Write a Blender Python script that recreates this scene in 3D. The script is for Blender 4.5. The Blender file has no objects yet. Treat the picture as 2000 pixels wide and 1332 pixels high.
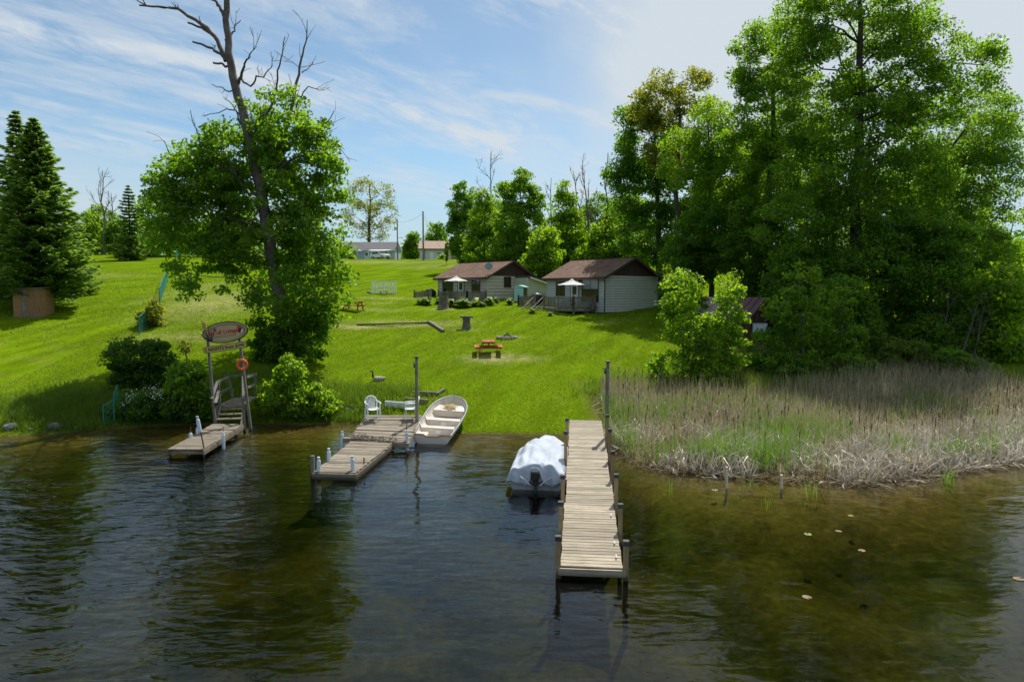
import bpy, math, random
import numpy as np
from mathutils import Vector, Matrix, Quaternion
random.seed(7)
RNG = np.random.default_rng(11)
scn = bpy.context.scene
COL = scn.collection
rad = math.radians

# ------------------------------------------------------------------ camera
CAM_H, PITCH, F, HY = 5.66, math.atan(96 / 1334), 1334.0, 570.0
cam_data = bpy.data.cameras.new('camera')
cam_data.sensor_width = 36.0
cam_data.lens = 36.0 * F / 2000.0
cam_data.clip_start, cam_data.clip_end = 0.1, 6000
cam = bpy.data.objects.new('camera', cam_data)
cam.location = (0, 0, CAM_H)
cam.rotation_euler = (math.pi / 2 - PITCH, 0, 0)
COL.objects.link(cam)
scn.camera = cam

# ------------------------------------------------------------------ sky, sun, exposure
SUN_EL, SUN_AZ = rad(57), rad(21)          # azimuth from +Y towards +X
SKY_STRENGTH, CLOUD_STRENGTH, SUN_STRENGTH, EXPOSURE = 0.135, 0.74, 4.6, 0.28
SKY_TINT = (0.72, 0.79, 0.74)
world = bpy.data.worlds.new('World'); scn.world = world; world.use_nodes = True
nt = world.node_tree; nt.nodes.clear()
def N(tree, typ, **kw):
    n = tree.nodes.new(typ)
    for k, v in kw.items():
        if k.startswith('i_'):
            n.inputs[k[2:].replace('_', ' ')].default_value = v
        else:
            setattr(n, k, v)
    return n
def L(tree, a, b): tree.links.new(a, b)
def math_node(tree, op, a, b=None, clamp=False):
    n = tree.nodes.new('ShaderNodeMath'); n.operation = op; n.use_clamp = clamp
    for i, v in enumerate((a, b)):
        if v is None: continue
        if isinstance(v, (int, float)): n.inputs[i].default_value = v
        else: tree.links.new(v, n.inputs[i])
    return n.outputs[0]
def ramp(tree, fac, stops, interp='LINEAR'):
    n = tree.nodes.new('ShaderNodeValToRGB'); n.color_ramp.interpolation = interp
    cr = n.color_ramp
    while len(cr.elements) > 1: cr.elements.remove(cr.elements[-1])
    cr.elements[0].position = stops[0][0]; c = stops[0][1]
    cr.elements[0].color = (c, c, c, 1) if isinstance(c, (int, float)) else (*c, 1)
    for p, c in stops[1:]:
        e = cr.elements.new(p); e.color = (c, c, c, 1) if isinstance(c, (int, float)) else (*c, 1)
    if fac is not None: tree.links.new(fac, n.inputs[0])
    return n.outputs[0]
def mixrgb(tree, fac, a, b, blend='MIX'):
    n = tree.nodes.new('ShaderNodeMix'); n.data_type = 'RGBA'; n.blend_type = blend; n.clamp_factor = True
    for sock, v in ((n.inputs[0], fac), (n.inputs[6], a), (n.inputs[7], b)):
        if isinstance(v, (int, float)): sock.default_value = v
        elif isinstance(v, tuple): sock.default_value = (*v, 1) if len(v) == 3 else v
        else: tree.links.new(v, sock)
    return n.outputs[2]
sky = N(nt, 'ShaderNodeTexSky', sky_type='NISHITA', sun_disc=False, sun_elevation=SUN_EL, sun_rotation=SUN_AZ,
        altitude=900, air_density=1.0, dust_density=0.35, ozone_density=1.6)
tc = N(nt, 'ShaderNodeTexCoord')
sep = N(nt, 'ShaderNodeSeparateXYZ'); L(nt, tc.outputs['Generated'], sep.inputs[0])
zz = math_node(nt, 'ADD', math_node(nt, 'MAXIMUM', sep.outputs[2], 0.0), 0.10)
px_ = math_node(nt, 'DIVIDE', sep.outputs[0], zz); py_ = math_node(nt, 'DIVIDE', sep.outputs[1], zz)
comb = N(nt, 'ShaderNodeCombineXYZ'); L(nt, px_, comb.inputs[0]); L(nt, py_, comb.inputs[1])
def cloud_noise(rot, scale, detail, rough, dist, seed, base=1.0):
    m = N(nt, 'ShaderNodeMapping', vector_type='TEXTURE'); m.inputs['Rotation'].default_value = (0, 0, rad(rot)); m.inputs['Scale'].default_value = (1 / scale[0], 1 / scale[1], 1)
    m.inputs['Location'].default_value = (seed, seed * 1.7, seed * 0.3)
    L(nt, comb.outputs[0], m.inputs[0])
    n = N(nt, 'ShaderNodeTexNoise', i_Scale=base, i_Detail=detail, i_Roughness=rough, i_Distortion=dist)
    L(nt, m.outputs[0], n.inputs['Vector'])
    return n.outputs['Fac']
wisps = cloud_noise(52, (0.8, 2.2), 10.0, 0.66, 0.45, 3.1)
cells = cloud_noise(60, (3.6, 6.5), 6.0, 0.62, 0.3, 9.4)
masses = cloud_noise(40, (0.30, 0.62), 3.0, 0.5, 0.2, 5.2)
veil = cloud_noise(80, (0.10, 0.42), 5.0, 0.52, 0.35, 1.3)
f1 = math_node(nt, 'MULTIPLY', ramp(nt, wisps, [(0.38, 0.0), (0.64, 1.0)]), ramp(nt, masses, [(0.40, 0.05), (0.56, 1.0)]))
f1 = math_node(nt, 'MULTIPLY', f1, ramp(nt, cells, [(0.36, 0.12), (0.56, 1.0)]))
f2 = math_node(nt, 'MULTIPLY', ramp(nt, veil, [(0.42, 0.0), (0.60, 0.85)]), ramp(nt, wisps, [(0.25, 0.55), (0.65, 1.0)]))
cf = math_node(nt, 'MAXIMUM', f1, f2)
# thin high cloud thickens towards the sun's side of the sky
sdot = N(nt, 'ShaderNodeVectorMath', operation='DOT_PRODUCT'); L(nt, tc.outputs['Generated'], sdot.inputs[0]); sdot.inputs[1].default_value = (math.sin(SUN_AZ) * math.cos(SUN_EL), math.cos(SUN_AZ) * math.cos(SUN_EL), math.sin(SUN_EL))
cf = math_node(nt, 'ADD', cf, math_node(nt, 'MULTIPLY', ramp(nt, sdot.outputs['Value'], [(0.58, 0.0), (0.88, 1.0)]), math_node(nt, 'MULTIPLY', ramp(nt, veil, [(0.36, 0.25), (0.60, 1.0)]), ramp(nt, wisps, [(0.30, 0.55), (0.62, 1.0)]))), clamp=True)
cf = math_node(nt, 'MULTIPLY', cf, ramp(nt, sep.outputs[2], [(0.0, 0.45), (0.05, 0.45), (0.15, 0.95), (1.0, 0.95)]), clamp=True)
blue = mixrgb(nt, 1.0, sky.outputs[0], SKY_TINT, 'MULTIPLY')
bg1 = N(nt, 'ShaderNodeBackground', i_Strength=SKY_STRENGTH); L(nt, blue, bg1.inputs[0])
bg2 = N(nt, 'ShaderNodeBackground', i_Strength=CLOUD_STRENGTH); bg2.inputs[0].default_value = (0.74, 0.81, 0.87, 1)
bg3 = N(nt, 'ShaderNodeBackground', i_Strength=1.0); bg3.inputs[0].default_value = (0.33, 0.45, 0.55, 1)   # pale air low over the horizon
mh = N(nt, 'ShaderNodeMixShader'); L(nt, ramp(nt, sep.outputs[2], [(0.0, 0.9), (0.05, 0.75), (0.20, 0.0)]), mh.inputs[0]); L(nt, bg1.outputs[0], mh.inputs[1]); L(nt, bg3.outputs[0], mh.inputs[2])
mx = N(nt, 'ShaderNodeMixShader'); L(nt, cf, mx.inputs[0]); L(nt, mh.outputs[0], mx.inputs[1]); L(nt, bg2.outputs[0], mx.inputs[2])
wo = N(nt, 'ShaderNodeOutputWorld'); L(nt, mx.outputs[0], wo.inputs[0])

sun_data = bpy.data.lights.new('sun', 'SUN'); sun_data.energy = SUN_STRENGTH; sun_data.angle = rad(0.53); sun_data.color = (1.0, 0.95, 0.87)
sun = bpy.data.objects.new('sun', sun_data); COL.objects.link(sun)
sdir = Vector((math.sin(SUN_AZ) * math.cos(SUN_EL), math.cos(SUN_AZ) * math.cos(SUN_EL), math.sin(SUN_EL)))
sun.rotation_euler = (-sdir).to_track_quat('-Z', 'Y').to_euler(); sun.location = sdir * 80
scn.view_settings.view_transform = 'Standard'; scn.view_settings.look = 'None'
scn.view_settings.exposure = EXPOSURE; scn.view_settings.gamma = 1.0; scn.view_settings.use_curve_mapping = False
scn.render.engine = 'CYCLES'
scn.cycles.max_bounces = 10; scn.cycles.transparent_max_bounces = 16; scn.cycles.transmission_bounces = 6; scn.cycles.diffuse_bounces = 5
scn.cycles.caustics_reflective = False; scn.cycles.caustics_refractive = False

# ------------------------------------------------------------------ placing helpers
def ray(px, py):
    u, v = (px - 1000) / F, (666 - py) / F
    c, s = math.cos(PITCH), math.sin(PITCH)
    return Vector((u, c + v * s, -s + v * c))
def at(px, py, d):
    r = ray(px, py); t = d / r.y
    return Vector((r.x * t, d, CAM_H + r.z * t))
def on_z(px, py, z):
    r = ray(px, py); t = (z - CAM_H) / r.z
    return Vector((r.x * t, r.y * t, z))

# ------------------------------------------------------------------ terrain
SHORE = sorted([(on_z(a, b, 0).x, on_z(a, b, 0).y) for a, b in
    ((0, 853), (100, 847), (210, 838), (320, 831), (500, 828), (600, 829), (690, 826), (800, 838), (900, 846), (1000, 847), (1090, 848))] +
    [(2.75, 26.9), (3.5, 24.2), (4.3, 21.9), (6.3, 21.0), (9.0, 20.2), (10.8, 20.1), (13.5, 21.2), (16.9, 22.6), (24, 25), (60, 27), (400, 30), (-26, 26.5), (-60, 25), (-400, 24)])
SX = np.array([p[0] for p in SHORE]); SY = np.array([p[1] for p in SHORE])
def ctl(px, py, d): p = at(px, py, d); return (p.x, p.y, p.z)
CTL = []
for px in (680, 950, 1240):
    for d, z in ((33, 1.0), (39, 1.85), (47, 2.85), (55, 3.9), (70, 5.6), (100, 8.7), (130, 11.7), (150, 12.6)):
        CTL.append(((px - 1000) / F * d, d, z))
for x in (-5, -2, 0, 2):
    CTL.append((x, 27.2, 0.02)); CTL.append((x, 29.8, 0.45))
for px, py, d in ((100, 790, 29.5), (100, 740, 33), (100, 700, 36.5), (100, 650, 41), (95, 612, 46), (150, 560, 60), (190, 520, 90), (200, 497, 118),
                  (20, 505, 112), (400, 600, 50), (420, 650, 42), (350, 700, 36.5), (400, 740, 33.5), (545, 700, 36.5), (600, 760, 32), (550, 560, 66),
                  (550, 512, 120), (330, 520, 92), (-150, 612, 46), (-150, 500, 112), (480, 800, 30.2), (640, 790, 30.2), (330, 790, 30.2)):
    CTL.append(ctl(px, py, d))
for x in (-16, -12, -8): CTL.append((x, 28.9, 0.05))
for x, y, z in ((5, 22.5, .03), (10, 21.5, .03), (16, 24, .03), (5, 26, .12), (10, 26, .14), (16, 28, .14), (6, 30, .5), (12, 30, .4), (20, 30, .4), (8, 35, 1.35), (16, 35, 1.3),
                (24, 35, 1.4), (12, 42, 2.4), (20, 45, 2.5), (30, 45, 2.5), (20, 60, 4.2), (40, 60, 4), (40, 100, 8), (60, 150, 12.3), (90, 200, 13),
                (-60, 150, 12.9), (-90, 200, 13), (0, 200, 13), (0, 400, 14), (-200, 400, 14), (200, 400, 14), (200, 150, 12), (-200, 150, 13), (-200, 40, 3),
                (200, 40, 2), (0, 900, 15), (-60, 40, 3.0), (60, 40, 2.0), (100, 28, .2), (-100, 27, .3)):
    CTL.append((x, y, z))
CP = np.array(CTL, float)
def _U(r2): return np.where(r2 > 1e-9, r2 * np.log(np.maximum(r2, 1e-9)) * 0.5, 0)
_d2 = ((CP[:, None, :2] - CP[None, :, :2]) ** 2).sum(2)
_n = len(CP); _A = np.zeros((_n + 3, _n + 3)); _A[:_n, :_n] = _U(_d2) + np.eye(_n) * 6.0
_P = np.c_[np.ones(_n), CP[:, :2]]; _A[:_n, _n:] = _P; _A[_n:, :_n] = _P.T
_W = np.linalg.solve(_A, np.r_[CP[:, 2], 0, 0, 0])
def vnoise(x, y, s, seed=0.0):
    return (np.sin(x * s + 1.3 * np.sin(y * s * .7 + seed)) + np.sin(y * s * 1.13 + 1.7 * np.sin(x * s * .8 + seed * 2))) * .5
def heights(X, Y):
    X = np.asarray(X, float); Y = np.asarray(Y, float); shp = X.shape
    x = X.ravel(); y = Y.ravel(); z = np.zeros_like(x)
    for i in range(0, len(x), 20000):
        xs, ys = x[i:i + 20000], y[i:i + 20000]
        z[i:i + 20000] = _U((xs[:, None] - CP[None, :, 0]) ** 2 + (ys[:, None] - CP[None, :, 1]) ** 2) @ _W[:_n] + _W[_n] + _W[_n + 1] * xs + _W[_n + 2] * ys
    s = y - np.interp(x, SX, SY)
    bump = 0.03 * vnoise(x, y, 1.1) + 0.05 * vnoise(x, y, .45, 2.) + 0.012 * vnoise(x, y, 3.1, 4.)
    land = np.maximum(z, 0.02 + 0.012 * s) + bump * np.clip(s / 6, 0, 1)
    k = np.clip(s / 1.6, 0, 1); k = k * k * (3 - 2 * k)
    land = land * k + (0.10 * s) * (1 - k)
    bed = np.maximum(0.14 * s, -1.05 + 0.018 * s) - 0.0
    bed = np.maximum(bed, -2.0) + (0.10 * vnoise(x, y, .9, 1.) + 0.08 * vnoise(x, y, 2.3, 3.)) * np.clip(-s / 4, 0, 1)
    return np.where(s > 0, land, bed).reshape(shp)
def gz(x, y): return float(heights(np.array([x]), np.array([y]))[0])
def on_ground(px, py, d0=24, d1=170):
    ds = np.linspace(d0, d1, 900); r = ray(px, py)
    xs, zs = r.x / r.y * ds, CAM_H + r.z / r.y * ds
    h = heights(xs, ds); i = int(np.argmax(h >= zs)) if (h >= zs).any() else len(ds) - 1
    return Vector((xs[i], ds[i], h[i]))
def ground_at(px, d):
    x = (px - 1000) / F * d
    return Vector((x, d, gz(x, d)))

# ------------------------------------------------------------------ scene bookkeeping
def props(o, label=None, cat=None, group=None, kind=None):
    if label: o['label'] = label
    if cat: o['category'] = cat
    if group: o['group'] = group
    if kind: o['kind'] = kind
    return o
def thing(name, label, cat, loc=(0, 0, 0), rz=0.0, group=None):
    o = bpy.data.objects.new(name, None); o.empty_display_size = 0.3
    o.location = loc; o.rotation_euler = (0, 0, rz); COL.objects.link(o)
    return props(o, label, cat, group)
def mesh_object(name, mesh, mat=None, parent=None, loc=(0, 0, 0), rot=(0, 0, 0)):
    if mat is not None and not mesh.materials: mesh.materials.append(mat)
    o = bpy.data.objects.new(name, mesh); o.location = loc; o.rotation_euler = rot
    COL.objects.link(o)
    if parent is not None: o.parent = parent
    return o
def fast_mesh(name, verts, quads=None, tris=None, smooth=False):
    me = bpy.data.meshes.new(name)
    verts = np.ascontiguousarray(verts, dtype=np.float32).reshape(-1, 3)
    me.vertices.add(len(verts)); me.vertices.foreach_set('co', verts.ravel())
    li, ls = [], []; off = 0
    for f, k in ((quads, 4), (tris, 3)):
        if f is None or len(f) == 0: continue
        f = np.ascontiguousarray(f, dtype=np.int32).reshape(-1, k)
        li.append(f.ravel()); ls.append(off + np.arange(len(f), dtype=np.int32) * k); off += f.size
    li = np.concatenate(li); ls = np.concatenate(ls)
    me.loops.add(len(li)); me.loops.foreach_set('vertex_index', li)
    me.polygons.add(len(ls)); me.polygons.foreach_set('loop_start', ls)
    if smooth: me.polygons.foreach_set('use_smooth', np.ones(len(ls), dtype=bool))
    me.update(calc_edges=True)
    return me
def copy_tree(o, parent=None):
    c = o.copy(); COL.objects.link(c)
    if parent is not None: c.parent = parent
    for ch in list(o.children): copy_tree(ch, c)
    return c

class MB:
    """collects boxes, beams, tubes and faces for ONE mesh object"""
    def __init__(s): s.v = []; s.f = []
    def add(s, vs, fs):
        b = len(s.v); s.v += [tuple(v) for v in vs]; s.f += [tuple(i + b for i in f) for f in fs]; return s
    def box(s, c, size, rot=None):
        hx, hy, hz = size[0] / 2, size[1] / 2, size[2] / 2
        vs = [Vector((x, y, z)) for z in (-hz, hz) for y in (-hy, hy) for x in (-hx, hx)]
        if rot is not None:
            m = rot if isinstance(rot, Matrix) else Matrix.Rotation(rot, 3, 'Z')
            vs = [m @ v for v in vs]
        c = Vector(c)
        return s.add([v + c for v in vs], [(0, 2, 3, 1), (4, 5, 7, 6), (0, 1, 5, 4), (2, 6, 7, 3), (0, 4, 6, 2), (1, 3, 7, 5)])
    def beam(s, p, q, w, h, up=(0, 0, 1)):
        p, q = Vector(p), Vector(q); y = (q - p); ln = y.length; y.normalize()
        u = Vector(up)
        if abs(u.dot(y)) > .99: u = Vector((1, 0, 0))
        x = y.cross(u).normalized(); z = x.cross(y)
        m = Matrix((x, y, z)).transposed()
        return s.box((p + q) / 2, (w, ln, h), m)
    def tube(s, pts, r, n=8, cap=True):
        pts = [Vector(p) for p in pts]
        rs = r if isinstance(r, (list, tuple)) else [r] * len(pts)
        rings = []; prev = None
        for i, p in enumerate(pts):
            t = (pts[min(i + 1, len(pts) - 1)] - pts[max(i - 1, 0)]).normalized()
            if prev is None: a = t.orthogonal().normalized()
            else:
                a = prev - t * prev.dot(t); a = a.normalized() if a.length > 1e-6 else t.orthogonal().normalized()
            prev = a; b = t.cross(a)
            rings.append([p + (a * math.cos(2 * math.pi * k / n) + b * math.sin(2 * math.pi * k / n)) * rs[i] for k in range(n)])
        vs = [v for rg in rings for v in rg]; fs = []
        for i in range(len(rings) - 1):
            for k in range(n): fs.append((i * n + k, i * n + (k + 1) % n, (i + 1) * n + (k + 1) % n, (i + 1) * n + k))
        if cap: fs.append(tuple(range(n - 1, -1, -1))); fs.append(tuple((len(rings) - 1) * n + k for k in range(n)))
        return s.add(vs, fs)
    def lathe(s, prof, n=16, c=(0, 0, 0)):
        vs, fs = [], []
        for r, z in prof:
            for k in range(n):
                a = 2 * math.pi * k / n; vs.append((c[0] + r * math.cos(a), c[1] + r * math.sin(a), c[2] + z))
        for i in range(len(prof) - 1):
            for k in range(n): fs.append((i * n + k, i * n + (k + 1) % n, (i + 1) * n + (k + 1) % n, (i + 1) * n + k))
        fs.append(tuple(range(n - 1, -1, -1))); fs.append(tuple((len(prof) - 1) * n + k for k in range(n)))
        return s.add(vs, fs)
    def prism(s, poly, vec):
        """planar polygon (3-D points) extruded along vec"""
        vec = Vector(vec); n = len(poly); a = [Vector(p) for p in poly]; b = [p + vec for p in a]
        fs = [tuple(range(n - 1, -1, -1)), tuple(range(n, 2 * n))] + [(i, (i + 1) % n, n + (i + 1) % n, n + i) for i in range(n)]
        return s.add(a + b, fs)
    def mesh(s, name='m', smooth=False, bevel=0):
        me = bpy.data.meshes.new(name); me.from_pydata(s.v, [], s.f)
        import bmesh
        bm = bmesh.new(); bm.from_mesh(me)
        bmesh.ops.recalc_face_normals(bm, faces=bm.faces)
        if bevel: bmesh.ops.bevel(bm, geom=bm.edges[:], offset=bevel, segments=1, affect='EDGES')
        bm.to_mesh(me); bm.free()
        if smooth: me.polygons.foreach_set('use_smooth', np.ones(len(me.polygons), dtype=bool))
        me.update(); return me
    def build(s, name, mat, parent=None, loc=(0, 0, 0), rot=(0, 0, 0), smooth=False, bevel=0):
        return mesh_object(name, s.mesh(name, smooth, bevel), mat, parent, loc, rot)

# ------------------------------------------------------------------ materials
def base_mat(name):
    m = bpy.data.materials.new(name); m.use_nodes = True; t = m.node_tree
    return m, t, t.nodes['Principled BSDF'], t.nodes['Material Output']
def coords(t, scale=(1, 1, 1), per_object=True):
    tc = N(t, 'ShaderNodeTexCoord'); m = N(t, 'ShaderNodeMapping'); m.inputs['Scale'].default_value = scale
    L(t, tc.outputs['Object'], m.inputs[0])
    if per_object:
        oi = N(t, 'ShaderNodeObjectInfo')
        v = N(t, 'ShaderNodeVectorMath', operation='SCALE'); v.inputs[0].default_value = (37, 19, 53); L(t, oi.outputs['Random'], v.inputs['Scale'])
        L(t, v.outputs[0], m.inputs['Location'])
    return m.outputs[0]
def noise(t, vec, scale, detail=4, rough=.55, dist=0):
    n = N(t, 'ShaderNodeTexNoise', i_Scale=scale, i_Detail=detail, i_Roughness=rough, i_Distortion=dist); L(t, vec, n.inputs['Vector'])
    return n.outputs['Fac']
def solid(name, col, rough=.6, var=.12, scale=4, metal=0, bump=.0, dirt=None, dirt_amt=.4, spec=.4):
    m, t, b, o = base_mat(name)
    v = coords(t); n = noise(t, v, scale, 5)
    lo = tuple(c * (1 - var) for c in col); hi = tuple(min(1, c * (1 + var)) for c in col)
    c = ramp(t, n, [(.3, lo), (.7, hi)])
    if dirt:
        n2 = noise(t, v, scale * .35, 6, .65); c = mixrgb(t, math_node(t, 'MULTIPLY', ramp(t, n2, [(.45, 0), (.7, 1)]), dirt_amt), c, dirt)
    L(t, c, b.inputs['Base Color'])
    b.inputs['Roughness'].default_value = rough; b.inputs['Metallic'].default_value = metal; b.inputs['Specular IOR Level'].default_value = spec
    if bump:
        bp = N(t, 'ShaderNodeBump', i_Strength=bump, i_Distance=.02); L(t, noise(t, v, scale * 4, 4), bp.inputs['Height']); L(t, bp.outputs[0], b.inputs['Normal'])
    return m
def wood(name, col, dark, axis=0, var=.28, rough=.8, stain=None):
    """weathered board: grain along one local axis, tone different for every board"""
    m, t, b, o = base_mat(name)
    sc = [14, 14, 14]; sc[axis] = .9
    v = coords(t, tuple(sc)); g = noise(t, v, 2.0, 6, .65, .6)
    c = ramp(t, g, [(.28, dark), (.5, col), (.75, tuple(min(1, x * 1.25) for x in col))])
    oi = N(t, 'ShaderNodeObjectInfo')
    c = mixrgb(t, 1.0, c, ramp(t, oi.outputs['Random'], [(0, 1 - var), (1, 1 + var * .6)]), 'MULTIPLY')
    v2 = coords(t, (1, 1, 1)); n2 = noise(t, v2, 2.6, 5, .6)
    c = mixrgb(t, math_node(t, 'MULTIPLY', ramp(t, n2, [(.46, 0), (.66, 1)]), .62), c, stain or dark)
    gp_ = N(t, 'ShaderNodeNewGeometry'); sz = N(t, 'ShaderNodeSeparateXYZ'); L(t, gp_.outputs['Position'], sz.inputs[0])     # wet algae stain on whatever stands in the lake
    c = mixrgb(t, ramp(t, math_node(t, 'ADD', sz.outputs[2], math_node(t, 'MULTIPLY', n2, .10)), [(.10, .85), (.20, 0)]), c, (.030, .032, .014))
    L(t, c, b.inputs['Base Color']); b.inputs['Roughness'].default_value = rough; b.inputs['Specular IOR Level'].default_value = .25
    bp = N(t, 'ShaderNodeBump', i_Strength=.5, i_Distance=.01); L(t, g, bp.inputs['Height']); L(t, bp.outputs[0], b.inputs['Normal'])
    return m
def leaf_mat(name, c_lo, c_hi, t_lo, t_hi, trans=.45, clump=.5, rough=.45):
    m, t, b, o = base_mat(name)
    geo = N(t, 'ShaderNodeNewGeometry'); v = coords(t)
    n = noise(t, v, clump, 3)
    k = math_node(t, 'ADD', math_node(t, 'MULTIPLY', geo.outputs['Random Per Island'], .55), math_node(t, 'MULTIPLY', ramp(t, n, [(.32, 0), (.68, 1)]), .45), clamp=True)
    L(t, mixrgb(t, k, c_lo, c_hi), b.inputs['Base Color']); b.inputs['Roughness'].default_value = rough; b.inputs['Specular IOR Level'].default_value = .3
    tr = N(t, 'ShaderNodeBsdfTranslucent'); L(t, mixrgb(t, k, t_lo, t_hi), tr.inputs[0])
    mx = N(t, 'ShaderNodeMixShader', i_Fac=trans); L(t, b.outputs[0], mx.inputs[1]); L(t, tr.outputs[0], mx.inputs[2]); L(t, mx.outputs[0], o.inputs[0])
    return m
M = {}
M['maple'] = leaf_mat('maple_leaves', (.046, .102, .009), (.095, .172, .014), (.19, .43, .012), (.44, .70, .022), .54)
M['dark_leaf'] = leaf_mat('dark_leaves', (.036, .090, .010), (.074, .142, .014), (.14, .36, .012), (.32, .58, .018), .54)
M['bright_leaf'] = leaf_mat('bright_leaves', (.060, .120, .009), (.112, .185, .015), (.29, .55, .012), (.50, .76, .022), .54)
M['olive_leaf'] = leaf_mat('olive_leaves', (.075, .100, .014), (.12, .14, .018), (.32, .38, .015), (.52, .54, .025), .54)
M['needle'] = leaf_mat('spruce_needles', (.070, .135, .034), (.13, .20, .050), (.22, .42, .04), (.44, .64, .07), .54)
M['shrub_dark'] = leaf_mat('shrub_leaves', (.028, .075, .010), (.062, .12, .014), (.09, .26, .010), (.20, .42, .014), .5)
M['hosta'] = leaf_mat('hosta_leaves', (.10, .17, .02), (.18, .25, .03), (.2, .36, .02), (.36, .5, .03), .4)
M['grass_blade'] = leaf_mat('grass_blades', (.075, .145, .008), (.13, .20, .014), (.20, .34, .006), (.36, .46, .014), .55, .4)
M['tall_grass'] = leaf_mat('tall_grass', (.05, .11, .012), (.10, .16, .02), (.14, .27, .012), (.26, .38, .02), .5, .6)
M['reed_dry'] = leaf_mat('dry_reeds', (.14, .115, .055), (.50, .44, .28), (.20, .165, .075), (.52, .46, .26), .4, .35, .7)
M['reed_white'] = leaf_mat('bleached_reeds', (.34, .29, .22), (.85, .80, .70), (.30, .26, .18), (.60, .54, .42), .22, .6, .7)
M['reed_green'] = leaf_mat('green_reeds', (.055, .13, .018), (.12, .20, .035), (.15, .33, .02), (.30, .50, .04), .45, .5)
M['bark'] = solid('bark', (.085, .070, .055), .9, .45, 3, bump=.8)
M['bark_pale'] = solid('pale_bark', (.17, .155, .135), .9, .4, 3, bump=.8, dirt=(.07, .06, .05))
M['bark_dead'] = solid('dead_bark', (.125, .105, .085), .9, .35, 5, bump=.6, dirt=(.26, .23, .19), dirt_amt=.6)
M['wood_new'] = wood('pale_deck_wood', (.375, .325, .245), (.20, .16, .11), var=.3, stain=(.24, .20, .14))
M['wood_new_post'] = wood('post_wood', (.36, .26, .14), (.22, .15, .075), axis=2)
M['wood_grey'] = wood('grey_deck_wood', (.235, .20, .155), (.12, .098, .07), stain=(.10, .075, .045))
M['wood_grey_post'] = wood('grey_post_wood', (.22, .205, .18), (.11, .10, .085), axis=2)
M['wood_dock'] = wood('silvered_deck_wood', (.285, .245, .19), (.16, .13, .095), stain=(.12, .09, .055))
M['rail'] = wood('deck_rail_wood', (.25, .22, .17), (.13, .11, .08), axis=2)
M['rail_y'] = wood('deck_beam_wood', (.26, .225, .175), (.14, .115, .085), axis=1)
M['red_wood'] = wood('red_stained_wood', (.42, .11, .05), (.26, .06, .03), axis=1, stain=(.2, .06, .03))
M['timber'] = wood('old_timber', (.20, .17, .13), (.09, .07, .05), axis=1)
M['ply'] = wood('plywood', (.30, .165, .075), (.19, .09, .04), axis=2, stain=(.26, .17, .10))
M['white_plastic'] = solid('white_plastic', (.78, .79, .80), .4, .05)
M['pvc'] = solid('pvc_sleeve', (.62, .70, .80), .4, .08, dirt=(.4, .42, .42))
M['black'] = solid('black_plastic', (.02, .02, .023), .4, .2)
M['dark_metal'] = solid('dark_metal', (.06, .06, .065), .5, .2, metal=.4)
M['steel'] = solid('galvanised_steel', (.45, .47, .48), .45, .15, metal=.5)
M['rust'] = solid('rusty_steel', (.19, .10, .055), .9, .4, 9)
M['boat_white'] = solid('boat_white_paint', (.74, .70, .65), .35, .06, 3, dirt=(.42, .34, .26), dirt_amt=.35)
M['boat_in'] = solid('boat_cream', (.68, .62, .545), .5, .08, 3, dirt=(.36, .28, .20), dirt_amt=.45)
M['boat_trim'] = solid('boat_wood_trim', (.36, .17, .07), .5, .25, 6)
M['boat_grey'] = solid('boat_grey', (.35, .37, .40), .4, .1)
M['tarp'] = solid('boat_cover_cloth', (.44, .485, .55), .8, .07, 2.0, dirt=(.33, .36, .40), dirt_amt=.4, spec=.2)
t_ = M['tarp'].node_tree; b_ = t_.nodes['Principled BSDF']; v_ = coords(t_, (1, .6, 1)); bp_ = N(t_, 'ShaderNodeBump', i_Strength=.55, i_Distance=.05); L(t_, noise(t_, v_, 3.2, 4, .5, 1.6), bp_.inputs['Height']); L(t_, bp_.outputs[0], b_.inputs['Normal'])   # creased cloth
M['orange'] = solid('orange_plastic', (.72, .12, .04), .5, .12, 6)
M['wall_backing'] = solid('lap_shade_backing', (.16, .15, .13), .9, .1)  # dark core seen through the siding gaps, paints in the shadow line under each lap
M['white_wall'] = solid('cream_siding', (.56, .52, .43), .6, .06, 2, dirt=(.40, .38, .32), dirt_amt=.25)
M['white_wall2'] = solid('white_siding', (.54, .56, .52), .6, .05, 2, dirt=(.42, .43, .38), dirt_amt=.25)
M['yellow_wall'] = solid('pale_yellow_siding', (.60, .60, .42), .6, .06, 2)
M['brown'] = solid('brown_paint', (.060, .030, .022), .7, .25, 3)
M['trim_brown'] = solid('brown_trim', (.055, .035, .028), .5, .2)
M['white_paint'] = solid('white_paint', (.78, .79, .80), .5, .04)
M['blue_paint'] = solid('slate_blue_paint', (.07, .11, .17), .5, .1)
M['teal'] = solid('pale_teal_metal', (.36, .62, .60), .5, .06, dirt=(.3, .45, .42))
M['dish'] = solid('satellite_dish_metal', (.22, .30, .30), .5, .1)
M['canvas'] = solid('umbrella_canvas', (.62, .60, .56), .8, .04, spec=.1)
M['stone'] = solid('field_stone', (.30, .28, .25), .85, .35, 5, bump=.6, dirt=(.12, .11, .10))
M['stone_dark'] = solid('wet_stone', (.11, .11, .115), .7, .4, 5, bump=.6, dirt=(.33, .33, .34))
M['dirt'] = solid('bare_dirt', (.36, .25, .15), .95, .25, 5, bump=.4)
M['mesh_green'] = solid('green_fence_mesh', (.02, .20, .15), .7, .2)
M['tin'] = solid('tin_roof', (.40, .36, .34), .5, .25, 2.5, metal=.3, dirt=(.25, .10, .07), dirt_amt=.7)
M['tin_red'] = solid('red_tin_roof', (.12, .065, .075), .5, .3, 2.5, metal=.2, dirt=(.10, .05, .05))
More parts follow.
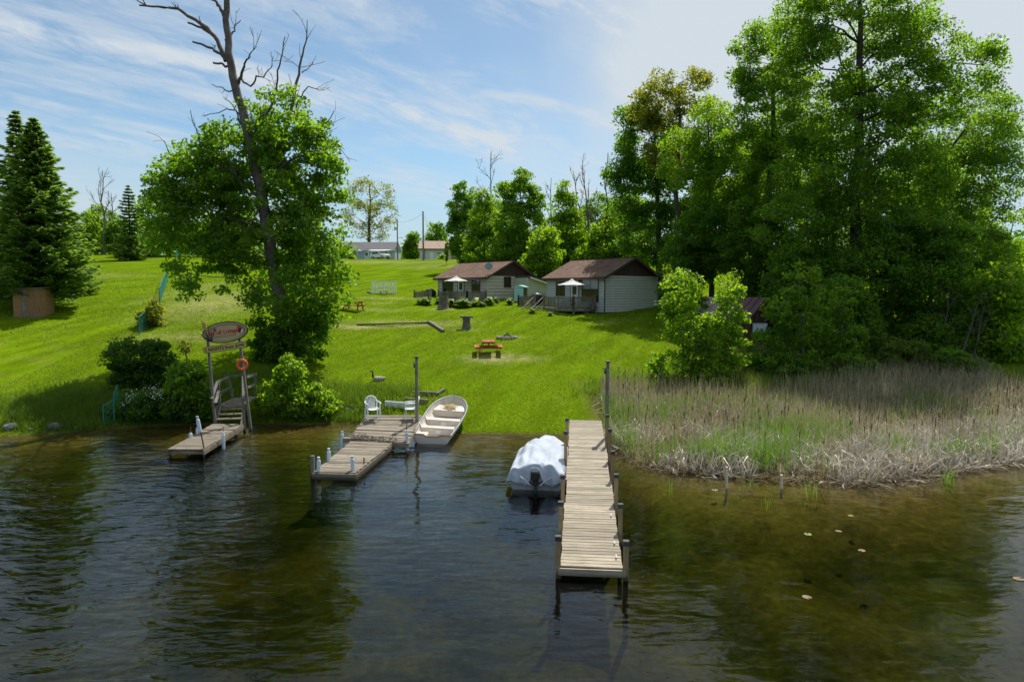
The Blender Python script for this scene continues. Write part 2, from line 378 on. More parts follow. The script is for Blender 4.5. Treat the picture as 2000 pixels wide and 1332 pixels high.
M['barn'] = wood('barn_boards', (.10, .055, .04), (.04, .022, .018), axis=2, var=.5, stain=(.19, .14, .11))
M['far_blue'] = solid('pale_blue_siding', (.44, .53, .62), .6, .05, 1)
M['far_white'] = solid('far_white_siding', (.62, .63, .62), .6, .05, 1)
M['grey_roof'] = solid('grey_shingles', (.13, .125, .13), .85, .25, 5, bump=.4)
M['tan_roof'] = solid('tan_shingles', (.33, .235, .175), .85, .2, 5, bump=.4)
M['car_paint'] = solid('white_car_paint', (.80, .81, .82), .2, .02)
M['tyre'] = solid('tyre_rubber', (.02, .02, .02), .8, .2)
M['flower'] = solid('white_petals', (.75, .76, .66), .7, .06)
M['straw'] = solid('straw_fibre', (.62, .50, .26), .9, .3, 8)
M['goose_grey'] = solid('goose_feather', (.34, .30, .26), .8, .3, 9)
M['goose_black'] = solid('goose_neck', (.012, .012, .013), .6, .2)
M['lily'] = solid('lily_leaf', (.13, .14, .03), .5, .3, 8)
M['lily_red'] = solid('lily_leaf_brown', (.17, .11, .045), .5, .3, 8)
M['sign_face'] = solid('sign_tan', (.46, .37, .17), .5, .10, 2)
M['sign_dark'] = solid('sign_black', (.022, .020, .020), .4, .2)
M['sign_yellow'] = solid('sign_yellow', (.54, .42, .10), .5, .10, 2)
M['sign_red'] = solid('sign_red', (.50, .05, .03), .5, .05)
M['sign_grey'] = solid('sign_grey_letter', (.25, .22, .11), .5, .05)
M['sign_white'] = solid('sign_pale_letter', (.68, .60, .42), .5, .05)
M['cattail'] = solid('cattail_gold', (.42, .30, .10), .6, .1)
def shingle_mat(name, lo, hi):
    m, t, b, o = base_mat(name)
    tc = N(t, 'ShaderNodeTexCoord')
    br = N(t, 'ShaderNodeTexBrick', offset=.5, i_Scale=1.0, i_Mortar_Size=.012, i_Brick_Width=.33, i_Row_Height=.15)
    br.inputs['Color1'].default_value = (*lo, 1); br.inputs['Color2'].default_value = (*hi, 1); br.inputs['Mortar'].default_value = (*[c * .45 for c in lo], 1)
    L(t, tc.outputs['UV'], br.inputs['Vector'])
    n = noise(t, coords(t), 1.3, 6, .6)
    c = mixrgb(t, 1.0, br.outputs['Color'], ramp(t, n, [(.3, .72), (.7, 1.2)]), 'MULTIPLY')
    L(t, c, b.inputs['Base Color']); b.inputs['Roughness'].default_value = .9; b.inputs['Specular IOR Level'].default_value = .2
    bp = N(t, 'ShaderNodeBump', i_Strength=.6, i_Distance=.02); L(t, br.outputs['Fac'], bp.inputs['Height']); bp.invert = True; L(t, bp.outputs[0], b.inputs['Normal'])
    return m
M['shingle'] = shingle_mat('brown_shingles', (.150, .090, .062), (.215, .132, .092))
def glass_mat():
    m, t, b, o = base_mat('window_glass')
    b.inputs['Base Color'].default_value = (.012, .014, .013, 1); b.inputs['Roughness'].default_value = .05; b.inputs['Specular IOR Level'].default_value = .6
    n = noise(t, coords(t), 1.5, 2); bp = N(t, 'ShaderNodeBump', i_Strength=.04, i_Distance=.05); L(t, n, bp.inputs['Height']); L(t, bp.outputs[0], b.inputs['Normal'])
    return m
M['glass'] = glass_mat()

# lawn: mown turf, worn patches carried by the 'wear' attribute
def lawn_mat():
    m, t, b, o = base_mat('mown_lawn')
    tc = N(t, 'ShaderNodeTexCoord'); v = tc.outputs['Object']
    a = noise(t, v, .22, 4); c2 = noise(t, v, 1.7, 6, .65); c3 = noise(t, v, 9, 4, .6)
    mp = N(t, 'ShaderNodeMapping', vector_type='TEXTURE'); mp.inputs['Rotation'].default_value = (0, 0, rad(72)); mp.inputs['Scale'].default_value = (7, .9, 1); L(t, v, mp.inputs[0])
    stripes = noise(t, mp.outputs[0], 1.0, 3, .5)
    c = mixrgb(t, ramp(t, a, [(.35, 0), (.65, 1)]), (.090, .172, .004), (.132, .212, .005))
    c = mixrgb(t, math_node(t, 'MULTIPLY', ramp(t, c2, [(.35, 0), (.7, 1)]), .45), c, (.150, .210, .007))
    c = mixrgb(t, 1.0, c, ramp(t, stripes, [(.35, .74), (.65, 1.18)]), 'MULTIPLY')
    n5 = noise(t, v, .6, 6, .7, .4); c = mixrgb(t, math_node(t, 'MULTIPLY', ramp(t, n5, [(.52, 0), (.68, 1)]), .55), c, (.165, .185, .035))
    n6 = noise(t, v, .9, 5, .65); c = mixrgb(t, math_node(t, 'MULTIPLY', ramp(t, n6, [(.56, 0), (.70, 1)]), .5), c, (.045, .105, .006))
    c = mixrgb(t, 1.0, c, ramp(t, c3, [(.3, .74), (.7, 1.22)]), 'MULTIPLY')
    at_ = N(t, 'ShaderNodeAttribute', attribute_name='wear')
    w = math_node(t, 'MULTIPLY', at_.outputs['Fac'], ramp(t, noise(t, v, 2.2, 6, .7), [(.36, 0), (.62, 1)]), clamp=True)
    c = mixrgb(t, w, c, (.36, .29, .16))
    mud = N(t, 'ShaderNodeAttribute', attribute_name='mud')
    n4 = noise(t, v, 3.2, 6, .65)
    c = mixrgb(t, mud.outputs['Fac'], c, ramp(t, n4, [(.3, (.055, .040, .018)), (.7, (.17, .125, .055))]))
    L(t, c, b.inputs['Base Color']); b.inputs['Roughness'].default_value = .95; b.inputs['Specular IOR Level'].default_value = 0
    tr = N(t, 'ShaderNodeBump', i_Strength=.7, i_Distance=.06); L(t, noise(t, v, 14, 5, .7), tr.inputs['Height']); L(t, tr.outputs[0], b.inputs['Normal'])
    return m
M['lawn'] = lawn_mat()
def bed_mat():
    m, t, b, o = base_mat('lake_bed')
    tc = N(t, 'ShaderNodeTexCoord'); v = tc.outputs['Object']
    n1 = noise(t, v, .22, 5, .6, .6); n2 = noise(t, v, 1.4, 8, .7, 1.2); n3 = noise(t, v, 6, 6, .7)
    weed = ramp(t, n2, [(.25, (.012, .017, .003)), (.5, (.040, .045, .009)), (.75, (.11, .10, .025))])
    sand = ramp(t, n2, [(.25, (.050, .050, .011)), (.6, (.130, .115, .026)), (.8, (.24, .20, .06))])
    c = mixrgb(t, ramp(t, n1, [(.44, 0), (.60, 1)]), weed, sand)
    sh = N(t, 'ShaderNodeAttribute', attribute_name='shallow')
    c = mixrgb(t, sh.outputs['Fac'], c, ramp(t, n2, [(.3, (.085, .060, .014)), (.7, (.24, .175, .05))]))
    c = mixrgb(t, 1.0, c, ramp(t, n3, [(.3, .6), (.7, 1.3)]), 'MULTIPLY')
    L(t, c, b.inputs['Base Color']); b.inputs['Roughness'].default_value = .95; b.inputs['Specular IOR Level'].default_value = .05
    return m
M['bed'] = bed_mat()
def water_mat():
    m = bpy.data.materials.new('lake_water'); m.use_nodes = True; t = m.node_tree; t.nodes.clear()
    tc = N(t, 'ShaderNodeTexCoord'); v = tc.outputs['Object']
    def wav(rot, sc, scale, det, dist):
        mp = N(t, 'ShaderNodeMapping'); mp.inputs['Rotation'].default_value = (0, 0, rad(rot)); mp.inputs['Scale'].default_value = (*sc, 1); L(t, v, mp.inputs[0])
        return noise(t, mp.outputs[0], scale, det, .5, dist)
    w1 = wav(6, (.40, 1.0), 2.0, 2, .35); w2 = wav(-14, (.45, 1.0), 5.0, 3, .3); w3 = wav(25, (.7, 1), .6, 2, .2)
    sx = N(t, 'ShaderNodeSeparateXYZ'); L(t, v, sx.inputs[0])   # the lee of the reed bed lies calmer
    lee = ramp(t, math_node(t, 'MULTIPLY_ADD', math_node(t, 'ADD', sx.outputs[0], math_node(t, 'MULTIPLY', noise(t, v, .15, 2), 6.0)), .05), [(0.30, 1.0), (.48, .38)])
    calm = math_node(t, 'MULTIPLY', ramp(t, noise(t, v, .13, 3), [(.38, .50), (.60, 1.0)]), lee)
    h = math_node(t, 'ADD', math_node(t, 'MULTIPLY', w1, 1.0), math_node(t, 'MULTIPLY', w2, .48))
    h = math_node(t, 'ADD', math_node(t, 'MULTIPLY', h, calm), math_node(t, 'MULTIPLY', w3, .55))
    bp = N(t, 'ShaderNodeBump', i_Strength=1.0, i_Distance=.072); L(t, h, bp.inputs['Height'])
    fr = N(t, 'ShaderNodeFresnel', i_IOR=1.33); L(t, bp.outputs[0], fr.inputs['Normal'])
    gl = N(t, 'ShaderNodeBsdfGlossy', i_Roughness=.03); gl.inputs[0].default_value = (.95, .97, 1, 1); L(t, bp.outputs[0], gl.inputs['Normal'])
    tr = N(t, 'ShaderNodeBsdfTransparent'); tr.inputs[0].default_value = (.86, .86, .80, 1)
    mx = N(t, 'ShaderNodeMixShader'); L(t, fr.outputs[0], mx.inputs[0]); L(t, tr.outputs[0], mx.inputs[1]); L(t, gl.outputs[0], mx.inputs[2])
    va = N(t, 'ShaderNodeVolumeAbsorption', i_Density=.62); va.inputs[0].default_value = (.44, .48, .12, 1)
    o = N(t, 'ShaderNodeOutputMaterial'); L(t, mx.outputs[0], o.inputs[0]); L(t, va.outputs[0], o.inputs['Volume'])
    return m
M['water'] = water_mat()

# ------------------------------------------------------------------ ground, lake bed, water, road
def grid(xs, ys2d):
    X = np.repeat(xs[None, :], ys2d.shape[0], 0); Z = heights(X, ys2d)
    nr, nc = X.shape; V = np.stack([X, ys2d, Z], 2).reshape(-1, 3)
    i = (np.arange(nr - 1)[:, None] * nc + np.arange(nc - 1)[None, :]).ravel()
    return V, np.stack([i, i + 1, i + nc + 1, i + nc], 1)
GX = 25 * np.sinh(np.linspace(-3.5, 3.5, 361)); GS = np.interp(GX, SX, SY)
rows = [-.6]
while rows[-1] < 900: rows.append(rows[-1] + max(.22, .028 * max(0, rows[-1])))
V, Q = grid(GX, GS[None, :] + np.array(rows)[:, None])
WEAR = []   # (x, y, rx, ry, strength)
def wear(px, py, rx, ry, s=1.0): p = on_ground(px, py); WEAR.append((p.x, p.y, rx, ry, s))
for a in ((960, 700, 1.7, 1.3, 1.0), (1010, 702, 1.6, .8, .7), (820, 636, 3.0, .9, .8), (700, 640, 2.5, .8, .9), (760, 583, 3, 1.2, .6), (735, 606, 2.5, 1.0, .5), (910, 644, 1.0, .5, .8), (800, 632, 4.5, 1.4, .6), (640, 636, 3, .6, .8),
          (870, 604, 1.8, .7, .8), (350, 660, 3, 1.2, .55), (395, 652, 2, .8, .5), (1000, 660, .9, .5, .7), (90, 788, .6, .25, 1.0), (85, 820, .8, .25, .9), (140, 815, 1.2, .3, .5), (985, 700, .7, 1.5, .6),
          (430, 590, 3, 8, .7), (395, 560, 1.5, 10, .4), (160, 540, 6, 4, .35), (870, 520, 8, 6, .3), (690, 512, 20, 4, .6), (1180, 630, 1.0, .4, .7), (1215, 626, .9, .3, .6), (745, 592, 1.4, .6, .6), (650, 775, 1.6, .5, .6), (690, 812, .8, .4, .7)): wear(*a)
me = fast_mesh('lawn', V, quads=Q, smooth=True)
w = np.zeros(len(V)); 
for x, y, rx, ry, s in WEAR: w = np.maximum(w, s * np.clip(1.45 - np.sqrt(((V[:, 0] - x) / rx) ** 2 + ((V[:, 1] - y) / ry) ** 2), 0, 1))
w = np.maximum(w, np.clip(1.2 - np.abs(V[:, 1] - 156) / 4, 0, 1) * (np.abs(V[:, 0] + 15) < 80))
sd = V[:, 1] - np.interp(V[:, 0], SX, SY)
mud = np.clip(1 - sd / .35, 0, 1)
mud = np.maximum(mud, np.clip((V[:, 0] - 3.2) / .8, 0, 1) * np.clip((10.5 - sd) / 2.5, 0, 1) * np.clip((26 - V[:, 0]) / 2, 0, 1))
mud = np.maximum(mud, .85 * np.clip((V[:, 0] - 8.5 - (V[:, 1] - 33) * .12) / 3, 0, 1) * np.clip((V[:, 1] - 31) / 3, 0, 1) * np.clip((62 - V[:, 1]) / 6, 0, 1) * np.clip((23 + (V[:, 1] - 35) * .3 - V[:, 0]) / 3, 0, 1))
for nm, arr in (('wear', w), ('mud', mud)):
    a = me.attributes.new(nm, 'FLOAT', 'POINT'); a.data.foreach_set('value', arr.astype(np.float32))
lawn = mesh_object('lawn', me, M['lawn']); props(lawn, kind='structure')

rows = [-.6]
while rows[-1] > -330: rows.append(rows[-1] - max(.3, .06 * abs(rows[-1])))
V, Q = grid(GX, GS[None, :] + np.array(rows[::-1])[:, None])
me = fast_mesh('lake_bed', V, quads=Q, smooth=True)
sd = V[:, 1] - np.interp(V[:, 0], SX, SY)
a = me.attributes.new('shallow', 'FLOAT', 'POINT'); a.data.foreach_set('value', np.clip(1 + sd / 5.0, 0, 1).astype(np.float32))
lake_bed = mesh_object('lake_bed', me, M['bed']); props(lake_bed, kind='structure')
mb = MB(); mb.box((0, -125, -1.6), (1300, 340, 3.2)); lake = mb.build('water', M['water']); props(lake, kind='structure')
# the lake ends inland under the lawn
# ------------------------------------------------------------------ grass blades
def blades(name, pts, h, w, mat, lean=.35, parent=None, tri=True):
    n = len(pts); ang = RNG.uniform(0, 2 * math.pi, n); h = h * RNG.uniform(.6, 1.3, n)
    side = np.c_[np.cos(ang), np.sin(ang), np.zeros(n)] * (w / 2)
    tip = np.c_[RNG.normal(0, lean, n) * h, RNG.normal(0, lean, n) * h, h]
    V = np.stack([pts - side, pts + side, pts + tip], 1).reshape(-1, 3)
    return mesh_object(name, fast_mesh(name, V, tris=np.arange(3 * n).reshape(-1, 3)), mat, parent)

# ------------------------------------------------------------------ trees
def leaf_quads(centers, normals_bias, size, jitter=.35, aspect=.62, rng=RNG):
    """rhombic folded leaves: (n,3) centres -> vertices, quads"""
    n = len(centers)
    nrm = rng.normal(0, 1, (n, 3)); nrm /= np.linalg.norm(nrm, axis=1)[:, None]
    nrm = nrm * (1 - normals_bias) + np.array([0, 0, 1.0]) * normals_bias; nrm /= np.linalg.norm(nrm, axis=1)[:, None] + 1e-9
    a = rng.normal(0, 1, (n, 3)); a -= nrm * (a * nrm).sum(1)[:, None]; a /= np.linalg.norm(a, axis=1)[:, None] + 1e-9
    b = np.cross(nrm, a); s = (size * rng.uniform(1 - jitter, 1 + jitter, n))[:, None] * .5
    d = nrm * s * .25
    V = np.stack([centers - a * s, centers - b * s * aspect + d, centers + a * s, centers + b * s * aspect + d], 1).reshape(-1, 3)
    return V, np.arange(4 * n).reshape(-1, 4)
def np_tubes(paths, n=5):
    """many tapered tubes in one mesh: list of (points(k,3), radii(k))"""
    VV, QQ, off = [], [], 0
    ang = np.linspace(0, 2 * math.pi, n, endpoint=False)
    for P, R in paths:
        P = np.asarray(P, float); R = np.asarray(R, float); k = len(P)
        T = np.gradient(P, axis=0); T /= np.linalg.norm(T, axis=1)[:, None] + 1e-9
        ref = np.array([1., 0, 0]) if abs(T[0][0]) < .8 else np.array([0, 1., 0])
        A = np.cross(T, ref); A /= np.linalg.norm(A, axis=1)[:, None] + 1e-9; B = np.cross(T, A)
        ring = P[:, None, :] + (A[:, None, :] * np.cos(ang)[None, :, None] + B[:, None, :] * np.sin(ang)[None, :, None]) * R[:, None, None]
        VV.append(ring.reshape(-1, 3))
        i = (np.arange(k - 1)[:, None] * n + np.arange(n)[None, :]); j = (np.arange(k - 1)[:, None] * n + (np.arange(n)[None, :] + 1) % n)
        QQ.append(np.stack([i, j, j + n, i + n], 2).reshape(-1, 4) + off); off += k * n
    return np.concatenate(VV), np.concatenate(QQ)
def curve(p, q, sag=0., wob=.0, k=6, rng=RNG):
    t = np.linspace(0, 1, k)[:, None]; p = np.asarray(p, float); q = np.asarray(q, float)
    c = p + (q - p) * t; c[:, 2] += sag * np.sin(t[:, 0] * math.pi)
    if wob: c[1:-1] += rng.normal(0, wob, (k - 2, 3))
    return c
def sample_crown(lobes, n, rng, shell=.45):
    """cluster centres in a union of ellipsoids, denser near the surface"""
    w = np.array([l[3] * l[4] * l[5] for l in lobes]) ** .75; w /= w.sum()
    k = rng.choice(len(lobes), n, p=w); d = rng.normal(0, 1, (n, 3)); d /= np.linalg.norm(d, axis=1)[:, None]
    r = rng.uniform(0, 1, n) ** (1 / 3.) * (1 - shell) + shell * rng.uniform(.75, 1.0, n)
    Lb = np.array([l[:6] for l in lobes])[k]
    return Lb[:, :3] + d * r[:, None] * Lb[:, 3:6]
def px_lobes(boxes, d, base):
    """pixel boxes (x0, y0, x1, y1[, depth offset[, depth radius factor]]) -> ellipsoids about the tree's base"""
    out = []
    for b in boxes:
        dd = d + (b[4] if len(b) > 4 else 0); kf = b[5] if len(b) > 5 else 1.0
        c = at((b[0] + b[2]) / 2, (b[1] + b[3]) / 2, dd) - base
        rx = (b[2] - b[0]) / 2 / F * dd; rz = (b[3] - b[1]) / 2 / F * dd
        out.append((c.x, c.y, c.z, rx, min(rx, rz * 1.2) * kf, rz))
    return out
def make_tree(name, label, cat, base, lobes, leaf, trunk_pts=None, trunk_r=.25, n_clusters=200, n_leaves=120, leaf_size=.2, cl_r=.75, flat=.6, bark='bark', group=None,
              seed=0, bias=.35, shell=.45, limb_r=.3, trunk_parts=None, min_z=.25, limbs=True, extra=None, clear=None):
    rng = np.random.default_rng(seed + 101)
    t = thing(name, label, cat, base, group=group)
    top = max(l[2] + l[5] for l in lobes)
    if trunk_pts is None:
        cx = np.mean([l[0] for l in lobes]); cy = np.mean([l[1] for l in lobes])
        trunk_pts = [(0, 0, -.3), (cx * .1, cy * .1, top * .15), (cx * .35, cy * .35, top * .4), (cx * .7, cy * .7, top * .65), (cx, cy, top * .9)]
    TP = np.array([tuple(p) for p in trunk_pts], float)
    tt = np.linspace(0, len(TP) - 1, (len(TP) - 1) * 3 + 1)
    T2 = np.stack([np.interp(tt, np.arange(len(TP)), TP[:, i]) for i in range(3)], 1)
    T2[1:-1] += rng.normal(0, trunk_r * .18, (len(T2) - 2, 3))
    R2 = trunk_r * np.linspace(1, .16, len(T2)) ** .9; R2[0] *= 1.45
    V, Q = np_tubes([(T2, R2)], 9)
    mesh_object('trunk', fast_mesh('trunk', V, quads=Q, smooth=True), M[bark], t)
    C = sample_crown(lobes, n_clusters, rng, shell)
    C = C[C[:, 2] > min_z]
    if clear:                # leave the trunk showing on the lake side
        tx = np.interp(C[:, 2], T2[:, 2], T2[:, 0]); ty = np.interp(C[:, 2], T2[:, 2], T2[:, 1]); C = C[~((np.abs(C[:, 0] - tx) < clear) & (C[:, 1] < ty + .1) & (C[:, 2] > .5))]
    if limbs:
        paths = []; main = []
        order = rng.permutation(len(C)); nm = max(6, len(C) // 14)
        for oi, ci in enumerate(order):
            c = C[ci]
            if oi >= nm:          # smaller bough: grows from the nearest main limb
                A = np.concatenate([m[0][2:] for m in main]); AR = np.concatenate([m[1][2:] for m in main]); dd = np.linalg.norm(A - c, axis=1) + .35 * np.maximum(0, A[:, 2] - c[2]); i = int(np.argmin(dd)); ln = np.linalg.norm(c - A[i])
                if ln > .15: paths.append((curve(A[i], c, rng.uniform(-.04, .12) * ln, .05 * ln, 4, rng), np.linspace(min(AR[i] * .7, .05 + .01 * ln), .010, 4)))
                continue
            hgt = np.clip(c[2] - rng.uniform(.15, .55) * np.linalg.norm(c[:2] - np.array([np.interp(c[2], T2[:, 2], T2[:, 0]), np.interp(c[2], T2[:, 2], T2[:, 1])])) - .2, top * .08, T2[-1, 2])
            i = int(np.argmin(np.abs(T2[:, 2] - hgt))); p = T2[i]
            ln = np.linalg.norm(c - p); r0 = min(R2[i] * .5, trunk_r * limb_r * (.25 + .10 * ln ** .5))
            pp = curve(p, c, rng.uniform(.02, .14) * ln, .04 * ln, 7, rng); main.append((pp, np.linspace(r0, max(.014, r0 * .2), 7))); paths.append(main[-1])
        V, Q = np_tubes(paths, 3)
        props(mesh_object('branches', fast_mesh('branches', V, quads=Q, smooth=True), M[bark], t), kind='stuff')
    P = np.repeat(C, n_leaves, 0); n = len(P)
    sc = np.repeat(rng.uniform(.6, 1.25, len(C)), n_leaves)[:, None]
    g = rng.normal(0, 1, (n, 3)); g /= np.linalg.norm(g, axis=1)[:, None]; g *= (rng.uniform(0, 1, n) ** .45)[:, None]
    off = g * sc * cl_r; off[:, 2] *= flat; off[:, 2] -= (np.linalg.norm(off[:, :2], axis=1) ** 2) * .18 / cl_r
    P = P + off; P = P[P[:, 2] > .06]
    if extra is not None: P = np.concatenate([P, extra])
    V, Q = leaf_quads(P, bias, leaf_size, rng=rng)
    mesh_object('crown', fast_mesh('crown', V, quads=Q), M[leaf], t)
    return t
def twig_paths(p, d, ln, r, rng, depth=0, out=None, split=(2, 4), up=.25, maxd=2, spread=.65):
    """bare branch with side twigs"""
    if out is None: out = []
    k = 5; pts = [np.asarray(p, float)]; dd = np.asarray(d, float); dd /= np.linalg.norm(dd)
    for i in range(k):
        dd = dd + rng.normal(0, .16, 3) + np.array([0, 0, up * .18]); dd /= np.linalg.norm(dd); pts.append(pts[-1] + dd * ln / k)
    out.append((np.array(pts), np.linspace(r, max(.008, r * .35), k + 1)))
    if depth < maxd:
        for _ in range(rng.integers(split[0], split[1] + 1)):
            i = rng.integers(1, k); nd = dd + rng.normal(0, spread, 3); nd[2] += up
            twig_paths(pts[i], nd, ln * rng.uniform(.35, .6), max(.008, r * .5), rng, depth + 1, out, split, up, maxd, spread)
    return out
def bare_tree(name, label, base, height, r, seed, group=None, n=7, lean=(0, 0), bark='bark_pale', up=.8, length=.35, cat='tree', start=.35):
    rng = np.random.default_rng(seed); t = thing(name, label, cat, base, group=group)
    k = 8; P = np.array([(lean[0] * (i / k) ** 1.2, lean[1] * (i / k), -.2 + height * i / k) for i in range(k + 1)]); P[1:, :2] += rng.normal(0, height * .008, (k, 2))
    V, Q = np_tubes([(P, np.linspace(r, r * .18, k + 1))], 7)
    mesh_object('trunk', fast_mesh('trunk', V, quads=Q, smooth=True), M[bark], t)
    for i in range(n):
        f = start + (1 - start) * .92 * (i + rng.uniform(0, .8)) / n; p = np.array([np.interp(f * k, np.arange(k + 1), P[:, j]) for j in range(3)]); a = rng.uniform(0, 2 * math.pi)
        out = twig_paths(p, (math.cos(a), math.sin(a) * .7, up), height * length * (1.15 - .7 * f), r * .42 * (1.1 - .6 * f), rng, 0, None, (2, 4), .3, 2)
        V, Q = np_tubes(out, 4); mesh_object('branch', fast_mesh('branch', V, quads=Q), M[bark], t)
    return t
def spruce(name, label, base, height, radius, seed, n_levels=34, group=None, tip=1.0, needle=.30, lo=.06, per=70, skew=0.0):
    rng = np.random.default_rng(seed); t = thing(name, label, 'tree', base, group=group)
    P = np.array([(0, 0, -.3), (0, 0, height * .5), (0, 0, height * .99)])
    V, Q = np_tubes([(P, np.array([height * .017, height * .009, .02]))], 8)
    mesh_object('trunk', fast_mesh('trunk', V, quads=Q, smooth=True), M['bark'], t)
    paths, cen, dirs = [], [], []
    for i in range(n_levels):
        f = i / (n_levels - 1); z = height * (lo + (1 - lo) * f ** 1.0 * .985)
        nb = int(13 - 7 * f)
        Lb = radius * (1 - f) ** .74 * (1 if f > .12 else .75 + 2 * f) + .12
        for k in range(nb):
            a = 2 * math.pi * (k + rng.uniform(-.35, .35)) / nb + i * 1.1; ln = Lb * rng.uniform(.50, 1.30) * (1 + skew * math.cos(a))
            droop = -.06 - .30 * (1 - f) * rng.uniform(.4, 1.3); kk = 6; tt = np.linspace(0, 1, kk)
            zz_ = z + ln * (droop * np.sin(tt * 1.9) + .16 * tt ** 3)
            B = np.c_[np.cos(a) * ln * tt, np.sin(a) * ln * tt, zz_]
            paths.append((B, np.linspace(.035 * (1.3 - f), .008, kk)))
            m = int(per * (.25 + ln / radius)); s = rng.uniform(.12, 1, m) ** .75; wv = rng.normal(0, 1, m) * .20 * ln * (1.15 - s) + rng.normal(0, .05, m)
            c = np.c_[np.interp(s, tt, B[:, 0]), np.interp(s, tt, B[:, 1]), np.interp(s, tt, B[:, 2])]
            c[:, 0] += -math.sin(a) * wv; c[:, 1] += math.cos(a) * wv; c[:, 2] += -np.abs(wv) * .30 + rng.normal(0, .05, m)
            dv = np.c_[np.cos(a) - math.sin(a) * np.sign(wv) * .7, np.sin(a) + math.cos(a) * np.sign(wv) * .7, np.full(m, -.15)] + rng.normal(0, .22, (m, 3))
            cen.append(c); dirs.append(dv)
    V, Q = np_tubes(paths, 3); props(mesh_object('branches', fast_mesh('branches', V, quads=Q), M['bark'], t), kind='stuff')
    c = np.concatenate(cen); dv = np.concatenate(dirs); dv /= np.linalg.norm(dv, axis=1)[:, None]
    up = np.array([0, 0, 1.]) + rng.normal(0, .35, dv.shape); sd = np.cross(dv, up); sd /= np.linalg.norm(sd, axis=1)[:, None]
    s = (needle * rng.uniform(.7, 1.3, len(c)))[:, None]
    V = np.stack([c - dv * s * .5, c - sd * s * .22, c + dv * s * .6, c + sd * s * .22], 1).reshape(-1, 3)
    mesh_object('crown', fast_mesh('crown', V, quads=np.arange(len(V)).reshape(-1, 4)), M['needle'], t)
    return t

# --- the tall half-dead tree by the stairs
B0 = ground_at(556, 36.5); D0 = 36.5
def rel(px, py, d=D0, b=B0): return tuple(at(px, py, d) - b)
lean_pts = [(0, 0, -.3), rel(552, 640), rel(541, 560), rel(528, 480), rel(511, 380), rel(497, 310), rel(482, 245), rel(468, 195), rel(455, 150), rel(446, 100), rel(441, 50), rel(443, -20), rel(447, -60)]
tl = make_tree('leaning_tree', 'tall leaning tree with dead grey top and low green crown behind the sign stairs', 'tree', B0,
    px_lobes([(470, 165, 640, 330), (390, 230, 560, 420), (300, 290, 480, 430), (540, 240, 665, 400), (290, 360, 450, 520), (330, 470, 450, 600, -.8), (440, 320, 640, 520), (560, 330, 690, 560), (470, 480, 660, 650), (590, 480, 686, 640, -1), (500, 560, 640, 712), (380, 420, 520, 540), (290, 300, 400, 440), (440, 300, 640, 460, 1.2), (430, 400, 620, 600, 1.3), (560, 430, 690, 600, .5), (300, 330, 470, 500, .8), (500, 200, 630, 340, .8), (370, 250, 520, 380, .6), (440, 200, 560, 320, .8), (320, 270, 440, 380, .4), (600, 270, 690, 380), (280, 340, 370, 450)], D0, B0),
    'maple', lean_pts[:8], .36, n_clusters=700, n_leaves=84, leaf_size=.215, cl_r=.72, flat=.55, clear=.55, bark='bark_dead', seed=3, shell=.5, limb_r=.22)
for ch in list(tl.children):
    if ch.name.startswith('trunk'): bpy.data.objects.remove(ch)
TP = np.array(lean_pts); tt = np.linspace(0, len(TP) - 1, 40); TP2 = np.stack([np.interp(tt, np.arange(len(TP)), TP[:, i]) for i in range(3)], 1)
rngd = np.random.default_rng(5); TP2[2:-1, :2] += rngd.normal(0, .03, (len(TP2) - 3, 2))
RR = np.linspace(.36, .12, len(TP2)); RR[0] = .5; RR[1] = .42
V, Q = np_tubes([(TP2, RR)], 10); mesh_object('trunk', fast_mesh('trunk', V, quads=Q, smooth=True), M['bark_dead'], tl)
def dead_limb(pix, r0, r1, seed, twigs=3, dz=0.0, tl_len=.9):
    rng = np.random.default_rng(seed); k = len(pix); P = np.array([rel(a, b, D0 + dz * i / k) for i, (a, b) in enumerate(pix)])
    t2 = np.linspace(0, k - 1, (k - 1) * 3 + 1); P2 = np.stack([np.interp(t2, np.arange(k), P[:, i]) for i in range(3)], 1); P2[1:-1] += rng.normal(0, .03, (len(P2) - 2, 3))
    out = [(P2, np.linspace(r0, r1, len(P2)))]
    for _ in range(twigs):
        i = rng.integers(len(P2) // 3, len(P2)); d = P2[min(i, len(P2) - 1)] - P2[max(0, i - 2)]; d /= np.linalg.norm(d) + 1e-9; d = d + rng.normal(0, .6, 3); d[2] += .3
        twig_paths(P2[i], d, tl_len * rng.uniform(.5, 1.2), r1 * .9, rng, 0, out, (0, 2), .3, 1)
    V, Q = np_tubes(out, 5); mesh_object('dead_limb', fast_mesh('dead_limb', V, quads=Q, smooth=True), M['bark_dead'], tl)
dead_limb([(441, 120), (425, 80), (405, 55), (370, 32), (345, 18), (310, 14), (272, 11)], .13, .045, 1, 4)
dead_limb([(412, 66), (395, 55), (367, 45)], .08, .05, 2, 1)
dead_limb([(436, 112), (420, 98), (398, 88), (376, 82)], .09, .05, 3, 1)
dead_limb([(440, 38), (432, 18), (421, 6), (420, -8)], .12, .05, 4, 3)
dead_limb([(440, 80), (455, 65), (460, 50), (470, 40)], .06, .02, 5, 3, 1.0)
dead_limb([(443, 130), (430, 124), (416, 123)], .07, .05, 6, 0)
dead_limb([(464, 165), (470, 150), (477, 130), (485, 112), (495, 98)], .10, .02, 7, 5, -1)
dead_limb([(472, 155), (490, 170), (500, 150), (515, 152), (528, 135), (534, 110)], .06, .015, 8, 5, -1.5)
dead_limb([(481, 252), (500, 240), (527, 215), (540, 180), (543, 140), (552, 105), (557, 72)], .09, .02, 9, 5, -1.5)
dead_limb([(535, 320), (552, 270), (570, 210), (580, 160), (588, 120), (597, 80), (600, 40)], .13, .02, 10, 8, 1.5, 1.4)
dead_limb([(590, 142), (602, 135), (612, 122)], .04, .015, 11, 1, 1.5)
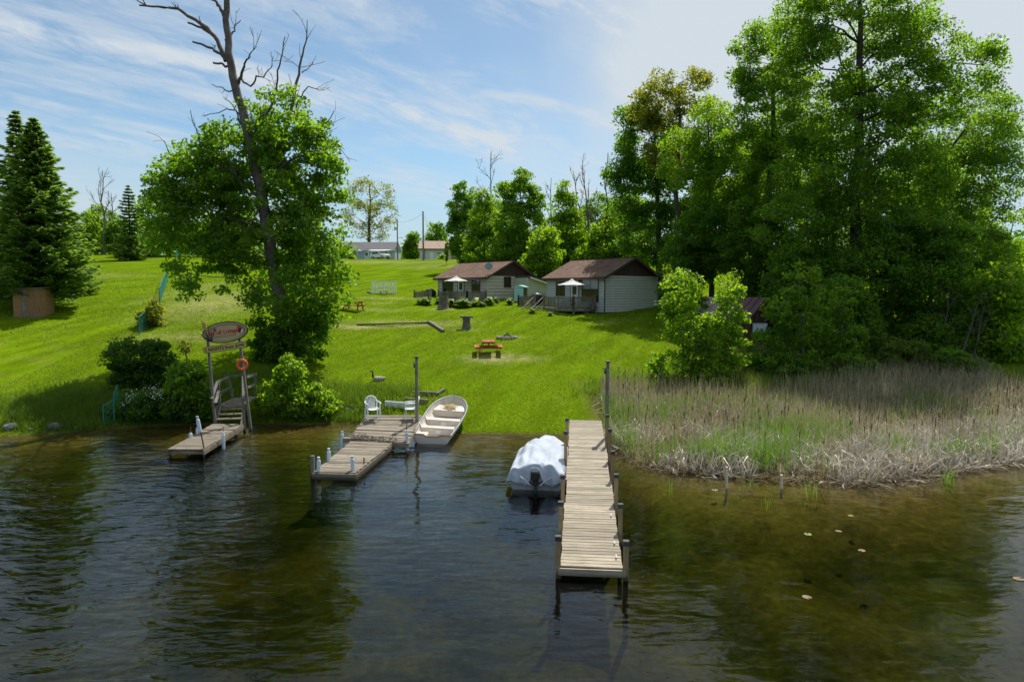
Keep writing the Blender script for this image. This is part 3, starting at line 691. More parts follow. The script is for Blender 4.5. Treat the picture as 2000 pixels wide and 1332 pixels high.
dead_limb([(560, 255), (582, 200), (600, 170), (618, 174), (634, 177)], .05, .012, 12, 3, 1.5)
dead_limb([(545, 330), (580, 305), (610, 280), (632, 250), (652, 218)], .09, .02, 13, 7, 2.0, 1.3)
dead_limb([(590, 268), (625, 272), (660, 282), (684, 318)], .04, .012, 14, 4, 2)
dead_limb([(470, 245), (462, 215), (440, 215), (398, 228)], .05, .015, 15, 3, -1)
dead_limb([(462, 175), (446, 178), (430, 170), (413, 166)], .045, .015, 16, 1, .5)
dead_limb([(474, 235), (455, 205), (436, 190)], .04, .015, 17, 2, .8)
dead_limb([(400, 280), (385, 262), (376, 240), (372, 215)], .04, .015, 18, 1, -1)
dead_limb([(345, 315), (330, 300), (320, 275)], .04, .015, 19, 1, -1)
dead_limb([(505, 385), (480, 375), (460, 340), (440, 300)], .07, .03, 20, 3, -2.5)
dead_limb([(508, 400), (497, 420), (490, 440)], .05, .02, 21, 3, -3)

# --- spruces
b = ground_at(84, 47); spruce('spruce_tree', 'broad tall spruce with plywood shed under its low branches', b, (606 - 238) / F * 47, 3.5, 21, 42, per=140, lo=.135, needle=.34)
b = ground_at(50, 50); spruce('spruce_tree', 'slimmer spruce standing just behind the broad spruce', b, (590 - 222) / F * 50, 2.7, 22, 40, per=95, lo=.12)
b = ground_at(138, 54); spruce('spruce_tree', 'short spruce tucked behind the broad spruce on its inland side', b, 7.6, 2.1, 23, 24, per=70)
b = ground_at(260, 104); spruce('spruce_tree', 'small lone spruce on the lawn crest before the far woods', b, (505 - 360) / F * 104, 2.5, 24, 24, per=45, needle=.5)

# --- woods beside and behind the cottages
G = 'trees of the dark wood by the reeds'
def tree_px(name, label, px, d, boxes, leaf, **kw):
    b = ground_at(px, d); return make_tree(name, label, 'tree', b, px_lobes(boxes, d, b), leaf, **kw)
T = tree_px
T('maple_tree', 'tallest maple of the wood, its thick trunk rising over the barn', 1660, 45,
  [(1530, -60, 1800, 110), (1500, 60, 1660, 260), (1640, 60, 1840, 260), (1500, 220, 1700, 420), (1680, 220, 1850, 420), (1560, 380, 1800, 560), (1780, 70, 1960, 190), (1740, 130, 1880, 260), (1560, -90, 1760, 40), (1480, 360, 1640, 540), (1560, 150, 1780, 400), (1600, 300, 1860, 480), (1700, -40, 1840, 120), (1500, -20, 1620, 140)],
  'maple', trunk_r=.48, n_clusters=760, n_leaves=125, leaf_size=.205, cl_r=.95, seed=31, shell=.4, bark='bark', trunk_pts=[(0, 0, -.3), (0, 0, 4), (.1, 0, 9), (.2, 0, 14), (.1, .3, 19), (0, 0, 24)], limb_r=.36)
T('ash_tree', 'leaning wide crowned tree whose airy outer boughs end the wood beside the sky', 1775, 49,
  [(1780, 170, 1985, 330), (1830, 280, 1990, 440), (1760, 300, 1900, 470), (1850, 400, 1960, 540), (1720, 400, 1860, 600), (1880, 220, 1995, 320)],
  'maple', trunk_r=.32, n_clusters=420, n_leaves=100, leaf_size=.19, cl_r=.95, seed=32, shell=.35, trunk_pts=[(0, 0, -.3), (.1, 0, 4), (.2, 0, 8), (1.5, 0, 11.5), (4.0, 0, 15)], limb_r=.4)
T('maple_tree', 'tall narrow maple with an open dark trunk next to the tallest maple', 1497, 50,
  [(1430, 45, 1530, 190), (1440, 130, 1560, 280), (1400, 240, 1520, 350), (1450, 280, 1570, 420), (1420, 380, 1540, 520), (1500, 40, 1560, 160)],
  'maple', trunk_r=.32, n_clusters=330, n_leaves=115, leaf_size=.195, cl_r=.85, seed=33, trunk_pts=[(0, 0, -.3), (0, 0, 6), (0, 0, 12), (.1, 0, 17), (0, 0, 20.5)], limb_r=.4)
T('oak_tree', 'tall tree with thin olive young leaves at its top behind the white cottage', 1318, 60,
  [(1250, 135, 1340, 260), (1320, 135, 1400, 230), (1255, 215, 1350, 340), (1230, 180, 1290, 260)],
  'olive_leaf', trunk_r=.30, n_clusters=170, n_leaves=70, leaf_size=.22, cl_r=.85, seed=34, trunk_pts=[(0, 0, -.3), (0, 0, 6), (0, 0, 12), (.1, 0, 16), (0, 0, 19)], limb_r=.5)
T('maple_tree', 'dense dark maple rising over the roof peak of the white cottage', 1290, 63,
  [(1205, 220, 1320, 360), (1190, 300, 1300, 430), (1270, 280, 1400, 440), (1210, 400, 1330, 520), (1310, 380, 1420, 520), (1180, 310, 1240, 350), (1200, 200, 1260, 280)],
  'dark_leaf', trunk_r=.36, n_clusters=380, n_leaves=120, leaf_size=.24, cl_r=1.0, seed=35, limb_r=.35)
T('maple_tree', 'bright yellow green maple between the olive topped tree and narrow maple', 1390, 54,
  [(1340, 190, 1440, 330), (1350, 290, 1480, 430), (1330, 400, 1450, 540), (1290, 250, 1360, 370)],
  'bright_leaf', trunk_r=.26, n_clusters=300, n_leaves=115, leaf_size=.205, cl_r=.9, seed=36, limb_r=.35)
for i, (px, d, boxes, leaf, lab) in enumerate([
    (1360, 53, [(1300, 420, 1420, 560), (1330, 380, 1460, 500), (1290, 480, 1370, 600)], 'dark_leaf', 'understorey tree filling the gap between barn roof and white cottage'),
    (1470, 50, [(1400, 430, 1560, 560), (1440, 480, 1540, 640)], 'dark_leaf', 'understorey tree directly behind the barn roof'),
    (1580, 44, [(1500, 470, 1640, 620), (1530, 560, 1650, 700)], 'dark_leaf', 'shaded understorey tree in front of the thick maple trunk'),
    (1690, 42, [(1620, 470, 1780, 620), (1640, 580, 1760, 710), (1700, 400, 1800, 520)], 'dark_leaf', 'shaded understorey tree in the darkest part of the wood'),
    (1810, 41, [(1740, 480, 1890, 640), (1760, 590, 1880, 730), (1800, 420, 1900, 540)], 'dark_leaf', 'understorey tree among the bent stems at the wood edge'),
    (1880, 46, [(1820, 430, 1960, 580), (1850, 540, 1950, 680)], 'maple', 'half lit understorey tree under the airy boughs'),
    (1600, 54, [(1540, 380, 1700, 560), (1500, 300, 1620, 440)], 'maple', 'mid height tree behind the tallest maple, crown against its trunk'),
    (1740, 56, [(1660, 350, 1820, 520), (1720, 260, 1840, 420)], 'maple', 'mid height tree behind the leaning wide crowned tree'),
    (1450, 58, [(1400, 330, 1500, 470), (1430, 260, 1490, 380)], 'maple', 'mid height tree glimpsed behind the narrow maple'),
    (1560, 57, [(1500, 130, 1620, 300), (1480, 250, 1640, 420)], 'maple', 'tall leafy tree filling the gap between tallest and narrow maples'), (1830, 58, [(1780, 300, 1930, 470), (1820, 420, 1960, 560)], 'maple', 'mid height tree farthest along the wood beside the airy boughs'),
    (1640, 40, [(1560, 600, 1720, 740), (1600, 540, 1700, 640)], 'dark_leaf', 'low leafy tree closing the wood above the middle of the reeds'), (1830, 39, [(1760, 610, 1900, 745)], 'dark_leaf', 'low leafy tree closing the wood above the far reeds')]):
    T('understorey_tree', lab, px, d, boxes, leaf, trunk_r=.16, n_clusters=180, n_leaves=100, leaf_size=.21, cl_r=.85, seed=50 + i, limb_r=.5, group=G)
for i, (px, d, boxes, lab) in enumerate([
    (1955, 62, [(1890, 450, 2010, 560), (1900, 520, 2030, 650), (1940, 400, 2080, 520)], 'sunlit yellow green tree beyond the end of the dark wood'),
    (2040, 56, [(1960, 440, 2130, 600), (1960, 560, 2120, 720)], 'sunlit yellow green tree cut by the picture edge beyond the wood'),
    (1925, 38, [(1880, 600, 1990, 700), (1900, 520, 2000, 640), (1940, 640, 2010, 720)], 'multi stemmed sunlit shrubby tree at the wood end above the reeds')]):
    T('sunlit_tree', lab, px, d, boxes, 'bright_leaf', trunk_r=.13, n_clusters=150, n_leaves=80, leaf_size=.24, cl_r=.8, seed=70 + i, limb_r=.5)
# bent stems at the wood edge
for i, (px, px2, lab) in enumerate([(1878, 1915, 'thin dark stem leaning out at the wood end'), (1905, 1925, 'thin dark stem nearest upright at the wood end'), (1925, 1985, 'thin dark stem bending far over at the wood end'), (1845, 1850, 'thin dark stem deepest in the wood end')]):
    b = ground_at(px, 36.5 + i * .4); e = at(px2, 560, 37 + i * .4) - b
    bare_tree('bent_sapling', lab, b, e.z, .07, 90 + i, 'bent stems at the wood end', n=4, lean=(e.x, .3), bark='bark', length=.3)
# saplings before the wood
for i, (px, d, boxes, leaf, n, lab) in enumerate([
    (1335, 34.5, [(1290, 520, 1370, 620), (1290, 590, 1390, 690), (1265, 680, 1360, 770), (1330, 650, 1400, 740)], 'bright_leaf', 150, 'bright sapling nearest the lawn, before the white cottage corner'),
    (1420, 35, [(1395, 530, 1450, 600), (1385, 570, 1450, 680), (1370, 680, 1440, 770), (1400, 640, 1460, 720)], 'bright_leaf', 120, 'bright twin topped sapling before the barn'),
    (1385, 33.8, [(1340, 700, 1420, 775), (1360, 610, 1410, 700)], 'bright_leaf', 70, 'low bright sapling between the two taller saplings at the reeds'),
    (1572, 37, [(1535, 515, 1610, 600), (1520, 580, 1620, 680), (1510, 660, 1620, 760), (1490, 560, 1560, 640)], 'maple', 150, 'pale barked sapling with a rounded tip in front of the dark wood'),
    (1640, 37.5, [(1610, 560, 1670, 640), (1600, 620, 1690, 720), (1630, 690, 1700, 760)], 'maple', 110, 'slender shaded sapling beside the rounded one'),
    (1480, 37, [(1440, 640, 1540, 720), (1440, 690, 1560, 765)], 'dark_leaf', 90, 'wide low shrubby sapling under the barn gable')]):
    T('sapling', lab, px, d, boxes, leaf, trunk_r=.06, n_clusters=n, n_leaves=44, leaf_size=.185, cl_r=.46, seed=110 + i, bark='bark_pale', limb_r=.6, min_z=.1, group='saplings between the lawn and the wood')
T('willow_shrub', 'grey green rounded willow shrub behind the reeds', 1765, 36, [(1715, 660, 1815, 745), (1690, 690, 1760, 755)], 'tall_grass', trunk_r=.05, n_clusters=80, n_leaves=80, leaf_size=.15, cl_r=.4, seed=130, min_z=.05)
# trees behind the cottages
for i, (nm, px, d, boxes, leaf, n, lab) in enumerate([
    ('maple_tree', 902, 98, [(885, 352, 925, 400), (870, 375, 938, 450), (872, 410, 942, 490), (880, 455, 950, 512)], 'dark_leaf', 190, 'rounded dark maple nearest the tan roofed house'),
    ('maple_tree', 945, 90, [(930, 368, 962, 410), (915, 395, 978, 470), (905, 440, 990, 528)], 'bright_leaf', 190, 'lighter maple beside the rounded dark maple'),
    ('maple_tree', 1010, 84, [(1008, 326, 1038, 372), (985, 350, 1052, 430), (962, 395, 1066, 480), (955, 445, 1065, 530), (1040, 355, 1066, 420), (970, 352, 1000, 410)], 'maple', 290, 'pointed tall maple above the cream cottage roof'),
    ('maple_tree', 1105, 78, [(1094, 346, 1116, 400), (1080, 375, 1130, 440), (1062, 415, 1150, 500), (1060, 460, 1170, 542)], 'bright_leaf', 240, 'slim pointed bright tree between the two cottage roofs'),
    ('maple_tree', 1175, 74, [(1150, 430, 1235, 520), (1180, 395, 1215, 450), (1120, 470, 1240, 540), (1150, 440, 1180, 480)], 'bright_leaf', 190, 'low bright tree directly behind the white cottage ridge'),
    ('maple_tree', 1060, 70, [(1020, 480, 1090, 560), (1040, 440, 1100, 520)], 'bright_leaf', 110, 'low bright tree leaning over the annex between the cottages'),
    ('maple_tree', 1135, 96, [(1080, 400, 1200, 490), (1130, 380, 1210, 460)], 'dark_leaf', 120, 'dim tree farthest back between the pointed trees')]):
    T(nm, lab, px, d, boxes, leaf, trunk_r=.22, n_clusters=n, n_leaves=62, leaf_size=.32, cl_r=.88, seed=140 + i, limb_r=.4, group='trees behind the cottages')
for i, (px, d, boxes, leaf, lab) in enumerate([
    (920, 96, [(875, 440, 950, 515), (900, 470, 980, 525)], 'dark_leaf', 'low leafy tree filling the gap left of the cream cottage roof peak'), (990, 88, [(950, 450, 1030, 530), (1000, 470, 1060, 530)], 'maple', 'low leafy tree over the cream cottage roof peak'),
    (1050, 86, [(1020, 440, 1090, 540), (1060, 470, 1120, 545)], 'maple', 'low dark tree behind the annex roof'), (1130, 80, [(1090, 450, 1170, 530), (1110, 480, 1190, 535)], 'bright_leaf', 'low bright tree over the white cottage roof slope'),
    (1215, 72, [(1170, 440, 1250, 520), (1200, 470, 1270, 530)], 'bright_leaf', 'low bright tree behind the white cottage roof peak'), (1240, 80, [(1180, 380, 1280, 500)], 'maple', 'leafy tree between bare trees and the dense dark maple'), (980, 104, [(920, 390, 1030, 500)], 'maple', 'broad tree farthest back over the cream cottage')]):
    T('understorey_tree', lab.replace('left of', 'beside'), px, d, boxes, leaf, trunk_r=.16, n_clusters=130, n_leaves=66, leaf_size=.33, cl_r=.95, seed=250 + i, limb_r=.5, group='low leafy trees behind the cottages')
for i, (px, d, top, lab, n) in enumerate([(958, 92, 295, 'slim bare dead tree poking above the maples behind the cream cottage', 9), (1160, 76, 310, 'forked bare dead tree behind the white cottage', 8), (1183, 74, 295, 'bare dead tree nearest the dark maple', 7), (1075, 88, 345, 'short bare dead tree between the pointed trees', 5), (1145, 80, 330, 'thin bare tree leaning away from the dark maple', 5)]):
    b = ground_at(px, d); bare_tree('bare_tree', lab, b, at(px, top, d).z - b.z, .16, 160 + i, 'bare dead trees behind the cottages', n=n, bark='bark_dead', lean=((-1.6, 0) if i in (1, 4) else (0, 0)), up=1.2, length=.26)
# far trees
T('oak_tree', 'sparse spreading oak behind the pale blue house', 722, 168, [(675, 345, 770, 420), (665, 390, 730, 450), (715, 390, 780, 450), (690, 430, 760, 475)], 'olive_leaf', trunk_r=.55, n_clusters=210, n_leaves=24, leaf_size=.42, cl_r=1.5, seed=171, limb_r=.4, shell=.6)
for i, (px, d, boxes, lab) in enumerate([(851, 172, [(833, 435, 872, 480), (830, 460, 878, 500)], 'round tree behind the tan roofed house'), (803, 165, [(790, 455, 818, 490), (788, 475, 822, 508)], 'narrow tree between the two utility poles')]):
    T('far_tree', lab, px, d, boxes, 'maple', trunk_r=.3, n_clusters=70, n_leaves=70, leaf_size=.5, cl_r=1.3, seed=180 + i)
i = 0
for px, d, top, w, leaf, lab in [(172, 122, 415, 26, 'bright_leaf', 'sunlit broadleaf tree next to the spruces on the crest'), (205, 126, 400, 30, 'bright_leaf', 'sunlit broadleaf tree below the tall bare tree'), (232, 120, 428, 24, 'maple', 'small broadleaf tree against the lone spruce'), (295, 116, 385, 32, 'maple', 'broadleaf tree beside the lone spruce, half behind the leaning tree'),
                                 (335, 122, 380, 34, 'bright_leaf', 'broadleaf tree seen through the leaning tree crown'), (380, 124, 400, 34, 'maple', 'crest tree behind the leaning tree crown, nearer the lake fence'), (430, 126, 410, 32, 'maple', 'crest tree behind the leaning trunk'), (475, 130, 415, 30, 'bright_leaf', 'crest tree glimpsed past the leaning trunk'),
                                 (600, 160, 440, 26, 'maple', 'crest tree glimpsed beside the pale blue house'), (-15, 80, 380, 40, 'bright_leaf', 'sunlit tree at the picture edge behind the spruces'), (130, 116, 440, 26, 'maple', 'low broadleaf tree showing past the short spruce')]:
    b = ground_at(px, d); bt = 570 + F * (CAM_H - b.z) / d
    make_tree('crest_tree', lab, 'tree', b, px_lobes([(px - w, top, px + w * .8, (top + bt) / 2 + 10), (px - w * 1.2, (top + bt) / 2 - 20, px + w * 1.2, bt)], d, b), leaf, trunk_r=.25, n_clusters=95, n_leaves=60, leaf_size=.42, cl_r=1.15, seed=200 + i, group='broadleaf trees along the lawn crest', limb_r=.4); i += 1
for i, (px, d, top, lab) in enumerate([(210, 118, 330, 'tall bare tree on the crest between spruces'), (228, 121, 375, 'shorter bare tree on the crest by the lone spruce')]):
    b = ground_at(px, d); bare_tree('bare_tree', lab, b, at(px, top, d).z - b.z, .22, 220 + i, 'bare trees on the lawn crest', n=8, bark='bark_pale', up=1.1, length=.34)
# far wood behind everything
P = []
rngf = np.random.default_rng(77)
for x in np.arange(-230, 230, 5.0):
    for row in range(3):
        xx = x + rngf.normal(0, 1.6); yy = 205 + row * 16 + rngf.normal(0, 3) - .10 * abs(x) * 1.0; h = rngf.uniform(5, 9) * (1.5 if abs(x + 15) > 55 else .72)
        z0 = 12.6; m = 95; g = rngf.normal(0, 1, (m, 3)); g /= np.linalg.norm(g, axis=1)[:, None]; g *= (rngf.uniform(.2, 1, m) ** .5)[:, None]
        P.append(np.c_[xx + g[:, 0] * 3.4, yy + g[:, 1] * 3, z0 + h * .45 + g[:, 2] * h * .55])
V, Q = leaf_quads(np.concatenate(P), .3, 1.35, rng=rngf)
props(mesh_object('far_woods', fast_mesh('far_woods', V, quads=Q), M['dark_leaf']), 'dark band of far woods on the horizon behind the houses', 'woods', kind='stuff')

# ------------------------------------------------------------------ docks
def plank_row(root, A0, B0, A1, B1, width, thick, mat, gap=.012, jit=.004, name='plank', skip=None, over=0.0):
    """boards laid side by side from edge A0-B0 to edge A1-B1 (world points), each its own object under root"""
    A0, B0, A1, B1 = map(Vector, (A0, B0, A1, B1)); base = root.location
    n = max(1, round(((A1 - A0).length + (B1 - B0).length) / 2 / (width + gap)))
    mb = MB(); mb.box((0, 0, 0), (1.0, width, thick)); me = mb.mesh(name, bevel=.004); me.materials.append(mat)
    inv = root.rotation_euler.to_matrix().inverted()
    for i in range(n):
        if skip and i in skip: continue
        t = (i + .5) / n; a = A0.lerp(A1, t); b = B0.lerp(B1, t); x = inv @ (b - a); c = inv @ ((a + b) / 2 - base)
        fw = inv @ ((A1 - A0).normalized())
        xn = x.normalized(); zn = xn.cross(fw).normalized(); yn = zn.cross(xn); m = Matrix((xn, yn, zn)).transposed()
        o = mesh_object(name, me, None, root); o.location = c + zn * random.gauss(0, jit) + xn * random.gauss(0, jit * 2)
        o.rotation_euler = (m @ Matrix.Rotation(random.gauss(0, jit * 1.2), 3, 'Z') @ Matrix.Rotation(random.gauss(0, jit), 3, 'X')).to_euler()
        o.scale = (x.length + over + random.gauss(0, jit), 1, 1)
def local(root, p): return root.rotation_euler.to_matrix().inverted() @ (Vector(p) - root.location)
def sleeve(root, name, p, h=.46, r=.062, rod=None, lean=(0, 0), mat='pvc', below=.35, rodmat='rust'):
    q = local(root, p)
    mb = MB(); mb.lathe([(r * .9, -below), (r, -below + .02), (r, h * .70), (r * .92, h * .76), (r * .58, h * .82), (r * .58, h * .86), (r * .72, h * .88), (r * .72, h), (r * .3, h + .004)], 14)
    o = mb.build(name, M[mat], root, q, (lean[0], lean[1], 0), smooth=False)
    if rod:
        mb = MB(); mb.tube([(0, 0, h * .9), (0.01, 0, h + rod)], .014, 6); mb.build('rod', M[rodmat], o)
    return o
# the pale new dock
E0 = Vector((1.574, 13.12, 0)); E1 = Vector((2.83, 25.85, 0)); dv = (E1 - E0); LEN = dv.length; DA = -math.atan2(dv.x, dv.y)
dock = thing('long_dock', 'long pale plank dock with black capped posts running from the beach into the lake', 'dock', E0, DA)
SEC = 7; sl = LEN / SEC; HWD = .61
def dz_(y): return .25 + .51 * y / LEN
boards = MB(); boards.box((0, 0, 0), (1.22, .132, .036)); bme = boards.mesh('plank', bevel=.004); bme.materials.append(M['wood_new'])
for s in range(SEC):
    ox = random.uniform(-.02, .02)
    for k in range(12):
        y = s * sl + (k + .5) * sl / 12
        o = mesh_object('plank', bme, None, dock, (ox + random.gauss(0, .006), y, dz_(y) - .018 + random.gauss(0, .0018)), (math.atan(.51 / LEN), random.gauss(0, .003), random.gauss(0, .0025)))
    for sx in (-1, 1):
        mb = MB(); mb.beam((sx * .56 + ox, s * sl + .01, dz_(s * sl) - .115), (sx * .56 + ox, (s + 1) * sl - .01, dz_((s + 1) * sl) - .115), .045, .15); mb.build('side_beam', M['wood_new'], dock)
    mb = MB(); mb.beam((-.57 + ox, s * sl + .03, dz_(s * sl) - .12), (.57 + ox, s * sl + .03, dz_(s * sl) - .12), .04, .15); mb.build('cross_beam', M['wood_new'], dock)
mb = MB(); mb.beam((-.66, -.03, .145), (.66, -.03, .145), .045, .14); mb.build('fascia_board', M['wood_new'], dock)
def dpost(sx, k, h, y=None):
    y = k * sl + (.06 if k else .03) if y is None else y; x = sx * (HWD + .055); z = dz_(y)
    mb = MB(); mb.box((0, 0, (h - 1.9) / 2 + 0), (.095, .095, h + 1.9)); p = mb.build('post', M['wood_new_post'], dock, (x, y, z), bevel=.006)
    mb = MB(); mb.box((0, 0, h + .02), (.125, .125, .075)); mb.prism([(-.0625, -.0625, h + .0575), (.0625, -.0625, h + .0575), (.0625, .0625, h + .0575), (-.0625, .0625, h + .0575)], (0, 0, .02)); mb.build('post_cap', M['dark_metal'], p, bevel=.008)
for k, h in ((0, .47), (1, .55), (2, .66), (3, .74), (4, .92), (5, .95)): dpost(1, k, h)
for k, h in ((0, .52), (1, .56), (2, .60), (3.9, .86), (5.0, .80)): dpost(-1, k, h)
for x, y in ((.50, .45), (.50, 1.15), (.50, 2.75)):
    c = MB(); c.box((0, 0, .012), (.035, .05, .02)); c.beam((0, -.08, .045), (0, .08, .045), .02, .018); c.beam((0, -.03, .01), (0, -.03, .045), .016, .016); c.beam((0, .03, .01), (0, .03, .045), .016, .016)
    c.build('cleat', M['steel'], dock, (x, y, dz_(y)))
def light_post(label, p, top, lamp_side, mat='wood_grey_post', base=-1.0):
    t = thing('lamp_post', label, 'lamp post', p, group='wooden lamp posts by the docks')
    mb = MB(); mb.box((0, 0, (top + base) / 2), (.10, .10, top - base)); mb.build('post', M[mat], t, bevel=.006)
    mb = MB(); mb.box((0, 0, top + .05), (.17, .20, .05)); mb.box((0, 0, top + .012), (.10, .10, .024)); mb.build('lamp_hood', M['dark_metal'], t, bevel=.01)
    mb = MB(); mb.box((lamp_side * .085, 0, top - .30), (.07, .10, .12)); mb.box((lamp_side * .10, 0, top - .20), (.10, .08, .04)); mb.build('lamp', M['black'], t, bevel=.01)
    mb = MB(); mb.tube([(lamp_side * .058, -.02, top - .36), (lamp_side * .060, -.02, .3)], .008, 5); mb.build('cable', M['black'], t)
pd = E0 + dv * (10.35 / LEN); light_post('weathered lamp post standing beside the long pale dock', (pd.x + .70, pd.y - .07, dz_(10.35)), 2.55, -1)
pm = on_z(815, 838, .30); light_post('weathered lamp post between the plastic chairs and the rowing boat', (pm.x, pm.y, .30), at(812, 700, pm.y).z - .30, -1)

# middle dock with the wide platform
def corner(px, py, z): return on_z(px, py, z)
mA0, mB0 = corner(612.6, 922, .21), corner(694.6, 924, .21); mA1, mB1 = corner(685, 862, .25), corner(768, 864.5, .25)
mdock = thing('platform_dock', 'grey weathered dock with a wide shore platform and white sleeved posts', 'dock', ((mA0 + mB0) / 2).to_tuple()[:2] + (0,))
plank_row(mdock, mA0, mB0, mA1, mB1, .130, .036, M['wood_dock'], gap=.020, jit=.007)
pA0, pB0, pA1, pB1 = corner(683, 855.5, .32), corner(797, 863.5, .32), corner(716.6, 811, .68), corner(824, 811, .68)
plank_row(mdock, pA0, pB0, pA1, pB1, .125, .036, M['wood_dock'], gap=.022, jit=.011)
for a, b in ((mA0, mA1), (mB0, mB1)):
    mb = MB(); mb.beam(local(mdock, a) - Vector((0, 0, .13)), local(mdock, b) - Vector((0, 0, .13)), .05, .19); mb.build('side_beam', M['wood_dock'], mdock)
mb = MB(); mb.beam(local(mdock, mA0) + Vector((-.02, -.035, -.12)), local(mdock, mB0) + Vector((.02, -.035, -.12)), .05, .21); mb.build('end_board', M['wood_dock'], mdock)
for a, b, o in ((pA0, pA1, 0), (pB0, pB1, 0), (pA0, pB0, -.04)):
    mb = MB(); mb.beam(local(mdock, a) + Vector((0, o, -.11)), local(mdock, b) + Vector((0, o, -.11)), .05, .17); mb.build('platform_beam', M['wood_dock'], mdock)
mb = MB(); mb.beam(local(mdock, corner(671, 859, .27)), local(mdock, corner(686, 859, .27)), .22, .16); mb.build('corner_block', M['wood_grey'], mdock)
for nm, px, py, z, kw in (('post_sleeve', 622.7, 921.5, .20, {}), ('post_sleeve', 642.5, 903, .20, {}), ('post_sleeve', 689.5, 919, .22, dict(lean=(0, -.05))), ('post_sleeve', 669, 866, .15, dict(rod=.32, lean=(0, -.03), rodmat='tall_grass')), ('post_sleeve', 794.5, 862, .31, dict(rod=.30, h=.40, rodmat='black'))):
    sleeve(mdock, nm, on_z(px, py, z), **kw)
mb = MB(); mb.box((0, 0, -.2), (.10, .10, 1.4)); mb.build('post', M['wood_grey_post'], mdock, local(mdock, on_z(613.5, 920, .21)) + Vector((-.04, 0, -.02)))
mb = MB(); mb.tube([(0, 0, -.1), (0, 0, .22)], .022, 8); mb.build('pipe_stub', M['rust'], mdock, local(mdock, on_z(711, 907, .22)))
mb = MB(); mb.beam(local(mdock, on_z(642, 905.5, .22)) + Vector((0, 0, .015)), local(mdock, on_z(713, 906.5, .22)) + Vector((0, 0, .015)), .03, .03); mb.build('joint_strip', M['black'], mdock)
P = []
for _ in range(260):
    u, v_ = random.random() ** 1.3, abs(random.gauss(0, .3)); a = pA0.lerp(pB0, u * .8); P.append(Vector((a.x + random.gauss(0, .04), a.y + v_ * .55 - .08, (.345 if v_ * .55 > .08 else .27) + random.uniform(0, .03) + .36 * max(0, v_ * .55 - .08) / 2.4)))
deb = blades('drifted_weed', np.array([tuple(p) for p in P]), np.full(len(P), .05), .06, M['timber'], 1.2); props(deb, 'dry drifted weed lying where the two middle dock levels meet', 'weed', kind='stuff')

# old dock under the sign, and its stairway
lA0, lB0, lA1, lB1 = corner(327.5, 878, .28), corner(397.5, 878.5, .28), corner(415, 829, .32), corner(476, 829, .32)
odock = thing('small_dock', 'small grey dock at the foot of the sign stairs with rusty pipe posts', 'dock', ((lA0 + lB0) / 2).to_tuple()[:2] + (0,))
plank_row(odock, lA0, lB0, lA1, lB1, .14, .038, M['wood_grey'], jit=.006)
for a, b in ((lA0, lA1), (lB0, lB1)):
    mb = MB(); mb.beam(local(odock, a) - Vector((0, 0, .105)), local(odock, b) - Vector((0, 0, .105)), .05, .15); mb.build('side_beam', M['wood_grey'], odock)
mb = MB(); mb.beam(local(odock, lA0) + Vector((0, .06, -.10)), local(odock, lB0) + Vector((0, .06, -.10)), .05, .12); mb.build('end_board', M['wood_grey'], odock)
for t in (0.03, .5, .97):
    p = local(odock, lA0.lerp(lB0, t)); mb = MB(); mb.tube([(p.x, p.y + .1, -.35), (p.x, p.y + .1, .25)], .035, 7); mb.build('leg', M['wood_grey_post'], odock)
q = local(odock, corner(398, 873, .35)); mb = MB(); mb.tube([(q.x, q.y, -.8), (q.x, q.y, .36), (q.x - .13, q.y + .03, 1.02)], .026, 8); mb.build('pipe_post', M['rust'], odock)
sleeve(odock, 'post_sleeve', odock.location + Vector((q.x - .13, q.y + .03, .92)), h=.50, below=.06, lean=(0, -.16))
sleeve(odock, 'post_sleeve', on_z(372.5, 853.5, .33), h=.16, rod=.22, below=.3); sleeve(odock, 'post_sleeve', on_z(386, 846, .33), h=.22, below=.3); sleeve(odock, 'post_sleeve', on_z(436.3, 863, .22), h=.36, rod=.20, below=.3)
st = thing('stairway', 'weathered wooden stairs with landing and handrails under the oval sign', 'stairs', at(450, 829, 27.45).to_tuple()[:2] + (.35,))
def sp(px, py, d): return local(st, at(px, py, d))
def rail(nm, a, b, w=.05, h=.10, mat='wood_grey_post', up=(0, 0, 1)):
    mb = MB(); mb.beam(sp(*a), sp(*b), w, h, up); return mb.build(nm, M[mat], st)
for k, (y, xa, xb, d) in enumerate([(818.7, 424, 471, 27.6), (809.5, 427, 472, 27.95), (799.5, 430, 473, 28.3)]):
    mb = MB(); mb.beam(sp(xa, y, d), sp(xb, y - 1.5, d), .24, .045); mb.build('step', M['wood_grey'], st)
for xa, xb in ((425, 431), (471, 476)):
    mb = MB(); mb.beam(sp(xa, 833, 27.45), sp(xb, 795, 28.5), .05, .22); mb.build('stringer', M['wood_grey'], st)
plank_row(st, at(423.6, 792.5, 28.45), at(478, 788.5, 28.45), at(457, 777.5, 29.9), at(507, 773.5, 29.9), .14, .04, M['wood_grey'], jit=.008)
mb = MB(); mb.beam(sp(424, 795, 28.43), sp(477, 791, 28.43), .04, .12); mb.build('landing_beam', M['wood_grey'], st)
for a, b in (((415.2, 778, 27.5), (422.6, 836, 27.45)), ((426.5, 746, 28.45), (430, 800, 28.45)), ((446, 738, 29.85), (457, 786, 29.9)), ((474, 778, 27.5), (478, 848, 27.4)), ((498, 731, 29.85), (500.5, 785, 29.9)), ((424, 792, 28.4), (430, 832, 28.3))): rail('post', a, b, .09, .09, up=(0, 1, 0))
for a, b in (((425, 744.5, 28.5), (413.5, 779, 27.4)), ((475, 735.5, 28.5), (475.5, 779, 27.4)), ((428, 760, 28.5), (421, 787, 27.5))): rail('handrail', a, b, .11, .045)
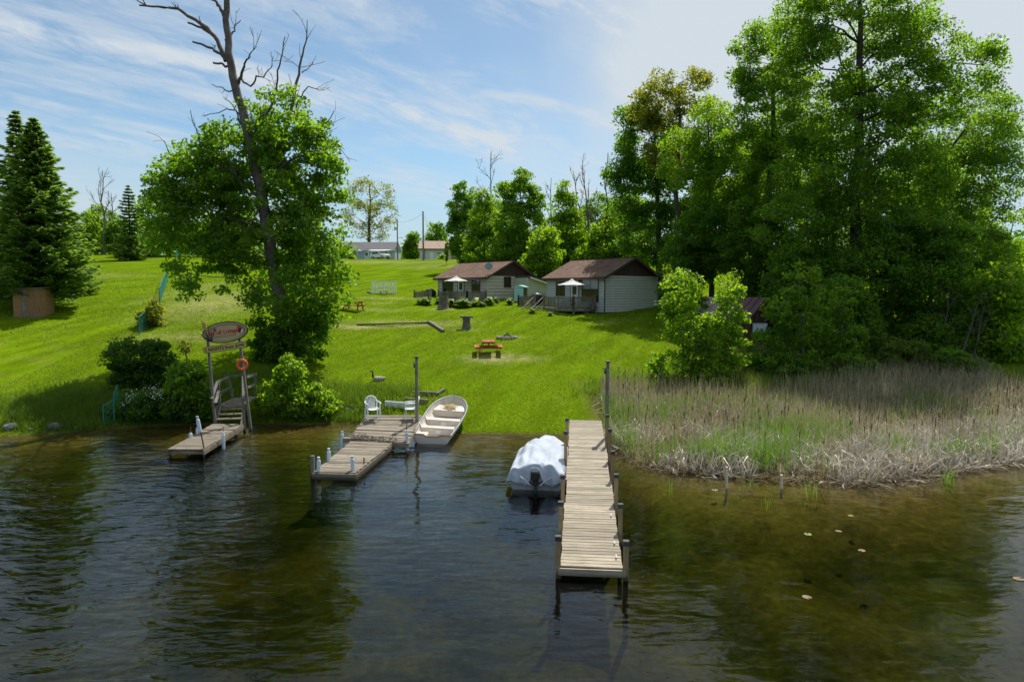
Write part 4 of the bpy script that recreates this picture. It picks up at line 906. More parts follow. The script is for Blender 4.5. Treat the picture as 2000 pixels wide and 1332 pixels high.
for a, b in (((425, 745.5, 28.45), (446, 737, 29.9)), ((436, 736, 29.95), (502, 730, 29.95)), ((482, 737, 28.5), (501, 730.5, 29.9)), ((427, 769, 28.45), (446, 759, 29.6)), ((484, 757, 28.6), (499, 751, 29.9))): rail('handrail', a, b, .05, .085)

# oval sign
SD = 27.55
sg = thing('resort_sign', 'oval tan cottage sign with black rim and price board on two leaning posts', 'sign', at(455, 836, SD).to_tuple()[:2] + (0,))
def gp(px, py, d=SD): return local(sg, at(px, py, d))
for a, b in (((405, 650), (421, 838)), ((466, 648), (490.5, 842))):
    mb = MB(); mb.beam(gp(*a, SD + .03), gp(*b, SD + .03), .09, .09, (0, 1, 0)); mb.build('post', M['wood_grey_post'], sg)
ROLL = -rad(7.6)
def ellipse(rx, rz, y, n=40, cx=0, cz=0): return [(cx + rx * math.cos(2 * math.pi * k / n), y, cz + rz * math.sin(2 * math.pi * k / n)) for k in range(n)]
mb = MB(); mb.prism(ellipse(.93, .43, -.05), (0, .06, 0)); ob = mb.build('oval_board', M['sign_dark'], sg, gp(440.5, 649, SD - .03), (0, ROLL, 0))
mb = MB(); mb.prism(ellipse(.885, .385, -.062), (0, .012, 0)); mb.build('rim_band', M['sign_face'], ob)
mb = MB(); mb.prism(ellipse(.80, .325, -.072, cx=.02, cz=.0), (0, .010, 0)); mb.build('inner_line', M['sign_dark'], ob)
mb = MB(); mb.prism(ellipse(.785, .31, -.080, cx=.005, cz=-.012), (0, .008, 0)); mb.build('face', M['sign_face'], ob)
def text(parent, body, size, mat, x, y, z, ext=.004, align='CENTER', sx=1.0, bold=0.0):
    cu = bpy.data.curves.new('lettering', 'FONT'); cu.body = body; cu.size = size; cu.align_x = align; cu.align_y = 'CENTER'; cu.extrude = ext; cu.resolution_u = 2; cu.offset = bold
    cu.materials.append(M[mat]); tmp = bpy.data.objects.new('lettering', cu); me = bpy.data.meshes.new_from_object(tmp); bpy.data.objects.remove(tmp); o = bpy.data.objects.new('lettering', me); o.location = (x, y, z); o.rotation_euler = (math.pi / 2, 0, 0); o.scale = (sx, 1, 1); COL.objects.link(o); o.parent = parent; return o
text(ob, 'KatTail Cottages', .235, 'sign_white', -.03, -.084, .03, .002, sx=.80, bold=.020)
text(ob, 'KatTail Cottages', .235, 'sign_red', -.03, -.089, .03, .003, sx=.80, bold=.010)
text(ob, 'WHITE LAKE', .15, 'sign_grey', .0, -.086, -.15, .003, sx=1.05)
mb = MB()   # duck-like emblem: red crown, white cheek, dark bill
mb.prism(ellipse(.085, .07, -.092, 14, .60, .12), (0, .01, 0)); mb.build('emblem_red', M['sign_red'], ob)
mb = MB(); mb.prism(ellipse(.055, .075, -.093, 14, .665, .0), (0, .012, 0)); mb.build('emblem_white', M['white_paint'], ob)
mb = MB(); mb.prism([(.60, -.093, .09), (.72, -.093, .10), (.70, -.093, .05), (.62, -.093, -.10), (.55, -.093, -.06)], (0, .009, 0)); mb.build('emblem_dark', M['sign_dark'], ob)
mb = MB(); mb.prism([(-.46, -.088, .10), (-.30, -.088, .10), (-.34, -.088, .16), (-.37, -.088, .23), (-.41, -.088, .24), (-.42, -.088, .15)], (0, .006, 0)); mb.beam((-.38, -.085, .19), (-.26, -.085, .22), .006, .008); mb.build('angler_figure', M['sign_dark'], ob)
for x0, z0, x1, z1, w, m in ((-.62, -.28, -.80, .30, .035, 'sign_dark'), (-.64, -.28, -1.12, .20, .03, 'sign_dark'), (-.60, -.28, -1.02, .40, .03, 'sign_dark'), (-.60, -.28, -.62, .38, .03, 'sign_dark'), (-.58, -.28, -.50, .30, .025, 'sign_dark'), (-.56, -.28, -.40, .10, .025, 'sign_dark'), (-.66, -.26, -.78, -.02, .03, 'sign_dark')):
    mb = MB(); d = Vector((x1 - x0, 0, z1 - z0)).normalized(); n_ = Vector((-d.z, 0, d.x)) * w * .5; a = Vector((x0, -.10, z0)); b = Vector((x1, -.10, z1)); m_ = a.lerp(b, .45)
    mb.prism([a + n_ * .6, m_ + n_, b, m_ - n_, a - n_ * .6], (0, .012, 0)); mb.build('reed_leaf', M[m], ob)
for x, z, s in ((-.80, .40, 1.0), (-.72, .34, .75)):
    mb = MB(); mb.prism([(x - .045 * s, -.112, z - .16), (x + .045 * s, -.112, z - .16), (x + .045 * s, -.112, z + .10), (x, -.112, z + .22), (x - .045 * s, -.112, z + .10)], (0, .03, 0)); mb.build('cattail_head', M['cattail'], ob)
def rrect(w, h, r, y, n=5):
    out = []
    for cx, cz, a0 in ((w / 2 - r, h / 2 - r, 0), (-w / 2 + r, h / 2 - r, 90), (-w / 2 + r, -h / 2 + r, 180), (w / 2 - r, -h / 2 + r, 270)):
        for k in range(n + 1): a = rad(a0 + 90 * k / n); out.append((cx + r * math.cos(a), y, cz + r * math.sin(a)))
    return out
mb = MB(); mb.prism(rrect(1.78, .27, .09, -.04), (0, .04, 0)); pb = mb.build('price_board', M['sign_dark'], sg, gp(440.2, 678.5, SD - .05), (0, -rad(8.3), 0))
mb = MB(); mb.prism(rrect(1.74, .23, .08, -.048), (0, .008, 0)); mb.build('face', M['sign_yellow'], pb)
text(pb, '2 NIGHTS from $390', .185, 'sign_dark', -.02, -.051, -.005, .002, sx=.98, bold=.005)
lr = MB(); R_, r_ = .185, .055; nn, kk = 28, 10
lr.add([((R_ + r_ * math.cos(2 * math.pi * j / kk)) * math.cos(2 * math.pi * i / nn), r_ * .8 * math.sin(2 * math.pi * j / kk), (R_ + r_ * math.cos(2 * math.pi * j / kk)) * math.sin(2 * math.pi * i / nn)) for i in range(nn) for j in range(kk)],
       [(i * kk + j, i * kk + (j + 1) % kk, ((i + 1) % nn) * kk + (j + 1) % kk, ((i + 1) % nn) * kk + j) for i in range(nn) for j in range(kk)])
ring = lr.build('life_ring', M['orange'], None, at(473, 712.5, SD - .10), (0, 0, .1), smooth=True); props(ring, 'orange life ring hanging on the sign post above the stairs', 'life ring')

# ------------------------------------------------------------------ boats
def hull_pts(s, inner=0.0, Lh=4.35, bw=.74):
    """half section of the rowing boat at station s (0 stern, 1 bow)"""
    b = bw * (0.93 + .15 * math.sin(min(s, .62) / .62 * math.pi * .5)) * (1 - max(0, (s - .52) / .48) ** 3.0) ** .60 if s < 1 else .02
    zs = .46 + .04 * s + .26 * s ** 2.2; zb = .02 + .36 * max(0, (s - .55) / .45) ** 2.4
    b = max(.02, b - inner); zb += inner * 1.6; y = s * Lh - (inner if s > .5 else -inner)
    return [(b * (math.sin(a) ** .55), y, zb + (zs - zb) * (1 - math.cos(a)) ** .9) for a in [math.pi / 2 * k / 7 for k in range(8)]]
def loft(inner=0.0, n=26, s0=0.0):
    mb = MB(); rows = []
    for i in range(n + 1):
        s = s0 + (1 - s0) * (1 - (1 - i / n) ** 1.6); h = hull_pts(min(s, .9995), inner); rows.append([(-x, y, z) for x, y, z in h[::-1]] + h[1:])
    k = len(rows[0]); vs = [p for r in rows for p in r]; fs = [(i * k + j, i * k + j + 1, (i + 1) * k + j + 1, (i + 1) * k + j) for i in range(n) for j in range(k - 1)]
    mb.add(vs, fs); return mb, rows
b0 = at(843, 866, 25.2); b0.z = -.14; b1 = at(884, 790, 29.3)
byaw = -math.atan2(b1.x - b0.x, b1.y - b0.y)
rb = thing('rowing_boat', 'open white rowing boat drawn bow first onto the grass beside the platform dock', 'rowing boat', b0, byaw); rb.rotation_euler = (rad(7.0), rad(2.5), byaw)
mb, rows = loft(0); mb.build('hull', M['boat_white'], rb, smooth=True)
mb, rin = loft(.03); mb.build('lining', M['boat_in'], rb, smooth=True)
gl_ = [r[0] for r in rows] + [r[-1] for r in rows[::-1]]
mb = MB(); mb.tube([(x * 1.01, y, z + .008) for x, y, z in gl_], .028, 6); mb.build('gunwale', M['boat_grey'], rb, smooth=True)
tr_ = rows[0]; mb = MB(); mb.prism([(x, -.02, z) for x, y, z in tr_[:4]] + [(x, -.02, z) for x, y, z in tr_[4:-4]] + [(x, -.02, z) for x, y, z in tr_[-4:]] + [(.30, -.02, .47), (.22, -.02, .40), (-.22, -.02, .40), (-.30, -.02, .47)], (0, .05, 0)); mb.build('transom', M['boat_white'], rb)
mb = MB(); mb.tube([(-.70, 0, .485), (-.32, 0, .485), (-.22, 0, .415), (.22, 0, .415), (.32, 0, .485), (.70, 0, .485)], .03, 6); mb.build('transom_trim', M['boat_trim'], rb)
def wid(y, z=.3): 
    s = min(.98, y / 4.35); return max(abs(p[0]) for p in hull_pts(s, .035))
for y in (1.15, 2.15):
    w_ = wid(y) * 1.0
    mb = MB(); mb.box((0, y, .40), (2 * w_ - .03, .26, .035)); s_ = mb.build('thwart', M['boat_in'], rb, bevel=.006)
    mb = MB(); mb.box((0, y - .09, .23), (2 * w_ - .22, .03, .30)); mb.build('seat_panel', M['boat_in'], s_)
    mb = MB(); mb.box((.02, y - .115, .26), (.20, .02, .16)); mb.build('foam_block', M['straw'] if False else M['white_paint'], s_)
    for sx in (-1, 1):
        mb = MB(); mb.beam((sx * (w_ - .06), y - .11, .43), (sx * (w_ + .01), y + .05, .50), .03, .06); mb.build('seat_bracket', M['boat_grey'], s_)
mb = MB(); mb.box((-.46, .30, .27), (.44, .44, .28)); mb.build('stern_box', M['boat_in'], rb, bevel=.01)
mb = MB(); mb.box((.48, .42, .30), (.36, .26, .10)); mb.build('stern_cushion', M['black'], rb, bevel=.02)
mb = MB(); mb.prism([(-wid(3.2) + .05, 3.15, .44), (wid(3.2) - .05, 3.15, .44), (wid(3.7) - .05, 3.75, .48), (-wid(3.7) + .05, 3.75, .48)], (0, 0, .035)); mb.build('bow_seat', M['boat_in'], rb)
mb = MB(); mb.box((0, 3.17, .32), (2 * wid(3.2) - .18, .03, .22)); mb.build('bow_panel', M['boat_in'], rb)
mb = MB(); mb.prism([(-.42, -.025, .10), (.42, -.025, .10), (.42, -.025, .115), (-.42, -.025, .115)], (0, 0.002, 0)); mb.build('registration_strip', M['boat_grey'], rb)
wl = rb.matrix_basis
mb = MB(); rng_ = random.Random(4)
for _ in range(26):
    a0 = rng_.uniform(0, 6.28); r0 = rng_.uniform(.05, .26); cx, cy = rng_.gauss(0, .10), 3.42 + rng_.gauss(0, .10)
    mb.tube([(cx + r0 * math.cos(a0 + t * .6), cy + r0 * .7 * math.sin(a0 + t * .6), .50 + .03 * rng_.random() + .10 * math.exp(-4 * r0) + .02 * math.sin(t)) for t in range(8)], .012, 4)
rope = mb.build('rope_heap', M['straw'], None, wl.to_translation(), wl.to_euler()); props(rope, 'heap of straw coloured rope on the bow seat of the rowing boat', 'rope')
# covered motor boat
c0 = on_z(1047, 957, 0); c1 = at(1072, 850, 23.6)
cyaw = -math.atan2(c1.x - c0.x, c1.y - c0.y)
cb = thing('covered_boat', 'motor boat under a wrinkled pale blue cloth cover, tied beside the long dock', 'motor boat', (c0.x, c0.y, 0), cyaw)
mb = MB(); rows = []
for i in range(15):
    s = i / 14; b = .76 * (1 - max(0, (s - .35) / .65) ** 2.4) ** .55 if s < 1 else .03; zs = .44 + .14 * s * s; zb = -.22 + .30 * max(0, (s - .6) / .4) ** 2
    rows.append([(sx * bb, s * 4.0, z) for sx, bb, z in ((-1, b, zs), (-1, b * .96, zb + (zs - zb) * .5), (-1, b * .80, zb + .06), (0, 0, zb), (1, b * .80, zb + .06), (1, b * .96, zb + (zs - zb) * .5), (1, b, zs))])
mb.add([p for r in rows for p in r], [(i * 7 + j, i * 7 + j + 1, (i + 1) * 7 + j + 1, (i + 1) * 7 + j) for i in range(14) for j in range(6)] + [tuple(range(7))]); mb.build('hull', M['boat_grey'], cb)
mb = MB(); mb.box((0, 2.0, .38), (1.2, 3.2, .05)); mb.build('floor_board', M['boat_grey'], cb)
nu, nv = 61, 64; VV = []
for i in range(nv + 1):
    v_ = i / nv
    for j in range(nu + 1):
        u = -1 + 2 * j / nu; au = abs(u)
        if v_ < .20:                       # curtain over the stern
            k = v_ / .20; s = 0.0
        else: k = 1; s = (v_ - .20) / .80
        w_ = .84 * (1 - max(0, (s - .42) / .60) ** 4) ** .5
        top = .74 + .20 * math.exp(-((s - .50) / .34) ** 2) - .06 * s
        hem = .17 + .10 * s + .03 * math.sin(9 * u + 3) * (1 - s)
        prof = (1 - au ** 2.6) if au < 1 else 0
        fold = .055 * math.sin(15 * u + 4 * s + 2 * math.sin(5 * s)) * au * (.4 + .6 * au) * (1.1 - s * .6) + .034 * abs(math.sin(4.2 * (u * 1.2 + s * 2.3))) * (1 - .5 * au) - .05 * math.exp(-((u - .30 - .2 * s) / .10) ** 2) * (1 - s) - .05 * math.exp(-((u + .34 + .2 * s) / .10) ** 2) * (1 - s) + .02 * math.sin(21 * s + 4 * u)
        fold *= 1.35; fold += .06 * min(1, au * 1.3) * (abs(((u * 2.1 + s * 3.1 + .3 * math.sin(3 * u)) % 1) - .5) - .25) * (1 - .4 * s) + .05 * min(1, au * 1.2) * (abs(((u * 3.3 - s * 2.3 + .2 * math.sin(6 * s)) % 1) - .5) - .25)
        x = u * w_ * (1.02 + .02 * au); y = .02 + s * 4.02; z = hem + (top - hem) * max(0, prof) ** .62
        z += fold * (1.0 - .4 * (au > .97)); x += .02 * math.sin(14 * s + 3 * u) * au ** 3
        if k < 1:
            notch = .36 * math.exp(-(u / .20) ** 4); hemS = .20 + .05 * math.sin(7 * u + 1) + notch
            hemS = min(hemS, z - .01); y = .02 - .16 * (1 - k) ** .7 * (1 - .55 * au ** 2) + .045 * math.sin(15 * u + 2) * (1 - k); z = hemS + (z - hemS) * k ** .8
            z += .02 * math.sin(11 * u + 9 * k)
        VV.append((x, y, z))
Qc = [(i * (nu + 1) + j, i * (nu + 1) + j + 1, (i + 1) * (nu + 1) + j + 1, (i + 1) * (nu + 1) + j) for i in range(nv) for j in range(nu)]
cov = mesh_object('cover', fast_mesh('cover', VV, quads=Qc, smooth=True), M['tarp'], cb)
md = cov.modifiers.new('thick', 'SOLIDIFY'); md.thickness = .006
om = MB(); om.box((0, -.22, .50), (.24, .34, .26)); om.box((0, -.20, .30), (.16, .22, .20)); mot = om.build('outboard_motor', M['black'], cb, bevel=.03)
mb = MB(); mb.box((0, -.18, -.05), (.10, .14, .60)); mb.build('motor_leg', M['dark_metal'], mot)
mb = MB(); mb.box((0, -.10, .36), (.30, .10, .14)); mb.build('motor_clamp', M['steel'], mot)
for sx in (-1, 1):
    mb = MB(); mb.tube([(sx * .14, -.30, .22), (sx * .28, -.20, .34), (sx * .44, -.13, .42)], .012, 5); mb.build('tie_strap', M['white_paint'], cb)
mb = MB(); mb.tube([(.78, .15, .30), (.86, -.05, .18), (.90, -.25, .02), (.92, -.55, -.12)], .018, 6); props(mb.build('mooring_rope', M['orange'], None, cb.location, cb.rotation_euler), 'orange rope trailing from the covered boat into the lake', 'rope')

# ------------------------------------------------------------------ plastic chairs
def chair(label, loc, rz):
    t = thing('plastic_chair', label, 'chair', loc, rz, 'white plastic garden chairs on the platform dock')
    m = M['white_plastic']
    mb = MB(); n = 8; vs = []; 
    for i in range(n + 1):
        for j in range(n + 1):
            x = -.23 + .46 * i / n; y = -.24 + .46 * j / n; vs.append((x * (1 - .10 * (j / n)), y, .42 + .03 * (2 * x / .46) ** 2 - .02 * math.sin(math.pi * j / n) + (.02 if j == 0 else 0) * -1))
    mb.add(vs, [(i * (n + 1) + j, i * (n + 1) + j + 1, (i + 1) * (n + 1) + j + 1, (i + 1) * (n + 1) + j) for i in range(n) for j in range(n)]); s = mb.build('seat', m, t, smooth=True); md = s.modifiers.new('t', 'SOLIDIFY'); md.thickness = .022
    for sx in (-1, 1):
        for sy, hgt in ((-1, .62), (1, .42)):
            mb = MB(); mb.prism([(sx * .27, sy * .27 - .03 * sy, 0), (sx * .22, sy * .27 - .03 * sy, 0), (sx * .215, sy * .205, hgt), (sx * .275, sy * .205, hgt)], (0, -.03 * sy - .012, 0)); mb.build('leg', m, t)
        mb = MB(); mb.tube([(sx * .25, -.25, .60), (sx * .275, -.20, .645), (sx * .285, 0, .655), (sx * .27, .17, .66), (sx * .22, .255, .70)], .026, 6); mb.build('arm', m, t, smooth=True)
    bt = [(-.215 + .0, .20, .42), (-.24, .25, .64), (-.20, .29, .80), (-.10, .31, .865), (0, .315, .88), (.10, .31, .865), (.20, .29, .80), (.24, .25, .64), (.215, .20, .42)]
    mb = MB(); mb.tube(bt, .024, 6); mb.build('back_frame', m, t, smooth=True)
    for k in range(-3, 4):
        mb = MB(); mb.beam((k * .042, .205, .43), (k * .060, .303, .845 - .008 * k * k), .030, .014, (0, 1, 0)); mb.build('back_slat', m, t)
    return t
pc = on_z(728, 817.5, .66); chair('white plastic chair facing the lake at the open edge of the platform', (pc.x, pc.y, .64), rad(26))
pc = on_z(803, 817.5, .66); chair('white plastic chair turned sideways beside the lamp post', (pc.x, pc.y, .64), rad(-76))

# timbers along the landing
def log_beam(name, label, a, b, w, h, mat, group=None, lift=.0):
    a, b = Vector(a), Vector(b); a.z += h / 2 + lift; b.z += h / 2 + lift; mb = MB(); mb.beam(Vector((0, 0, 0)), b - a, w, h)
    return props(mb.build(name, M[mat], None, a, bevel=.012), label, 'timber', group)
log_beam('white_plank', 'white painted plank lying on the bank behind the plastic chairs', on_ground(752, 797), on_ground(812, 803), .09, .26, 'white_paint', lift=.05)
log_beam('step_timber', 'lower of two grey step timbers sunk in the bank behind the boat', on_ground(790, 786), on_ground(836, 789), .18, .20, 'timber')
log_beam('step_timber', 'upper grey step timber sunk in the bank behind the boat', on_ground(805, 772), on_ground(852, 774), .18, .20, 'timber')
log_beam('step_timber', 'short grey timber joining the upper step at an angle', on_ground(852, 774), on_ground(868, 765), .16, .14, 'timber')
log_beam('drift_log', 'weathered log lying in the long grass beside the platform dock', on_ground(664, 797), on_ground(700, 799), .16, .14, 'timber')
log_beam('drift_log', 'short broken log at the water edge by the platform dock', on_ground(672, 811), on_ground(684, 803), .14, .12, 'timber')
a, b, c = on_ground(697, 635.5), on_ground(838, 632), on_ground(866, 650)
log_beam('border_log', 'long dark log edging the worn strip across the lawn', a, b, .16, .10, 'bark', 'logs edging the lawn'); log_beam('border_log', 'shorter log turning downhill from the long border log', b, c, .22, .20, 'timber', 'logs edging the lawn')

# goose
gb = on_ground(740, 744) - Vector((0, 0, .15)); go = thing('goose', 'grey goose with black raised neck resting in the grass above the dock', 'goose', gb, rad(200))
mb = MB(); prof = [(-.36, .02, .30), (-.28, .07, .29), (-.15, .13, .27), (.0, .165, .26), (.14, .15, .27), (.25, .10, .30), (.31, .05, .33)]
nn = 10; mb.add([(x, r * math.cos(2 * math.pi * k / nn), z - .02 + r * .9 * math.sin(2 * math.pi * k / nn)) for x, r, z in prof for k in range(nn)], [(i * nn + k, i * nn + (k + 1) % nn, (i + 1) * nn + (k + 1) % nn, (i + 1) * nn + k) for i in range(6) for k in range(nn)] + [tuple(range(nn)), tuple(6 * nn + k for k in range(nn))])
mb.build('body', M['goose_grey'], go, smooth=True)
mb = MB(); mb.tube([(.26, 0, .33), (.31, 0, .42), (.30, 0, .54), (.31, 0, .62), (.34, 0, .66), (.40, 0, .665)], [.06, .045, .035, .034, .046, .028], 8); nk = mb.build('neck', M['goose_black'], go, smooth=True)
mb = MB(); mb.tube([(.40, 0, .662), (.46, 0, .65)], [.022, .010], 6); mb.build('bill', M['black'], nk)
mb = MB(); mb.box((.345, 0, .635), (.035, .085, .045)); mb.build('cheek_patch', M['white_paint'], nk, bevel=.008)
for sy in (-1, 1): mb = MB(); mb.tube([(.02, sy * .06, .16), (.03, sy * .06, -.02)], .014, 5); mb.build('leg', M['black'], go)

# ------------------------------------------------------------------ lawn furniture
def picnic(label, loc, rz, tilt=0):
    t = thing('picnic_table', label, 'picnic table', loc, rz, 'red stained picnic tables'); m = M['red_wood']
    for k in range(5): mb = MB(); mb.box(((k - 2) * .146, 0, .75), (.138, 1.83, .04)); mb.build('top_board', m, t, bevel=.005)
    for sx in (-1, 1):
        for k in (0, 1): mb = MB(); mb.box((sx * (.62 + k * .146), 0, .44), (.138, 1.83, .04)); mb.build('bench_board', m, t, bevel=.005)
    for sy in (-.62, .62):
        for sx in (-1, 1): mb = MB(); mb.beam((sx * .62, sy + .02 * sx, 0), (sx * .28, sy + .02 * sx, .73), .04, .10, (0, 1, 0)); mb.build('leg', m, t)
        mb = MB(); mb.box((0, sy - .045, .70), (.70, .04, .09)); mb.box((0, sy - .045, .39), (1.52, .04, .10)); mb.build('cross_rail', m, t)
    mb = MB(); mb.beam((0, .58, .39), (0, .1, .70), .04, .08); mb.beam((0, -.58, .39), (0, -.1, .70), .04, .08); mb.build('brace', m, t)
    return t
p = on_ground(954, 691); picnic('red picnic table end on to the lake on a bare patch near the fire ring', p, rad(4))
p = on_ground(690, 607); picnic('red picnic table sideways on the lawn by the leaning tree', p, rad(78))
def rock(name, label, loc, size, seed, mat='stone', parent=None, cat='rock', group=None):
    rng = np.random.default_rng(seed); import bmesh
    bm = bmesh.new(); bmesh.ops.create_icosphere(bm, subdivisions=2, radius=.5)
    ax = rng.normal(0, 1, (5, 3))
    for v in bm.verts:
        c = np.array(v.co); k = 1 + .16 * sum(math.sin(3.1 * float(c @ a) + i) for i, a in enumerate(ax)) / 2; v.co = Vector(tuple(c * k)); v.co.x *= size[0]; v.co.y *= size[1]; v.co.z *= size[2]
    me = bpy.data.meshes.new(name); bm.to_mesh(me); bm.free(); o = mesh_object(name, me, M[mat], parent, loc, (0, 0, float(rng.uniform(0, 6))))
    return props(o, label, cat, group) if label else o
fp = on_ground(990, 661); ft = thing('fire_ring', 'ring of field stones round burnt sticks beside the picnic table', 'fire pit', fp)
for k in range(18):
    a = 2 * math.pi * k / 18; rock('stone', None, (.62 * math.cos(a), .62 * math.sin(a), .06), (random.uniform(.18, .26), random.uniform(.16, .22), random.uniform(.16, .24)), 300 + k, 'stone', ft)
for k in range(9):
    a = random.uniform(0, 6.28); mb = MB(); mb.tube([(.34 * math.cos(a), .34 * math.sin(a), .03), (random.gauss(0, .07), random.gauss(0, .07), random.uniform(.22, .42))], [.03, .018], 6); mb.build('stick', M['bark_pale'] if k % 2 else M['wood_grey'], ft)
def stump(name, label, loc, r, h, slab, seed):
    t = thing(name, label, 'stump', loc); rng = random.Random(seed); n = 16; mb = MB(); prof = [(1.45, -.1), (1.22, .10), (1.0, .35), (.93, .7), (.97, 1.0)]
    vs = [(r * f * (1 + .09 * math.sin(3 * 2 * math.pi * k / n + seed) + rng.gauss(0, .03)) * math.cos(2 * math.pi * k / n), r * f * (1 + .09 * math.sin(3 * 2 * math.pi * k / n + seed) + rng.gauss(0, .03)) * math.sin(2 * math.pi * k / n), h * z) for f, z in prof for k in range(n)]
    mb.add(vs, [(i * n + k, i * n + (k + 1) % n, (i + 1) * n + (k + 1) % n, (i + 1) * n + k) for i in range(4) for k in range(n)] + [tuple(4 * n + k for k in range(n))]); mb.build('stump_block', M['bark_dead'], t)
    if slab:
        mb = MB(); mb.box((0, 0, h + .075), (slab, slab * .7, .14), .1); mb.build('slab', M['timber'], t, bevel=.02)
p = on_ground(911, 643); stump('stump_table', 'dark stump with a thick slab top standing on the open lawn', p, .27, .78, .92, 3)
p = on_ground(867, 603); stump('tree_stump', 'grey cut tree stump before the cream cottage deck steps', p, .40, 1.05, 0, 5)
# white lattice windscreen
p = on_ground(750, 574); ws = thing('windscreen', 'white lattice windscreen standing alone on the slope', 'windscreen', p, rad(2))
W_, H_ = 2.45, 1.30
for x in (-W_ / 2, -W_ / 2 + .40, 0, W_ / 2 - .42, W_ / 2): mb = MB(); mb.box((x, 0, H_ / 2), (.075, .075, H_)); mb.build('post', M['white_paint'], ws)
for z in (.10, H_ * .5, H_ - .03): mb = MB(); mb.box((0, .004, z), (W_, .05, .06)); mb.build('rail', M['white_paint'], ws)
mb = MB()
for k in range(-7, 28):
    for s in (-1, 1):
        x0 = -W_ / 2 + k * .12; z0, z1 = .12, H_ - .05; x1 = x0 + s * (z1 - z0)
        if s < 0: x0, x1 = x0 + 0, x1
        a, b = Vector((x0, s * .012, z0)), Vector((x1, s * .012, z1)); lo, hi = -W_ / 2, W_ / 2
        if max(a.x, b.x) < lo or min(a.x, b.x) > hi: continue
        def clip(a, b):
            for bound, sg_ in ((lo, 1), (hi, -1)):
                if (a.x - bound) * sg_ < 0: a = a + (b - a) * ((bound - a.x) / (b.x - a.x))
                if (b.x - bound) * sg_ < 0: b = b + (a - b) * ((bound - b.x) / (a.x - b.x))
            return a, b
        a, b = clip(a, b)
        if (b - a).length > .05: mb.beam(a, b, .008, .035, (0, 1, 0))
props(mb.build('lattice', M['white_paint'], ws), kind='stuff')
p2 = on_ground(751, 575); bn = thing('garden_bench', 'low dark bench in front of the lattice windscreen', 'bench', p2 + Vector((0, -.4, 0)))
mb = MB(); mb.box((0, 0, .30), (.75, .28, .05)); mb.build('seat', M['rail'], bn)
for x in (-.3, .3): mb = MB(); mb.box((x, 0, .14), (.06, .24, .28)); mb.build('leg', M['rail'], bn)
rock('field_stone', 'dark low stone in the grass beside the lattice windscreen', on_ground(721, 573) + Vector((0, 0, .08)), (.5, .4, .3), 340, 'stone_dark')
for k_, (px_r, py_r, sz_r) in enumerate(((676, 806, .30), (688, 812, .24), (668, 818, .22), (697, 803, .26), (60, 842, .18), (150, 838, .22), (178, 836, .16))): rock('bank_stone', ('pale stone among the long grass beside the platform dock', 'small stone at the open corner of the platform dock', 'small stone at the water edge short of the platform dock', 'stone between long grass and the plastic chair', 'pebble sized stone between the two larger shore stones', 'small stone past the dark wet stone', 'smallest stone nearest the green mesh fence end')[k_], on_ground(px_r, py_r) + Vector((0, 0, .04)), (sz_r, sz_r * .8, sz_r * .6), 350 + k_, 'stone', None, 'rock', 'small stones along the bank')
rock('shore_stone', 'pale grey stone on the lake edge near the bank corner', on_ground(22, 841) + Vector((0, 0, .08)), (.55, .4, .34), 341, 'stone_dark')
rock('shore_stone', 'dark wet stone on the lake edge nearer the shrubs', on_ground(108, 838) + Vector((0, 0, .06)), (.58, .42, .36), 342, 'stone_dark')

